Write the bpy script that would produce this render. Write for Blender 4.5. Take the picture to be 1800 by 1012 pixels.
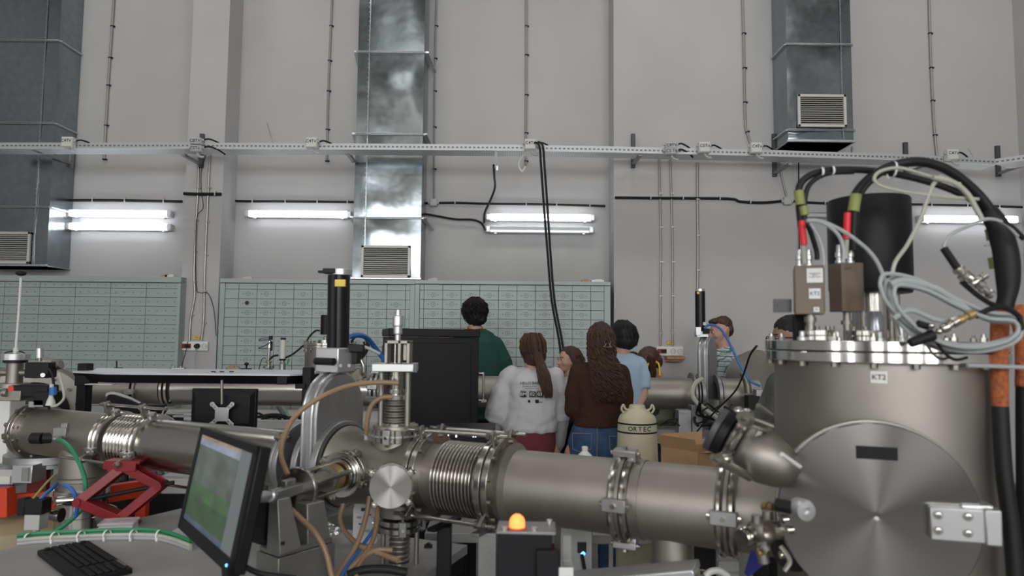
import bpy, math, random
from mathutils import Vector, Matrix, noise
R = math.radians
V = Vector
rnd = random.Random(7)
for o in list(bpy.data.objects): bpy.data.objects.remove(o)
scn = bpy.context.scene
col = scn.collection

# ---------------------------------------------------------------- camera
F = 1200.0
EYE = V((0, 0, 1.55))
PITCH, ROLL = R(4.1), R(0.52)
_f = V((0, math.cos(PITCH), math.sin(PITCH)))
_r0 = V((1, 0, 0)); _u0 = V((0, -math.sin(PITCH), math.cos(PITCH)))
_r = _r0*math.cos(ROLL) + _u0*math.sin(ROLL)
_u = _u0*math.cos(ROLL) - _r0*math.sin(ROLL)
cam = bpy.data.cameras.new('camera')
camo = bpy.data.objects.new('camera', cam); col.objects.link(camo)
M3 = Matrix((_r, _u, -_f)).transposed()
camo.matrix_world = Matrix.Translation(EYE) @ M3.to_4x4()
cam.sensor_width = 36; cam.lens = 24.0
cam.dof.use_dof = True; cam.dof.focus_distance = 5.4; cam.dof.aperture_fstop = 3.2
cam.clip_start = 0.05
scn.camera = camo

def P(px, py, Y):
    'the point at depth Y seen at photo pixel px, py'
    d = _f + _r*((px-900)/F) - _u*((py-506)/F)
    return EYE + d*(Y/d.y)
def proj(p):
    d = V(p)-EYE; z = d.dot(_f)
    return 900+F*d.dot(_r)/z, 506-F*d.dot(_u)/z
def S(px, Y): return px/F*Y

# ---------------------------------------------------------------- light
w = bpy.data.worlds.new('world'); scn.world = w; w.use_nodes = True
w.node_tree.nodes['Background'].inputs[0].default_value = (.60, .62, .65, 1)
w.node_tree.nodes['Background'].inputs[1].default_value = 0.05
scn.view_settings.view_transform = 'Standard'; scn.view_settings.look = 'None'
scn.view_settings.gamma = 1; scn.view_settings.use_curve_mapping = False
scn.view_settings.exposure = 0.0
LAMP_W = 17.0
WIN_W = 106.0
TUBE_E = 8.0
ANR = 0.25
def area(name, loc, rot, sx, sy, watt, colr=(1, .98, .95)):
    l = bpy.data.lights.new(name, 'AREA'); l.shape = 'RECTANGLE'; l.size = sx; l.size_y = sy
    l.energy = watt; l.color = colr
    o = bpy.data.objects.new(name, l); col.objects.link(o); o.location = loc; o.rotation_euler = rot
    return o
CEIL = 7.4
for i, x in enumerate((-5.2, -2.0, 1.2, 4.2)):
    for j, y in enumerate((-3.6, 1.2, 5.4)):
        area('ceiling_lamp_light', (x, y, CEIL-.16), (0, 0, 0), 1.15, .5, LAMP_W*(1.7 if j == 2 else .85 if j == 1 else 1.0))

for i, x in enumerate((-4.6, -1.6, 1.4, 4.0)):
    area('window_daylight', (x, -7.93, 4.2), (R(90), 0, 0), 1.9, 2.3, WIN_W, (.97, .985, 1.0))
# ---------------------------------------------------------------- materials
MT = {}
def mat(name, c, rough=.5, metal=0.0, var=0.0, vs=6.0, rv=0.0, bump=0.0, bs=40.0, emit=0.0, ec=None, stretch=None, alpha=1.0, trans=0.0, aniso=0.0, sheen=0.0, c2=None, spec=.5, detail=4.0):
    m = bpy.data.materials.new(name); m.use_nodes = True
    nt = m.node_tree; b = nt.nodes['Principled BSDF']
    b.inputs['Base Color'].default_value = (*c, 1); b.inputs['Roughness'].default_value = rough
    b.inputs['Metallic'].default_value = metal; b.inputs['Alpha'].default_value = alpha
    b.inputs['Transmission Weight'].default_value = trans
    b.inputs['Specular IOR Level'].default_value = spec
    if sheen: b.inputs['Sheen Weight'].default_value = sheen
    tc = nt.nodes.new('ShaderNodeTexCoord'); mp = nt.nodes.new('ShaderNodeMapping')
    nt.links.new(tc.outputs['Object'], mp.inputs[0])
    if stretch: mp.inputs['Scale'].default_value = stretch
    if var or c2:
        n = nt.nodes.new('ShaderNodeTexNoise'); n.inputs['Scale'].default_value = vs; n.inputs['Detail'].default_value = detail
        nt.links.new(mp.outputs[0], n.inputs['Vector'])
        rp = nt.nodes.new('ShaderNodeValToRGB')
        k = c2 if c2 else tuple(max(0, x*(1-var)) for x in c)
        rp.color_ramp.elements[0].color = (*k, 1); rp.color_ramp.elements[0].position = .33
        rp.color_ramp.elements[1].color = (*(tuple(min(1, x*(1+var*.5)) for x in c)), 1); rp.color_ramp.elements[1].position = .67
        nt.links.new(n.outputs['Fac'], rp.inputs[0]); nt.links.new(rp.outputs[0], b.inputs['Base Color'])
        if rv:
            mr = nt.nodes.new('ShaderNodeMapRange'); mr.inputs[3].default_value = max(.02, rough-rv); mr.inputs[4].default_value = min(1, rough+rv)
            nt.links.new(n.outputs['Fac'], mr.inputs[0]); nt.links.new(mr.outputs[0], b.inputs['Roughness'])
    if bump:
        n2 = nt.nodes.new('ShaderNodeTexNoise'); n2.inputs['Scale'].default_value = bs; n2.inputs['Detail'].default_value = 3
        nt.links.new(mp.outputs[0], n2.inputs['Vector'])
        bp = nt.nodes.new('ShaderNodeBump'); bp.inputs['Strength'].default_value = bump; bp.inputs['Distance'].default_value = .02
        nt.links.new(n2.outputs['Fac'], bp.inputs['Height']); nt.links.new(bp.outputs[0], b.inputs['Normal'])
    if emit:
        b.inputs['Emission Color'].default_value = (*(ec or c), 1); b.inputs['Emission Strength'].default_value = emit
    if aniso:
        b.inputs['Anisotropic'].default_value = aniso; b.inputs['Anisotropic Rotation'].default_value = ANR
        t = nt.nodes.new('ShaderNodeTangent'); t.direction_type = 'RADIAL'; t.axis = 'Z'
        nt.links.new(t.outputs[0], b.inputs['Tangent'])
    MT[name] = m
    return m
mat('wall', (.46, .455, .455), .85, var=.05, vs=1.3, bump=.05, bs=60)
mat('ceil', (.42, .42, .42), .9, var=.04)
mat('floor', (.20, .19, .18), .45, var=.15, vs=3)
mat('duct', (.30, .335, .355), .21, 1, var=.10, vs=14, rv=.05, bump=.22, bs=2.6)
mat('duct_strip', (.42, .46, .48), .30, 1, var=.15, vs=20, bump=.3, bs=9)
mat('zinc', (.62, .64, .65), .38, 1, var=.12, vs=30)
mat('bright', (.78, .77, .75), .12, 1, var=.05, vs=6)
mat('sheet', (.62, .64, .68), .28, .0)
mat('dkgrey', (.075, .077, .08), .5, .3)
mat('disc2', (.46, .45, .435), .28, 1, var=.06, vs=8, aniso=.9)
mat('louvre', (.58, .57, .53), .5, .2)
mat('dark', (.015, .015, .016), .6)
mat('black', (.007, .007, .009), .48, var=.2, vs=30, spec=.25)
mat('blackg', (.006, .006, .009), .34, spec=.35, var=.25, vs=14, bump=.02, bs=25)
mat('blackm', (.010, .0105, .013), .55, spec=.25, var=.2, vs=25)
mat('bcab', (.003, .0033, .005), .5, spec=.25, var=.3, vs=9, bump=.03, bs=80)
mat('rubber', (.010, .010, .0105), .55, spec=.3)
mat('steel', (.365, .345, .315), .52, 1, var=.13, vs=5, rv=.06, bump=.02, bs=120)
mat('steelb', (.33, .312, .285), .50, 1, var=.16, vs=7, rv=.08, bump=.03, bs=150)
mat('polish', (.52, .50, .475), .20, 1, var=.08, vs=9, rv=.05)
mat('brushed', (.45, .435, .41), .26, 1, var=.08, vs=60, stretch=(1, 1, 8))
mat('disc', (.21, .205, .20), .23, 1, var=.06, vs=8, aniso=.9)
mat('alu', (.38, .385, .39), .42, .85, var=.1, vs=16)
mat('alud', (.30, .30, .295), .45, .8, var=.14, vs=12)
mat('alub', (.60, .61, .62), .32, .8, var=.08, vs=9)
mat('green', (.345, .395, .385), .48, .1, var=.05, vs=3)
mat('greenl', (.075, .10, .10), .6)
mat('greend', (.20, .245, .24), .55)
mat('white', (.72, .72, .71), .5)
mat('plastic', (.60, .60, .57), .45, var=.05)
mat('boxgrey', (.46, .46, .46), .5)
mat('conduit', (.30, .29, .285), .5, .3)
mat('flex', (.40, .38, .36), .42, .8, var=.3, vs=160)
mat('ink', (.012, .012, .012), .6, spec=.2)
mat('inkb', (.03, .05, .09), .6)
mat('yellow', (.75, .55, .08), .5)
mat('gold', (.36, .26, .11), .4, .6)
mat('redp', (.21, .008, .014), .42, var=.2, vs=14)
mat('orange', (.62, .055, .015), .5, var=.1, vs=5)
mat('redtape', (.70, .02, .03), .5)
mat('sleeve', (.40, .11, .035), .75, var=.4, vs=90, bump=.4, bs=200)
mat('tube', (.34, .225, .13), .35, var=.15, vs=9, trans=.15)
mat('clearhose', (.42, .42, .36), .35, var=.1, vs=20)
mat('greyc', (.36, .38, .39), .4)
mat('greenc', (.02, .22, .10), .4)
mat('bluec', (.03, .14, .42), .4)
mat('beige', (.42, .36, .22), .55, var=.08)
mat('dewar', (.50, .47, .33), .42, var=.05, vs=5)
mat('table', (.30, .295, .29), .42, var=.16, vs=5, rv=.08)
mat('tablel', (.36, .36, .36), .5, var=.06)
mat('brown', (.145, .105, .075), .5, var=.08, vs=12)
mat('card', (.42, .255, .13), .8, var=.10, vs=6)
mat('cardd', (.30, .17, .085), .8)
mat('wood', (.40, .20, .09), .7, var=.2, vs=20)
mat('olive', (.24, .27, .08), .6)
mat('pe', (.70, .72, .72), .45)
mat('clear', (.80, .80, .80), .10, alpha=.35)
mat('acryl', (.78, .80, .84), .12, alpha=.45)
mat('skin', (.50, .29, .22), .55, var=.06, vs=30)
mat('skinr', (.55, .24, .19), .45, var=.08, vs=30)
mat('skind', (.27, .14, .10), .5, var=.06, vs=30)
mat('lip', (.38, .10, .09), .5)
mat('eyew', (.7, .7, .68), .2)
mat('hairk', (.012, .010, .010), .62, spec=.3)
mat('hairb', (.040, .022, .016), .62, spec=.3)
mat('hairm', (.065, .034, .024), .62, spec=.3)
mat('hairr', (.055, .022, .013), .5)
mat('tee', (.55, .545, .56), .9, var=.04, vs=8, bump=.45, bs=9, spec=.2)
mat('brownk', (.050, .024, .018), .95, var=.12, vs=40, bump=.1, bs=14, spec=.15, stretch=(1, 1, 6))
mat('bluet', (.36, .48, .62), .9, var=.05, bump=.15, bs=13, spec=.2)
mat('greent', (.022, .070, .056), .9, var=.08, bump=.2, bs=10, spec=.2)
mat('oliv2', (.16, .17, .12), .9, var=.08, bump=.2, bs=12, spec=.2)
mat('greysw', (.13, .14, .13), .95, var=.1, bump=.5, bs=30, spec=.15, stretch=(1, 1, 1.6))
mat('maroon', (.165, .04, .055), .9, var=.08, bump=.2, bs=9, spec=.2)
mat('jeans', (.045, .085, .17), .85, var=.28, vs=16, bump=.2, bs=22, spec=.2)
mat('jeanss', (.22, .20, .16), .85)
mat('blackcl', (.012, .012, .013), .9, spec=.15)
mat('whitesl', (.42, .42, .43), .9, bump=.2, bs=18, spec=.2)
mat('lany', (.75, .50, .03), .6)
mat('lang', (.03, .30, .10), .6)
mat('glassb', (.02, .02, .02), .2)
mat('tubeon', (.95, .97, 1), .3, emit=TUBE_E, ec=(.93, .96, 1.0))
mat('tubeoff', (.55, .57, .58), .3)
mat('tubedim', (.75, .77, .78), .3, emit=.9, ec=(.95, .97, 1.0))
mat('cover', (.80, .82, .86), .15, alpha=.22)
mat('amber', (1, .25, .08), .3, emit=3.2, ec=(1, .16, .03))
mat('ambercore', (1, .55, .1), .3, emit=9.0, ec=(1, .42, .05))
mat('led', (.1, .3, 1), .3, emit=7, ec=(.06, .30, 1))
mat('ledw', (.7, .85, 1), .3, emit=2.6, ec=(.6, .8, 1))
mat('ledr', (1, .1, .05), .3, emit=2.6, ec=(1, .08, .05))
mat('lampw', (1, 1, 1), .3, emit=1.5)
mat('winpane', (1, 1, 1), .3, emit=4.2)
mat('winlow', (1, 1, 1), .3, emit=3.5)
mat('walld', (.12, .105, .08), .85, var=.1)
mat('crane', (.55, .36, .05), .5, var=.1)
mat('glassm', (.30, .31, .34), .2, .4)
mat('bluef', (.02, .03, .22), .5)
mat('foil', (.75, .75, .75), .2, 1, bump=.6, bs=60)

def plaid():
    m = mat('plaid', (.45, .50, .52), .9, spec=.2); nt = m.node_tree; b = nt.nodes['Principled BSDF']
    tc = nt.nodes.new('ShaderNodeTexCoord'); sp = nt.nodes.new('ShaderNodeSeparateXYZ')
    nt.links.new(tc.outputs['Object'], sp.inputs[0])
    def stripes(sock, freq, ph, width):
        a = nt.nodes.new('ShaderNodeMath'); a.operation = 'MULTIPLY_ADD'; a.inputs[1].default_value = freq; a.inputs[2].default_value = ph
        f = nt.nodes.new('ShaderNodeMath'); f.operation = 'FRACT'
        l = nt.nodes.new('ShaderNodeMath'); l.operation = 'LESS_THAN'; l.inputs[1].default_value = width
        nt.links.new(sock, a.inputs[0]); nt.links.new(a.outputs[0], f.inputs[0]); nt.links.new(f.outputs[0], l.inputs[0])
        return l.outputs[0]
    ad = nt.nodes.new('ShaderNodeMath'); ad.operation = 'ADD'
    nt.links.new(sp.outputs[0], ad.inputs[0]); nt.links.new(sp.outputs[1], ad.inputs[1])
    cur = None
    for (s, fq, ph, wd, cc, k) in ((ad.outputs[0], 21, .1, .26, (.04, .06, .08, 1), .75), (sp.outputs[2], 21, .0, .24, (.04, .06, .08, 1), .75), (ad.outputs[0], 21, .55, .10, (.10, .22, .18, 1), .6), (sp.outputs[2], 21, .5, .10, (.10, .22, .18, 1), .6)):
        o = stripes(s, fq, ph, wd)
        mu = nt.nodes.new('ShaderNodeMath'); mu.operation = 'MULTIPLY'; mu.inputs[1].default_value = k; nt.links.new(o, mu.inputs[0])
        mx = nt.nodes.new('ShaderNodeMix'); mx.data_type = 'RGBA'
        nt.links.new(mu.outputs[0], mx.inputs['Factor'])
        if cur is None: mx.inputs['A'].default_value = (.50, .56, .58, 1)
        else: nt.links.new(cur, mx.inputs['A'])
        mx.inputs['B'].default_value = cc
        cur = mx.outputs['Result']
    nt.links.new(cur, b.inputs['Base Color'])
plaid()

def perforated(name, sx, sy, base, hole, metal=.9, rough=.4):
    'zinc sheet with rows of small slots; slots are holes that show dark'
    m = mat(name, base, rough, metal); nt = m.node_tree; b = nt.nodes['Principled BSDF']
    tc = nt.nodes.new('ShaderNodeTexCoord'); uv = nt.nodes.new('ShaderNodeSeparateXYZ')
    nt.links.new(tc.outputs['UV'], uv.inputs[0])
    def fr(s, k, lo):
        a = nt.nodes.new('ShaderNodeMath'); a.operation = 'MULTIPLY'; a.inputs[1].default_value = k
        f = nt.nodes.new('ShaderNodeMath'); f.operation = 'FRACT'
        l = nt.nodes.new('ShaderNodeMath'); l.operation = 'GREATER_THAN'; l.inputs[1].default_value = lo
        nt.links.new(s, a.inputs[0]); nt.links.new(a.outputs[0], f.inputs[0]); nt.links.new(f.outputs[0], l.inputs[0]); return l.outputs[0]
    mu = nt.nodes.new('ShaderNodeMath'); mu.operation = 'MULTIPLY'
    nt.links.new(fr(uv.outputs[0], sx, .45), mu.inputs[0]); nt.links.new(fr(uv.outputs[1], sy, .60), mu.inputs[1])
    mx = nt.nodes.new('ShaderNodeMix'); mx.data_type = 'RGBA'; mx.inputs['A'].default_value = (*base, 1); mx.inputs['B'].default_value = (*hole, 1)
    nt.links.new(mu.outputs[0], mx.inputs['Factor']); nt.links.new(mx.outputs['Result'], b.inputs['Base Color'])
    return m
perforated('perf_rail', 22, 24, (.50, .52, .53), (.15, .15, .155), metal=.35)
perforated('perf_base', 40, 40, (.74, .75, .76), (.36, .365, .37), metal=.15)

def screen():
    m = mat('screen', (.05, .06, .05), .35); nt = m.node_tree; b = nt.nodes['Principled BSDF']
    tc = nt.nodes.new('ShaderNodeTexCoord'); sp = nt.nodes.new('ShaderNodeSeparateXYZ'); nt.links.new(tc.outputs['UV'], sp.inputs[0])
    def ramp(stops, sock, interp='CONSTANT'):
        r = nt.nodes.new('ShaderNodeValToRGB'); r.color_ramp.interpolation = interp
        e = r.color_ramp.elements
        while len(e) < len(stops): e.new(.5)
        for k, (p, c) in enumerate(stops): e[k].position = p; e[k].color = (*c, 1)
        nt.links.new(sock, r.inputs[0]); return r.outputs[0]
    vert = ramp([(0, (.06, .08, .14)), (.06, (.02, .06, .02)), (.30, (.035, .10, .035)), (.46, (.08, .095, .09)), (.88, (.26, .28, .38)), (.955, (.33, .24, .17))], sp.outputs[1])
    n = nt.nodes.new('ShaderNodeTexNoise'); n.inputs['Scale'].default_value = 5; n.inputs['Detail'].default_value = 6
    nt.links.new(tc.outputs['UV'], n.inputs['Vector'])
    nz = ramp([(.3, (.4, .4, .4)), (.7, (1.1, 1.1, 1.1))], n.outputs['Fac'], 'LINEAR')
    mu = nt.nodes.new('ShaderNodeMix'); mu.data_type = 'RGBA'; mu.blend_type = 'MULTIPLY'; mu.inputs['Factor'].default_value = 1
    nt.links.new(vert, mu.inputs['A']); nt.links.new(nz, mu.inputs['B'])
    side = ramp([(0, (0, 0, 0)), (.80, (1, 1, 1))], sp.outputs[0])
    m2 = nt.nodes.new('ShaderNodeMix'); m2.data_type = 'RGBA'
    nt.links.new(side, m2.inputs['Factor']); nt.links.new(mu.outputs['Result'], m2.inputs['A'])
    m2.inputs['B'].default_value = (.10, .11, .12, 1)
    nt.links.new(m2.outputs['Result'], b.inputs['Emission Color']); b.inputs['Emission Strength'].default_value = .95
screen()

# ---------------------------------------------------------------- mesh kit
def basis(ax):
    a = V(ax).normalized()
    t = V((0, 0, 1)) if abs(a.z) < .95 else V((1, 0, 0))
    x = t.cross(a).normalized(); y = a.cross(x)
    return x, y, a
def catmull(pts, k=6):
    pts = [V(p) for p in pts]
    if len(pts) < 3: return pts
    out = []
    for i in range(len(pts)-1):
        p0 = pts[max(0, i-1)]; p1 = pts[i]; p2 = pts[i+1]; p3 = pts[min(len(pts)-1, i+2)]
        for j in range(k):
            t = j/k
            out.append(.5*((2*p1)+(p2-p0)*t+(2*p0-5*p1+4*p2-p3)*t*t+(3*p1-p0-3*p2+p3)*t**3))
    out.append(pts[-1]); return out
WM = {}
SPLIT = {'bolt', 'flange_bolt', 'top_bolt', 'clip', 'stud', 'screw', 'block_screw', 'cable_gland', 'tube_holder', 'latch', 'nut', 'bellows_cap', 'guide_rod', 'joint_flange', 'knob', 'shiny_nut', 'collar', 'plate', 'ring', 'flange', 'stepped_ring', 'clamp_screw', 'black_units', 'alu_strip', 'white_cable', 'brass_fitting', 'vent_slots', 'pocket_stitching', 'top_fitting', 'lower_block', 'bottom_lip', 'hose_joint'}
class G:
    def __init__(s): s.v = []; s.f = []; s.m = []; s.uv = {}; s.k = 0
    def mi(s, k): s.k = k; return s
    def add(s, vs, fs):
        b = len(s.v); s.v += [V(p) for p in vs]
        for f in fs: s.f.append(tuple(i+b for i in f)); s.m.append(s.k)
        return s
    def box(s, c, d, rz=0.0, M=None):
        c = V(c); hx, hy, hz = d[0]/2, d[1]/2, d[2]/2
        m = M if M is not None else Matrix.Rotation(rz, 3, 'Z')
        vs = [c + m @ V((x, y, z)) for x in (-hx, hx) for y in (-hy, hy) for z in (-hz, hz)]
        return s.add(vs, [(0, 1, 3, 2), (4, 6, 7, 5), (0, 4, 5, 1), (2, 3, 7, 6), (0, 2, 6, 4), (1, 5, 7, 3)])
    def bar(s, p0, p1, w, h, up=(0, 0, 1)):
        'a rectangular bar from p0 to p1; w across, h along up'
        p0 = V(p0); p1 = V(p1); a = (p1-p0).normalized(); sd = a.cross(V(up)).normalized(); u = sd.cross(a)
        M = Matrix((sd, a, u)).transposed()
        return s.box((p0+p1)/2, (w, (p1-p0).length, h), M=M)
    def cyl(s, p0, p1, r0, r1=None, n=20, cap=True):
        p0 = V(p0); p1 = V(p1); r1 = r0 if r1 is None else r1
        x, y, a = basis(p1-p0)
        vs = []
        for p, r in ((p0, r0), (p1, r1)):
            for i in range(n):
                t = 2*math.pi*i/n; vs.append(p + x*(r*math.cos(t)) + y*(r*math.sin(t)))
        fs = [(i, (i+1) % n, n+(i+1) % n, n+i) for i in range(n)]
        if cap: fs += [tuple(range(n-1, -1, -1)), tuple(range(n, 2*n))]
        return s.add(vs, fs)
    def lathe(s, prof, o, ax, n=40, cap=True, ph=0):
        o = V(o); x, y, a = basis(ax); vs = []; m = len(prof)
        for t, r in prof:
            for i in range(n):
                th = 2*math.pi*i/n+ph; vs.append(o + a*t + x*(r*math.cos(th)) + y*(r*math.sin(th)))
        fs = []
        for j in range(m-1):
            for i in range(n):
                fs.append((j*n+i, j*n+(i+1) % n, (j+1)*n+(i+1) % n, (j+1)*n+i))
        if cap:
            if prof[0][1] > 1e-5: fs.append(tuple(range(n-1, -1, -1)))
            if prof[-1][1] > 1e-5: fs.append(tuple((m-1)*n+i for i in range(n)))
        return s.add(vs, fs)
    def tube(s, pts, r, n=8, k=6, taper=None):
        pts = catmull(pts, k) if k else [V(p) for p in pts]
        q = [pts[0]]
        for p in pts[1:]:
            if (p-q[-1]).length > 1e-5: q.append(p)
        pts = q
        if len(pts) < 2: return s
        x, y, a = basis(pts[1]-pts[0]); vs = []; L = len(pts)
        for i, p in enumerate(pts):
            d = (pts[min(i+1, L-1)]-pts[max(i-1, 0)])
            d = d.normalized() if d.length > 1e-7 else a
            x = (x - d*x.dot(d))
            x = x.normalized() if x.length > 1e-6 else basis(d)[0]
            y = d.cross(x)
            rr = r*(taper(i/(L-1)) if taper else 1)
            for j in range(n):
                t = 2*math.pi*j/n; vs.append(p + x*(rr*math.cos(t)) + y*(rr*math.sin(t)))
        fs = [(i*n+j, i*n+(j+1) % n, (i+1)*n+(j+1) % n, (i+1)*n+j) for i in range(L-1) for j in range(n)]
        fs += [tuple(range(n-1, -1, -1)), tuple((L-1)*n+j for j in range(n))]
        return s.add(vs, fs)
    def sph(s, c, r, n=16, M=None):
        c = V(c); r = (r, r, r) if not hasattr(r, '__len__') else r
        vs = []; h = n//2
        for j in range(1, h):
            ph = math.pi*j/h
            for i in range(n):
                t = 2*math.pi*i/n
                p = V((r[0]*math.sin(ph)*math.cos(t), r[1]*math.sin(ph)*math.sin(t), r[2]*math.cos(ph)))
                vs.append(c + (M @ p if M is not None else p))
        top = V((0, 0, r[2])); b = len(vs)
        vs += [c + (M @ top if M is not None else top), c - (M @ top if M is not None else top)]
        fs = [((j)*n+i, (j+1)*n+i, (j+1)*n+(i+1) % n, j*n+(i+1) % n) for j in range(h-2) for i in range(n)]
        fs += [(b, i, (i+1) % n) for i in range(n)] + [(b+1, (h-2)*n+(i+1) % n, (h-2)*n+i) for i in range(n)]
        return s.add(vs, fs)
    def cap(s, p0, r0, p1, r1, n=14):
        'tapered capsule'
        p0 = V(p0); p1 = V(p1); s.sph(p0, r0, n); s.sph(p1, r1, n)
        if (p1-p0).length > 1e-4: s.cyl(p0, p1, r0, r1, n)
        return s
    def prism(s, pts, vec):
        pts = [V(p) for p in pts]; vec = V(vec); n = len(pts)
        return s.add(pts+[p+vec for p in pts], [tuple(range(n-1, -1, -1)), tuple(range(n, 2*n))]+[(i, (i+1) % n, n+(i+1) % n, n+i) for i in range(n)])
    def torus(s, c, ax, Rr, r, n=40, m=10, a0=0, a1=2*math.pi):
        x, y, a = basis(ax); c = V(c); full = abs(a1-a0-2*math.pi) < 1e-6
        pts = [c+x*(Rr*math.cos(a0+(a1-a0)*i/n))+y*(Rr*math.sin(a0+(a1-a0)*i/n)) for i in range(n+(0 if full else 1))]
        if not full: return s.tube(pts, r, m, 0)
        vs = []
        for i, p in enumerate(pts):
            d = (p-c).normalized()
            for j in range(m):
                t = 2*math.pi*j/m; vs.append(p+d*(r*math.cos(t))+a*(r*math.sin(t)))
        return s.add(vs, [(i*m+j, ((i+1) % n)*m+j, ((i+1) % n)*m+(j+1) % m, i*m+(j+1) % m) for i in range(n) for j in range(m)])
    def ring(s, c, ax, r0, r1, t, n=40):
        'flat ring, inner r0 outer r1, thickness t centred'
        return s.lathe([(-t/2, r0), (-t/2, r1), (t/2, r1), (t/2, r0), (-t/2, r0)], c, ax, n, cap=False)
    def loft(s, rings):
        n = len(rings[0]); vs = [p for r in rings for p in r]; L = len(rings)
        fs = [(i*n+j, i*n+(j+1) % n, (i+1)*n+(j+1) % n, (i+1)*n+j) for i in range(L-1) for j in range(n)]
        fs += [tuple(range(n-1, -1, -1)), tuple((L-1)*n+j for j in range(n))]
        return s.add(vs, fs)
    def bolts(s, c, ax, Rr, nb, r=.006, h=.008, off=0.0, ph=0.0, through=0):
        x, y, a = basis(ax); c = V(c)
        for i in range(nb):
            t = 2*math.pi*(i+.5)/nb+ph; p = c+x*(Rr*math.cos(t))+y*(Rr*math.sin(t))+a*off
            s.cyl(p, p+a*h, r, n=6)
            if through: s.cyl(p-a*through, p, r*.6, n=8); s.cyl(p-a*(through+h), p-a*through, r, n=6)
        return s
    def quad(s, a, b, c, d, uv=True):
        s.add([a, b, c, d], [(0, 1, 2, 3)])
        if uv: s.uv[len(s.f)-1] = ((0, 0), (1, 0), (1, 1), (0, 1))
        return s
    def text(s, body, o, xd, ud, size, ext=.0006, align='CENTER', bold=.009):
        cu = bpy.data.curves.new('t', 'FONT'); cu.body = body; cu.size = size; cu.extrude = 0; cu.align_x = align; cu.align_y = 'CENTER'; cu.resolution_u = 3; cu.offset = bold*size
        ob = bpy.data.objects.new('t', cu); col.objects.link(ob)
        dg = bpy.context.evaluated_depsgraph_get(); me = bpy.data.meshes.new_from_object(ob.evaluated_get(dg))
        xd = V(xd).normalized(); ud = V(ud); ud = (ud-xd*ud.dot(xd)).normalized(); nd = xd.cross(ud); o = V(o)
        s.add([o+xd*v.co.x+ud*v.co.y+nd*ext for v in me.vertices], [tuple(p.vertices) for p in me.polygons])
        bpy.data.objects.remove(ob); bpy.data.curves.remove(cu); bpy.data.meshes.remove(me)
        return s
    def pieces(s):
        'the mesh cut into the pieces that do not touch each other'
        par = list(range(len(s.v)))
        def fd(i):
            while par[i] != i: par[i] = par[par[i]]; i = par[i]
            return i
        for f in s.f:
            for j in f[1:]: par[fd(f[0])] = fd(j)
        bx = {}
        for i, p in enumerate(s.v):
            r = fd(i); b = bx.setdefault(r, [p.x, p.y, p.z, p.x, p.y, p.z])
            for k in range(3): b[k] = min(b[k], p[k]); b[k+3] = max(b[k+3], p[k])
        ks = list(bx); gp = {k: k for k in ks}
        def fg(i):
            while gp[i] != i: i = gp[i]
            return i
        for i, a in enumerate(ks):
            for b in ks[i+1:]:
                if all(bx[a][k]-.0015 <= bx[b][k+3] and bx[b][k]-.0015 <= bx[a][k+3] for k in range(3)): gp[fg(a)] = fg(b)
        out = {}
        for fi, f in enumerate(s.f):
            g = out.setdefault(fg(fd(f[0])), (G(), {}))
            for v in f:
                if v not in g[1]: g[1][v] = len(g[0].v); g[0].v.append(s.v[v])
            g[0].f.append(tuple(g[1][v] for v in f)); g[0].m.append(s.m[fi])
        return [g[0] for g in out.values()]
    def build(s, name, mats, parent=None, label=None, cat=None, group=None, kind=None, bev=0, frame=None, ang=38, remesh=0, smooth=0, disp=None, uvs=None, plabel=None, flat=False, local=False):
        if isinstance(mats, str): mats = [mats]
        if name in SPLIT and parent is not None and not local:
            gs = s.pieces()
            if len(gs) > 1:
                os_ = [q.build('_'+name, mats, parent, bev=bev, ang=ang, flat=flat, plabel=plabel) for q in gs]
                for q in os_: WM.pop(q.name, None); w_ = WM[parent.name] @ q.matrix_basis; q.name = name; WM[q.name] = w_
                return os_[0]
        if frame is not None: W = frame
        elif parent is not None: W = WM[parent.name]
        else:
            xs = [p.x for p in s.v]; ys = [p.y for p in s.v]; zs = [p.z for p in s.v]
            W = Matrix.Translation(((min(xs)+max(xs))/2, (min(ys)+max(ys))/2, min(zs)))
        inv = W.inverted(); me = bpy.data.meshes.new(name)
        me.from_pydata([(p if local else inv @ p) for p in s.v], [], s.f)
        for mm in mats: me.materials.append(MT[mm])
        me.polygons.foreach_set('material_index', s.m)
        if uvs or s.uv:
            ul = me.uv_layers.new(name='UVMap')
            for fi, u in s.uv.items():
                p = me.polygons[fi]
                for k, li in enumerate(p.loop_indices): ul.data[li].uv = u[k % len(u)]
        me.update()
        if not flat:
            me.shade_smooth()
            if not remesh: me.set_sharp_from_angle(angle=R(ang))
        o = bpy.data.objects.new(name, me); col.objects.link(o)
        if parent is not None:
            o.parent = parent; o.matrix_basis = WM[parent.name].inverted() @ W
        else: o.matrix_basis = W
        WM[o.name] = W.copy()
        if bev:
            b = o.modifiers.new('bevel', 'BEVEL'); b.width = bev; b.segments = 2; b.limit_method = 'ANGLE'; b.angle_limit = R(40); b.harden_normals = False
        if remesh:
            r = o.modifiers.new('remesh', 'REMESH'); r.mode = 'VOXEL'; r.voxel_size = remesh; r.use_smooth_shade = True
        if smooth:
            q = o.modifiers.new('smooth', 'SMOOTH'); q.factor = .5; q.iterations = smooth
        if disp:
            tx = bpy.data.textures.new('folds', 'CLOUDS'); tx.noise_scale = disp[1]; tx.noise_depth = 2
            d = o.modifiers.new('disp', 'DISPLACE'); d.texture = tx; d.strength = disp[0]; d.mid_level = .5; d.texture_coords = 'LOCAL'
        if label: o['label'] = label
        if cat: o['category'] = cat
        if group: o['group'] = group
        if kind: o['kind'] = kind
        if plabel: o['label'] = plabel
        return o
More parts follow.
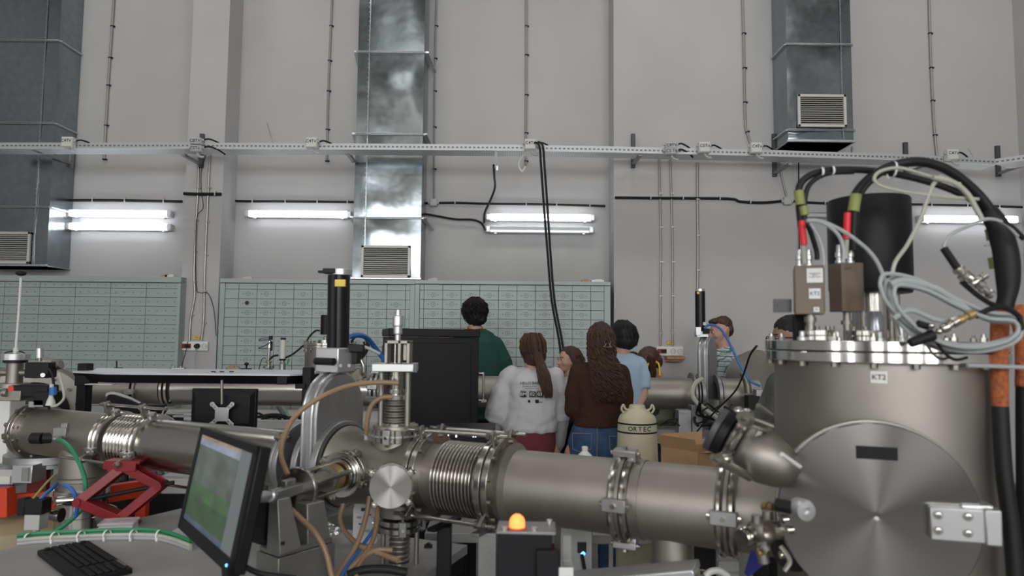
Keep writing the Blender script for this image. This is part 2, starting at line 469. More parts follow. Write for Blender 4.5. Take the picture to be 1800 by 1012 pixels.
def thing(name, label, cat, loc, group=None, kind=None):
    o = bpy.data.objects.new(name, None); col.objects.link(o); o.empty_display_size = .05
    o.location = loc; o['label'] = label
    if cat: o['category'] = cat
    if group: o['group'] = group
    if kind: o['kind'] = kind
    WM[o.name] = Matrix.Translation(V(loc)); return o
def dup(root, loc, label, rotz=0, group=None, over=None):
    r = root.copy(); col.objects.link(r); r.location = loc; r.rotation_euler = (0, 0, rotz); r['label'] = label
    if group: r['group'] = group
    WM[r.name] = Matrix.Translation(V(loc)) @ Matrix.Rotation(rotz, 4, 'Z')
    for ch in list(root.children):
        c = ch.copy(); col.objects.link(c); c.parent = r
        if over and over(ch): c.data = c.data.copy(); over(ch, c)
        for g in ch.children:
            d = g.copy(); col.objects.link(d); d.parent = c
    return r
# ---------------------------------------------------------------- the room
YW = 8.0                        # rear wall of the bays
YP = 7.62                       # face of the pilasters
XL, XR, YB = -7.4, 5.74, -8.0
g = G().box(((XL+XR)/2, 0, -.1), (XR-XL+.4, 16.6, .2)); g.build('floor', 'floor', kind='structure')
g = G().box(((XL+XR)/2, 0, CEIL+.1), (XR-XL+.4, 16.6, .2)); g.build('ceiling', 'walld', kind='structure')
G().box(((XL+XR)/2, YW+.1, CEIL/2), (XR-XL+.4, .2, CEIL)).build('wall_back', 'wall', kind='structure')
G().box((XL-.1, 0, CEIL/2), (.2, 16.0, CEIL)).build('wall_left', 'wall', kind='structure')
G().box((XR+.1, 0, CEIL/2), (.2, 16.0, CEIL)).build('wall_right', 'wall', kind='structure')
G().box(((XL+XR)/2, YB-.1, CEIL/2), (XR-XL+.4, .2, CEIL)).build('wall_front', 'walld', kind='structure')
for i, x in enumerate((-4.6, -1.6, 1.4, 4.0)):
    t = thing('window_%d' % (i+1), 'tall daylight window in the wall opposite the cabinets', None, (x, YB+.02, 3.0), kind='structure')
    G().box((x, YB+.02, 4.2), (1.96, .03, 2.4)).build('pane', 'winpane', t)
    G().box((x, YB+.02, 1.95), (1.96, .03, 1.7)).build('lower_pane', 'winlow', t)
    g = G().box((x, YB+.05, 1.06), (2.1, .08, .08)).box((x-1.01, YB+.05, 1.95), (.08, .08, 1.8)).box((x+1.01, YB+.05, 1.95), (.08, .08, 1.8)).box((x, YB+.05, 1.95), (.12, .04, 1.8))
    for (c, d) in (((x, YB+.05, 5.43), (2.1, .08, .08)), ((x, YB+.05, 2.97), (2.1, .08, .08)), ((x-1.01, YB+.05, 4.2), (.08, .08, 2.5)), ((x+1.01, YB+.05, 4.2), (.08, .08, 2.5)), ((x, YB+.045, 4.2), (.05, .03, 2.4))): g.box(c, d)
    g.build('window_frame', 'white', t)
for i, y in enumerate((-1.6, -4.4)):  # unseen windows, added to put bright bands into the chamber flange
    t = thing('window_%d' % (i+5), 'tall glowing window added in the left wall behind the camera', None, (XL+.02, y, 1.0), kind='structure')
    G().box((XL+.02, y, 2.3), (.03, 1.1, 2.6)).build('pane', 'winlow', t)
    G().box((XL+.05, y-.58, 2.3), (.08, .08, 2.7)).box((XL+.05, y+.58, 2.3), (.08, .08, 2.7)).box((XL+.05, y, 3.64), (.08, 1.2, .08)).box((XL+.05, y, .97), (.08, 1.2, .08)).box((XL+.05, y, 2.3), (.03, .05, 2.6)).build('window_frame', 'white', t)
g = G().box((0, -3.4, 6.3), (12.6, .35, .7)).box((0, -3.4, 6.68), (12.6, .5, .05)).box((0, -3.4, 5.92), (12.6, .5, .05)); g.build('trim_3', 'crane', kind='structure')  # crane girder out of view, added for its ochre reflection in the ducts
px0 = P(322, 420, YP).x; px1 = P(388, 420, YP).x
G().box(((px0+px1)/2, (YP+YW)/2, CEIL/2), (px1-px0, YW-YP, CEIL)).build('trim_1', 'wall', kind='structure')
px2 = P(1079, 330, YP).x
G().box(((px2+XR)/2, (YP+YW)/2, CEIL/2), (XR-px2, YW-YP, CEIL)).build('trim_2', 'wall', kind='structure')
# lamps under the ceiling
for i, x in enumerate((-5.2, -2.0, 1.2, 4.2)):
    for j, y in enumerate((-3.6, 1.2, 5.4)):
        t = thing('ceiling_lamp', 'white ceiling lamp panel high above the hall', 'lamp', (x, y, CEIL-.1), 'ceiling lamps')
        G().box((x, y, CEIL-.05), (1.25, .6, .09)).build('housing', 'white', t)
        G().box((x, y, CEIL-.12), (1.15, .5, .05)).build('diffuser', 'lampw', t)

# ---- air ducts
def duct(name, x0, x1, yf, zt, zb, joints, seam, label, grille, lip, bracket=True):
    t = thing(name, label, 'air duct', ((x0+x1)/2, yf, zb), 'galvanised air ducts on the wall')
    zs = sorted(set([zb]+joints+[zt]), reverse=True)
    yb = YW if x0 < px2 else YP
    for a, b in zip(zs[:-1], zs[1:]):
        g = G(); n = 10; m = 14
        # slightly bulged sheet section with a grid so the sheet can be dented
        sx = lambda i: x0+(x1-x0)*i/n
        pts = []
        for j in range(m+1):
            z = a+(b-a)*j/m
            for i in range(n+1):
                x = sx(i); e = math.sin(math.pi*i/n)*math.sin(math.pi*j/m)
                dn = noise.noise(V((x*2.2, z*1.7, x0)))*.020+noise.noise(V((x*5, z*4, 3+x0)))*.006
                pts.append((x, yf - (dn+.006)*min(1, e*2.2), z))
        fs = [(j*(n+1)+i, (j+1)*(n+1)+i, (j+1)*(n+1)+i+1, j*(n+1)+i+1) for j in range(m) for i in range(n)]
        g.add(pts, fs)
        for x, sg in ((x0, -1), (x1, 1)):
            q = []
            for j in range(m+1):
                z = a+(b-a)*j/m
                for i in range(7):
                    y = yf+(yb-.004-yf)*i/6; e = math.sin(math.pi*i/6)*math.sin(math.pi*j/m)
                    q.append((x+sg*.006*e*(1+noise.noise(V((y*4, z*2, x)))), y, z))
            g.add(q, [((j*7+i), j*7+i+1, (j+1)*7+i+1, (j+1)*7+i) if sg > 0 else (j*7+i, (j+1)*7+i, (j+1)*7+i+1, j*7+i+1) for j in range(m) for i in range(6)])
        g.add([(x0, yf, b), (x1, yf, b), (x1, yb-.004, b), (x0, yb-.004, b)], [(0, 1, 2, 3)])
        g.build('section', 'duct', t, ang=60)
    for z in joints:
        g = G()
        g.box(((x0+x1)/2, yf-.012, z+.006), (x1-x0+.02, .03, .007)).box(((x0+x1)/2, yf-.012, z-.006), (x1-x0+.02, .03, .007))
        for x in (x0-.012, x1+.012): g.box((x, (yf+yb)/2-.01, z), (.03, yb-yf-.01, .016))
        g.build('joint_flange', 'zinc', t, bev=.002)
        if bracket:
            for x, sg in ((x0-.03, -1), (x1+.03, 1)):
                G().bar((x, yf+.01, z+.01), (x+sg*.05, yb-.02, z-.07 if x > 0 or sg > 0 else z+.0), .035, .02).build('bracket', 'zinc', t)
    if seam:
        g = G(); xs = seam
        g.box((xs, yf-.012, (zt+zb)/2), (.012, .012, zt-zb-.02))
        z = zb+.05
        while z < min(zt, 5.9): g.sph((xs-.012 if seam < 0 else xs+.012, yf-.012, z), .006, 6); z += .055
        g.build('rivet_seam', 'duct_strip', t)
    # grille
    gx0, gx1, gz0, gz1 = grille; cx = (gx0+gx1)/2; cz = (gz0+gz1)/2; fw = .028
    g = G()
    yg = yf-.03
    for (c, d) in (((cx, yg, gz1-fw/2), (gx1-gx0, .03, fw)), ((cx, yg, gz0+fw/2), (gx1-gx0, .03, fw)), ((gx0+fw/2, yg, cz), (fw, .03, gz1-gz0)), ((gx1-fw/2, yg, cz), (fw, .03, gz1-gz0))): g.box(c, d)
    fr = g.build('grille', 'louvre', t, bev=.003)
    G().box((cx, yf-.017, cz), (gx1-gx0-fw, .006, gz1-gz0-fw)).build('grille_backing', 'dark', fr)
    g = G(); n = 13
    for i in range(n):
        z = gz0+fw+(gz1-gz0-2*fw)*(i+.5)/n
        wob = rnd.uniform(-.003, .003)
        g.bar((gx0+fw, yg+.004, z+wob), (gx1-fw, yg+.004, z-wob), .018, .004, up=(0, -.6, .8))
    g.build('slats', 'louvre', fr)
    if lip:
        G().box(((x0+x1)/2, yf-.008, zb+.012), (x1-x0+.03, .03, .024)).box(((x0+x1)/2, (yf+yb)/2, zb+.004), (x1-x0+.04, yb-yf-.01, .008)).build('bottom_lip', 'zinc', t, bev=.003)
    return t
YD = 7.60
zz = lambda px, py, Y: P(px, py, Y).z
d1x1 = P(97, 200, YD).x
duct('air_duct', d1x1-.80, d1x1, YD, CEIL-.01, zz(50, 468, YD), [zz(60, 72, YD), zz(60, 217, YD), zz(60, 364, YD)], P(74, 200, YD).x,
     'large galvanised air duct at the left edge with grille near its bottom', (P(-20, 430, YD).x-.22, P(57, 430, YD).x, zz(30, 464, YD), zz(30, 408, YD)), True, False)
d2x0 = P(624, 300, YD).x; d2x1 = P(742, 300, YD).x
duct('air_duct', d2x0, d2x1, YD, CEIL-.01, zz(680, 491, YD), [zz(680, 92, YD), zz(680, 236, YD), zz(680, 383, YD)], P(645, 300, YD).x,
     'narrow galvanised air duct in the middle reaching down to the grey cabinets', (P(636, 460, YD).x, P(722, 460, YD).x, zz(680, 488, YD), zz(680, 432, YD)), True)
YD3 = 7.22
d3x0 = P(1383, 120, YD3).x; d3x1 = P(1497, 120, YD3).x
duct('air_duct', d3x0, d3x1, YD3, CEIL-.01, zz(1440, 250, YD3), [zz(1440, 79, YD3), zz(1440, 229, YD3)], P(1478, 120, YD3).x,
     'short galvanised air duct on the right ending above the cable tray', (P(1400, 200, YD3).x, P(1485, 200, YD3).x, zz(1440, 225, YD3), zz(1440, 168, YD3)), True, False)

# ---- perforated cable tray
def uvbox(g, p0, p1, a, b):
    'box from p0 to p1 with cross vectors a and b; UV in metres'
    p0, p1, a, b = V(p0), V(p1), V(a), V(b); L = (p1-p0).length
    for (q0, q1, c, e) in ((p0, p1, a, b*0), (p0+b, p1+b, a, b*0), (p0, p1, b, b*0), (p0+a, p1+a, b, b*0)):
        k = len(g.f); g.add([q0, q1, q1+c, q0+c], [(0, 1, 2, 3)])
        l = c.length; s0 = g.u0
        g.uv[k] = ((s0, 0), (s0+L, 0), (s0+L, l), (s0, l))
    g.add([p0, p0+a, p0+a+b, p0+b], [(0, 1, 2, 3)]); g.add([p1, p1+a, p1+a+b, p1+b], [(0, 1, 2, 3)])
    g.u0 += L
tray = thing('cable_tray', 'perforated zinc cable tray running the whole length of the wall', 'cable tray', P(900, 262, 7.2))
YT = 7.12
cor = [(-30, 250.5, YT), (330, 250.5, YT), (620, 252, YT), (900, 254, YT), (1065, 257, YT), (1370, 264, YT), (1590, 271, YT), (1750, 279, YT), ]
tp = [P(*c) for c in cor]
endp = V((XR-.04, YT-.55, tp[-1].z+.0))
tp2 = tp+[endp]
rail = G(); rail.u0 = 0; rear = G(); rear.u0 = 0; base = G(); base.u0 = 0
TW = .23
for i in range(len(tp2)-1):
    a, b = tp2[i], tp2[i+1]
    d = (b-a).normalized(); n = V((0, 0, 1)).cross(d).normalized()*TW
    if n.y < 0: n = -n
    H = V((0, 0, -.062))
    uvbox(rail, a, b, H, n.normalized()*.003)
    if i < len(tp)-1:
        uvbox(rear, a+n, b+n, H, n.normalized()*.003)
        uvbox(base, a+H, b+H, n, V((0, 0, -.003)))
    else:
        uvbox(rear, a+n+V((.12, 0, 0)), b+V((.0, .30, 0)), H, V((.002, .002, 0)))
        k = len(base.f); base.add([a+H, b+H, b+H+V((0, .30, 0)), a+H+n+V((.12, 0, 0))], [(0, 1, 2, 3)]); base.uv[k] = ((0, 0), (.7, 0), (.7, .3), (0, .23))
rail.build('front_rail', 'perf_rail', tray, ang=20)
rear.build('rear_rail', 'perf_rail', tray, ang=20)
base.build('base_plate', 'perf_base', tray, ang=20)
# brackets under / behind the tray
def tray_bracket(px, mode):
    if mode == 'up':
        yb = YP if px > 1080 or 322 < px < 390 else YW
        top = P(px, 235 if px < 1500 else 250, yb-.03)
        if px > 1700: top = P(px, 256, yb-.03)
        z0 = P(px, 262, 7.2).z
        b = thing('tray_bracket', {355: 'dark tray bracket standing up behind the paired boxes on the left pilaster', 1113: 'dark tray bracket standing up right of the long hanging cables', 1361: 'dark tray bracket at the left foot of the short air duct', 1592: 'dark tray bracket rising right of the short air duct', 1754: 'dark tray bracket at the bend near the right corner'}[px], 'bracket', (top.x, yb-.05, z0-.2), 'tray brackets')
        zb = P(px, 274 if px < 1300 else 290, YT+.2).z-.06
        G().box((top.x, yb-.02, (top.z+zb)/2), (.045, .035, top.z-zb), ).build('upright', 'dkgrey', b)
        G().bar((top.x, yb-.03, zb+.035), (top.x, YT+.05, zb+.035), .04, .025).build('arm', 'alud', b)
        return b
for px in (355, 1113, 1361, 1592, 1754): tray_bracket(px, 'up')
for (a, b, c, lab) in (((60, 262), (124, 287), 'left', 'diagonal tray bracket crossing the left air duct'), ((604, 260), (622, 284), 'mid', 'diagonal tray bracket beside the middle air duct')):
    g = G(); p0 = P(a[0], a[1], YT+.05); p1 = P(b[0], b[1], 7.56 if c == 'mid' else 7.9)
    g.bar(p0, p1, .04, .03)
    if c == 'left': g.box(p1+V((.0, 0, .1)), (.04, .05, .30))
    g.build('tray_bracket', 'alud', label=lab, cat='bracket', group='tray brackets')
g = G(); p = P(872, 262, YT+.03); q = P(872, 295, YT+.1)
g.bar(p, q, .03, .015, up=(0, 1, 0)); g.box(q+V((.012, 0, 0)), (.02, .03, .05)); g.build('tray_bracket', 'zinc', label='short zinc strap hanging under the tray above the black cable', cat='bracket', group='tray brackets')

# ---- junction boxes with handwriting
jb = [(121, 251, 'C4TV', 'white junction box on the tray in front of the left air duct', 1),
      (549, 252, 'C4TV', 'white junction box on the tray left of the middle air duct', 1),
      (932, 255, 'C4Tv', 'white junction box where the long black cables hang down', 1),
      (1237, 260, 'CSTo', 'white junction box beside the paired boxes on the right tray', 1),
      (1328, 261, 'C4Tv', 'white junction box under the bent conduit left of the short duct', 1),
      (1672, 273, 'C4TV', 'white junction box on the tray nearest the right corner', 1),
      (346, 249, 'CBTV', 'upper of the paired junction boxes on the left pilaster', 2), (346, 262, 'CSTo', 'lower of the paired junction boxes on the left pilaster', 2),
      (1179, 257, 'C8TV', 'upper of the paired junction boxes right of the hanging cables', 2), (1179, 267, 'CS T6', 'lower of the paired junction boxes right of the hanging cables', 2)]
for (px, py, tx, lab, k) in jb:
    c = P(px, py, YT-.045); t = thing('junction_box', lab, 'junction box', c, 'junction boxes on the cable tray')
    hh = .115 if k == 1 else .072
    g = G().box(c, (.118, .07, hh)).box(c+V((0, -.038, 0)), (.108, .012, hh-.012))
    g.build('box_body', 'plastic' if k == 1 else 'boxgrey', t, bev=.006)
    g = G().text(tx, c+V((0, -.046, .012 if k == 1 else 0)), (1, 0, rnd.uniform(-.08, .08)), (0, 0, 1), .045, .0005); g.build('handwriting', 'ink', t, flat=True)
    g = G(); s = 1 if k == 1 else .8
    for u in (-1, 1): g.cyl(c+V((u*.055, 0, .02*s)), c+V((u*.078, 0, .02*s)), .013)
    if k == 1 or py > 261: g.tube([c+V((.01, 0, -hh/2)), c+V((.02, -.01, -hh/2-.03)), c+V((.055, -.01, -hh/2-.05)), c+V((.075, 0, -hh/2-.045))], .012)
    g.build('cable_gland', 'boxgrey', t)
    g = G(); g.tube([c+V((.075, .0, .02)), c+V((.12, .02, .035)), c+V((.2, .06, .01)), c+V((.26, .10, -.03))], .009); g.build('wire', 'rubber', t)

# ---- conduits on the wall
def conduit(pts, Y, r, label, m='conduit', clips=True, name='wall_conduit', cat='conduit', group='conduits on the wall', k=4):
    pp = [P(x, y, Y - r-.004) for x, y in pts]
    t = thing(name, label, cat, pp[-1], group)
    G().tube(pp, r, 8, k).build('pipe', m, t)
    if clips:
        g = G(); cp = catmull(pp, 6); acc = 0.0
        for a, b in zip(cp[:-1], cp[1:]):
            acc += (b-a).length
            if acc > .34:
                acc = 0; d = (b-a).normalized(); sd = d.cross(V((0, 1, 0))).normalized()
                g.bar(b-d*.006, b+d*.006, r*2.3, r*2.1, up=(0, 1, 0)); g.box(b+sd*(r*1.8)+V((0, r*.2, 0)), (.016, .016, .016))
        if g.v: g.build('clip', 'blackm' if m == 'conduit' else 'flex' if m == 'flex' else 'boxgrey', t)
    return t
conduit([(201, -12), (196, 60), (190, 150), (183, 280)], YW, .014, 'grey conduit dropping right of the left air duct')
conduit([(584, -12), (581, 60), (577, 160), (574, 283)], YW, .014, 'grey conduit dropping left of the middle air duct')
conduit([(768, -12), (766, 60), (764, 160), (763, 350)], YW, .011, 'thin grey conduit dropping to the small box right of the middle duct')
conduit([(925, -12), (925, 120), (924, 250), (924, 290)], YW, .014, 'grey conduit dropping to the box with the long black cables')
conduit([(1305, -12), (1308, 100), (1310, 210), (1314, 235), (1322, 258)], YP, .014, 'grey conduit bending towards the tray left of the short duct')
conduit([(1633, -12), (1636, 100), (1641, 210), (1647, 274)], YP, .014, 'grey conduit dropping to the tray right of the short duct')
conduit([(1370, 284), (1374, 310), (1383, 346)], YP, .012, 'short grey conduit falling from the tray to the small box below the short duct', clips=False)
conduit([(1498, 258), (1498, 272)], YP, .010, 'stub of conduit beside the foot of the short duct', clips=False, k=0)
conduit([(349, 270), (348, 330), (344, 400), (341, 480), (342, 520), (335, 560), (333, 598)], YP, .012, 'left flexible metal conduit falling to the sockets on the pilaster', 'flex')
conduit([(369, 270), (366, 330), (362, 420), (359, 500), (358, 560), (354, 598)], YP, .012, 'right flexible metal conduit falling to the sockets on the pilaster', 'flex')
conduit([(1159, 278), (1160, 340), (1162, 430), (1161, 520), (1161, 608)], YP, .012, 'left flexible metal conduit falling to the sockets behind the long pipe', 'flex')
conduit([(1178, 276), (1180, 340), (1182, 430), (1182, 520), (1182, 608)], YP, .012, 'right flexible metal conduit falling to the sockets behind the long pipe', 'flex')
conduit([(1226, 286), (1226, 350), (1227, 430), (1226, 560)], YP, .014, 'flexible metal conduit dropping behind the far gate valve', 'flex')
conduit([(106, 352), (200, 352), (320, 354)], YW, .016, 'dark cable clipped along the wall above the left lamps', 'rubber')
conduit([(323, 340), (350, 341), (389, 341)], YP, .018, 'dark cable crossing the left pilaster', 'rubber')
conduit([(391, 342), (404, 349), (416, 353), (520, 354), (622, 355)], YW, .014, 'dark cable clipped along the wall above the single lamp', 'rubber')
conduit([(742, 357), (800, 356), (860, 358), (960, 359), (1064, 362)], YW, .013, 'dark cable clipped along the wall right of the middle duct', 'rubber')
conduit([(1081, 347), (1160, 348), (1280, 349), (1300, 354), (1340, 356), (1378, 353)], YP, .015, 'dark cable clipped along the right wall left of the small box', 'rubber')
conduit([(1390, 353), (1450, 357), (1600, 359), (1700, 361), (1800, 364)], YP, .013, 'dark cable clipped along the right wall beyond the small box', 'rubber')
for (x, y, Y, lab) in ((762, 356, YW, 'small grey junction box right of the middle air duct'), (1384, 353, YP, 'small grey junction box on the right wall')):
    c = P(x, y, Y-.03); g = G().box(c, (.088, .05, .088)).box(c+V((0, -.027, 0)), (.075, .008, .075))
    for s in (-1, 1): g.cyl(c+V((s*.04, 0, 0)), c+V((s*.065, 0, 0)), .018)
    g.build('wall_box', 'boxgrey', bev=.004, label=lab, cat='junction box')
# thin loose wires
G().tube([P(469, 215, 7.97), P(474, 232, 7.95), P(480, 250, 7.4)], .003, 6).build('loose_wire', 'conduit', label='thin bare wire sticking up left of the middle duct', cat='wire')
G().tube([P(1702, 262, 7.5), P(1706, 268, 7.45), P(1710, 276, 7.3)], .003, 6).build('loose_wire', 'conduit', label='thin bare wire sticking up at the right end of the tray', cat='wire')
G().tube([P(362, 272, YP-.03), P(354, 300, YP-.04), (P(354, 335, YP-.05)), P(357, 365, YP-.05), P(345, 390, YP-.04), P(345, 500, YP-.03), P(352, 514, YP-.04), P(366, 516, YP-.03), P(376, 545, YP-.03), P(380, 590, YP-.03)], .004, 6).build('loose_wire', 'rubber', label='thin dark wire wandering down the left pilaster', cat='wire')
G().tube([P(330, 600, YP-.05), P(326, 620, YP-.08), P(319, 645, YP-.12), P(316, 668, YP-.12)], .004, 6).build('loose_wire', 'rubber', label='thin dark lead hanging from the red socket on the pilaster', cat='wire')
G().tube([P(345, 610, YP-.05), P(342, 628, YP-.08), P(341, 668, YP-.1)], .006, 6).build('power_lead', 'greyc', label='grey power lead hanging from the white socket on the pilaster', cat='cable')
# black cables
def cable(pts, r, m, label, name='cable', cat='cable', group=None, n=8, k=6):
    pp = [P(*p) for p in pts]
    return G().tube(pp, r, n, k).build(name, m, label=label, cat=cat, group=group)
cable([(868, 290, 7.3), (869, 310, 7.5), (870, 330, 7.8), (862, 352, 7.93), (852, 374, 7.93), (851, 392, 7.93)], .013, 'rubber', 'black cable dropping from the tray strap to the paired lamps')
cable([(742, 375, 7.9), (765, 379, 7.95), (800, 385, 7.95), (830, 386, 7.95), (846, 392, 7.95), (853, 404, 7.9)], .013, 'rubber', 'black cable sagging from the middle duct to the paired lamps')
cable([(108, 352, 7.93), (110, 368, 7.93), (103, 384, 7.93), (107, 397, 7.93), (118, 400, 7.93)], .014, 'rubber', 'short black cable loop feeding the lower left lamp')
cable([(106, 384, 7.93), (109, 374, 7.93), (118, 374, 7.93)], .013, 'rubber', 'short black cable feeding the upper left lamp')
cable([(939, 250, 7.0), (948, 256, 7.0), (951, 290, 6.99), (956, 360, 6.97), (963, 450, 6.94), (970, 530, 6.9), (984, 607, 6.85), (992, 700, 6.8)], .012, 'rubber', 'left of the two long black cables hanging from the tray', group='long hanging cables')
cable([(945, 249, 7.0), (954, 256, 7.0), (957, 290, 6.99), (962, 360, 6.97), (968, 450, 6.94), (975, 530, 6.9), (989, 607, 6.85), (997, 700, 6.8)], .012, 'rubber', 'right of the two long black cables hanging from the tray', group='long hanging cables')
cable([(921, 272, 7.2), (915, 279, 7.2), (912, 292, 7.2), (918, 301, 7.2), (924, 292, 7.2)], .010, 'white', 'white cable loop hanging under the tray')
cable([(1404, 280, 7.4), (1404, 330, 7.55), (1405, 380, 7.58), (1405, 470, 7.58), (1405, 560, 7.58)], .007, 'rubber', 'thin black cable falling down the right wall behind the brown boxes')

# ---- fluorescent wall lamps
def wall_lamp(x0, x1, y, Y, label, on):
    a = P(x0, y, Y-.05); b = P(x1, y+ (x1-x0)*.009, Y-.05)
    zc = (a.z+b.z)/2; a.z = b.z = zc; L = b.x-a.x; c = (a+b)/2
    t = thing('wall_lamp', label, 'lamp', (c.x, Y-.05, zc), 'fluorescent lamps on the wall')
    G().box((c.x, Y-.026, zc), (L-.03, .046, .075)).build('housing', 'boxgrey', t, bev=.008)
    g = G()
    prof = [(0, .034), (.02, .044), (.05, .047), (L-.05, .047), (L-.02, .044), (L, .034)]
    g.lathe(prof, V((a.x, Y-.075, zc)), (1, 0, 0), 20)
    g.build('cover', 'cover', t)
    for s, mm in ((-.022, on[0]), (.022, on[1])):
        G().cyl((a.x+.06, Y-.085, zc+s), (b.x-.06, Y-.085, zc+s), .013, n=14).build('fluorescent_tube', mm, t)
    g = G()
    for xx in (a.x+.035, b.x-.035): g.box((xx, Y-.075, zc), (.045, .05, .07))
    g.build('tube_holder', 'alub', t, bev=.004)
    g = G()
    for xx in (a.x+.12, b.x-.12): g.box((xx, Y-.03, zc+.04), (.03, .05, .018)).box((xx, Y-.03, zc-.04), (.03, .05, .018))
    g.build('latch', 'alub', t)
    return t
ON = ('tubeon', 'tubeon')
wall_lamp(117, 305, 375, YW, 'lit twin tube lamp, upper of the left pair', ON)
wall_lamp(117, 305, 398, YW, 'lit twin tube lamp, lower of the left pair', ON)
wall_lamp(431, 620, 376, YW, 'lit twin tube lamp touching the middle air duct', ON)
wall_lamp(853, 1046, 382, YW, 'lit twin tube lamp, upper of the pair right of the middle duct', ON)
wall_lamp(853, 1044, 403, YW, 'dim twin tube lamp, lower of the pair right of the middle duct', ('tubedim', 'tubeoff'))
wall_lamp(1611, 1793, 385, YP, 'lit twin tube lamp behind the cable arch on the right', ON)
wall_lamp(1312, 1462, 379, YP, 'unlit tube lamp half hidden behind the black canister', ('tubeoff', 'tubeoff')) if False else None
g = G(); c = P(1440, 379, YP-.05); g.box(c, (.36, .08, .045)).box(c+V((0, -.03, .025)), (.34, .03, .012)); g.build('wall_duct', 'alub', bev=.006, label='short metal lamp end seen left of the black canister', cat='lamp')

# ---- drawer cabinets
def drawer_proto(wd, hg, rings):
    g = G(); e = .0024
    g.box((0, .026, 0), (wd-2*e, .052, hg-2*e))
    g.mi(1)
    def dot(x, r): g.cyl((x, -.0008, 0), (x, .001, 0), r, n=10)
    if rings:
        g.ring((0, 0, .0), (0, 1, 0), .021, .0245, .002, 24); dot(0, .0055); dot(-.052, .0055); dot(.052, .0055)
        g.mi(2).box((-.034, -.0006, 0), (.008, .002, .002)).box((.034, -.0006, 0), (.008, .002, .002))
    else:
        for x in (-.14, -.045, .05, .14): dot(x, .0055); g.box((x+.012, -.0005, .006), (.01, .002, .002))
    me = g
    return me
def cabinet(name, x0, x1, zt, yf, cols, rows, rh, rings, label, group, z_top_rows, hole=None, frame_r=.0, blanks=()):
    t = thing(name, label, 'cabinet', ((x0+x1)/2, yf+.2, 0), group)
    dy = min(YW if x1 < px2+.01 else YP, YW)-yf-.01
    dy -= .08
    body = G()
    body.box(((x0+x1)/2, yf+.056+dy/2, zt/2), (x1-x0, dy, zt-.001))
    body.box(((x0+x1)/2, yf+.029, (zt+z_top_rows)/2+.003), (x1-x0, .08, zt-z_top_rows-.006))
    body.box(((x0+cols[0])/2, yf+.029, z_top_rows/2), (cols[0]-x0-.002, .08, z_top_rows-.003))
    body.box(((cols[-1]+x1)/2, yf+.029, z_top_rows/2), (x1-cols[-1]-.001, .08, z_top_rows-.003))
    body.build('body', 'green', t, bev=.002)
    protos = {}; cnt = 0; rest = G()
    for j in range(rows+1):
        if j == 0: h = rh*.62; zc = z_top_rows-h/2
        else: h = rh; zc = z_top_rows-rh*.62-rh*(j-.5)
        for i in range(len(cols)-1):
            wd = cols[i+1]-cols[i]; xc = (cols[i]+cols[i+1])/2
            if j >= 10: 
                rest.box((xc, yf+.028, zc), (wd-.006, .052, h-.006)); continue
            if cnt >= 99: rest.box((xc, yf+.028, zc), (wd-.006, .052, h-.006)); continue
            rg = rings and wd > .16 and (i, j) not in blanks and j > 0
            key = (round(wd, 3), round(h, 3), rg)
            if key not in protos:
                g = drawer_proto(wd, h, rg) if (rg or not rings) else G().box((0, .026, 0), (wd-.0048, .052, h-.0048))
                fr = Matrix.Translation((xc, yf, zc))
                o = g.build('drawer', ['green', 'greenl', 'greend'], t, frame=fr, local=True); protos[key] = o
            else:
                o = protos[key].copy(); col.objects.link(o)
                o.location = V((xc, yf+rnd.uniform(-.0015, .0015), zc))-t.location
            cnt += 1
    if rest.v: rest.build('drawers_lower', 'green', t, kind='stuff')
    if hole:
        G().cyl((hole[0], yf-.004, hole[1]), (hole[0], yf+.004, hole[1]), .022, n=20).build('knob_hole', 'dark', t)
    return t
YC = 7.50
zt = P(700, 492, YC).z
XC = lambda px: P(px, 560, YC).x
colsA = [XC(c) for c in (-121, -58, 5, 67, 130, 192, 255, 310)]
rhA = P(150, 506, YC).z-P(150, 521.7, YC).z
cabinet('drawer_cabinet', XC(-125), XC(316), P(150, 485, YC).z, YC, colsA, 19, rhA, False, 'wide grey green drawer cabinet with dotted fronts on the far left', 'grey green drawer cabinets', P(150, 496, YC).z)
rhB = P(500, 506, YC).z-P(500, 522.5, YC).z
colsB = [XC(c) for c in (394, 418, 450.3, 482.8, 515.3, 548, 580.7, 613.5, 646.4, 679.3, 712, 720)]
cabinet('drawer_cabinet', XC(385), XC(728.5), zt, YC, colsB, 19, rhB, True, 'grey green drawer cabinet with ringed fronts under the middle duct', 'grey green drawer cabinets', P(560, 499, YC).z, hole=(P(434, 532, YC).x, P(434, 532, YC).z), blanks=((8, 1), (9, 1), (3, 1)))
colsC = [XC(c) for c in (737, 744.5, 777.5, 810, 843, 876, 908.5, 941, 973.5, 1006, 1038.5, 1062)]
cabinet('drawer_cabinet', XC(728.6), XC(1073), zt, YC, colsC, 19, rhB, True, 'grey green drawer cabinet with ringed fronts behind the standing group', 'grey green drawer cabinets', P(900, 501, YC).z)
# bits lying on top of the cabinets
for (x, y, m, lab, s) in ((300, 488, 'plastic', 'small pale block on top of the left cabinet', .05), (292, 487, 'card', 'small tan block on top of the left cabinet', .035), (437, 486, 'boxgrey', 'small clip on the left end of the middle cabinet', .05), (761, 491, 'boxgrey', 'small clip on the cabinet right of the middle duct', .05), (1028, 493, 'card', 'small tan block on the cabinet near the pilaster', .04), (1050, 493, 'white', 'small white sheet on the cabinet near the pilaster', .07)):
    p = P(x, y, YC+.12); zt_ = P(150, 485, YC).z if x < 320 else zt
    G().box((p.x, YC+.12, zt_+.014), (s*2, .08, .026)).box((p.x+.01, YC+.12, zt_+.032), (s*1.1, .05, .010)).build('small_block', m, bev=.003, label=lab, cat='block')

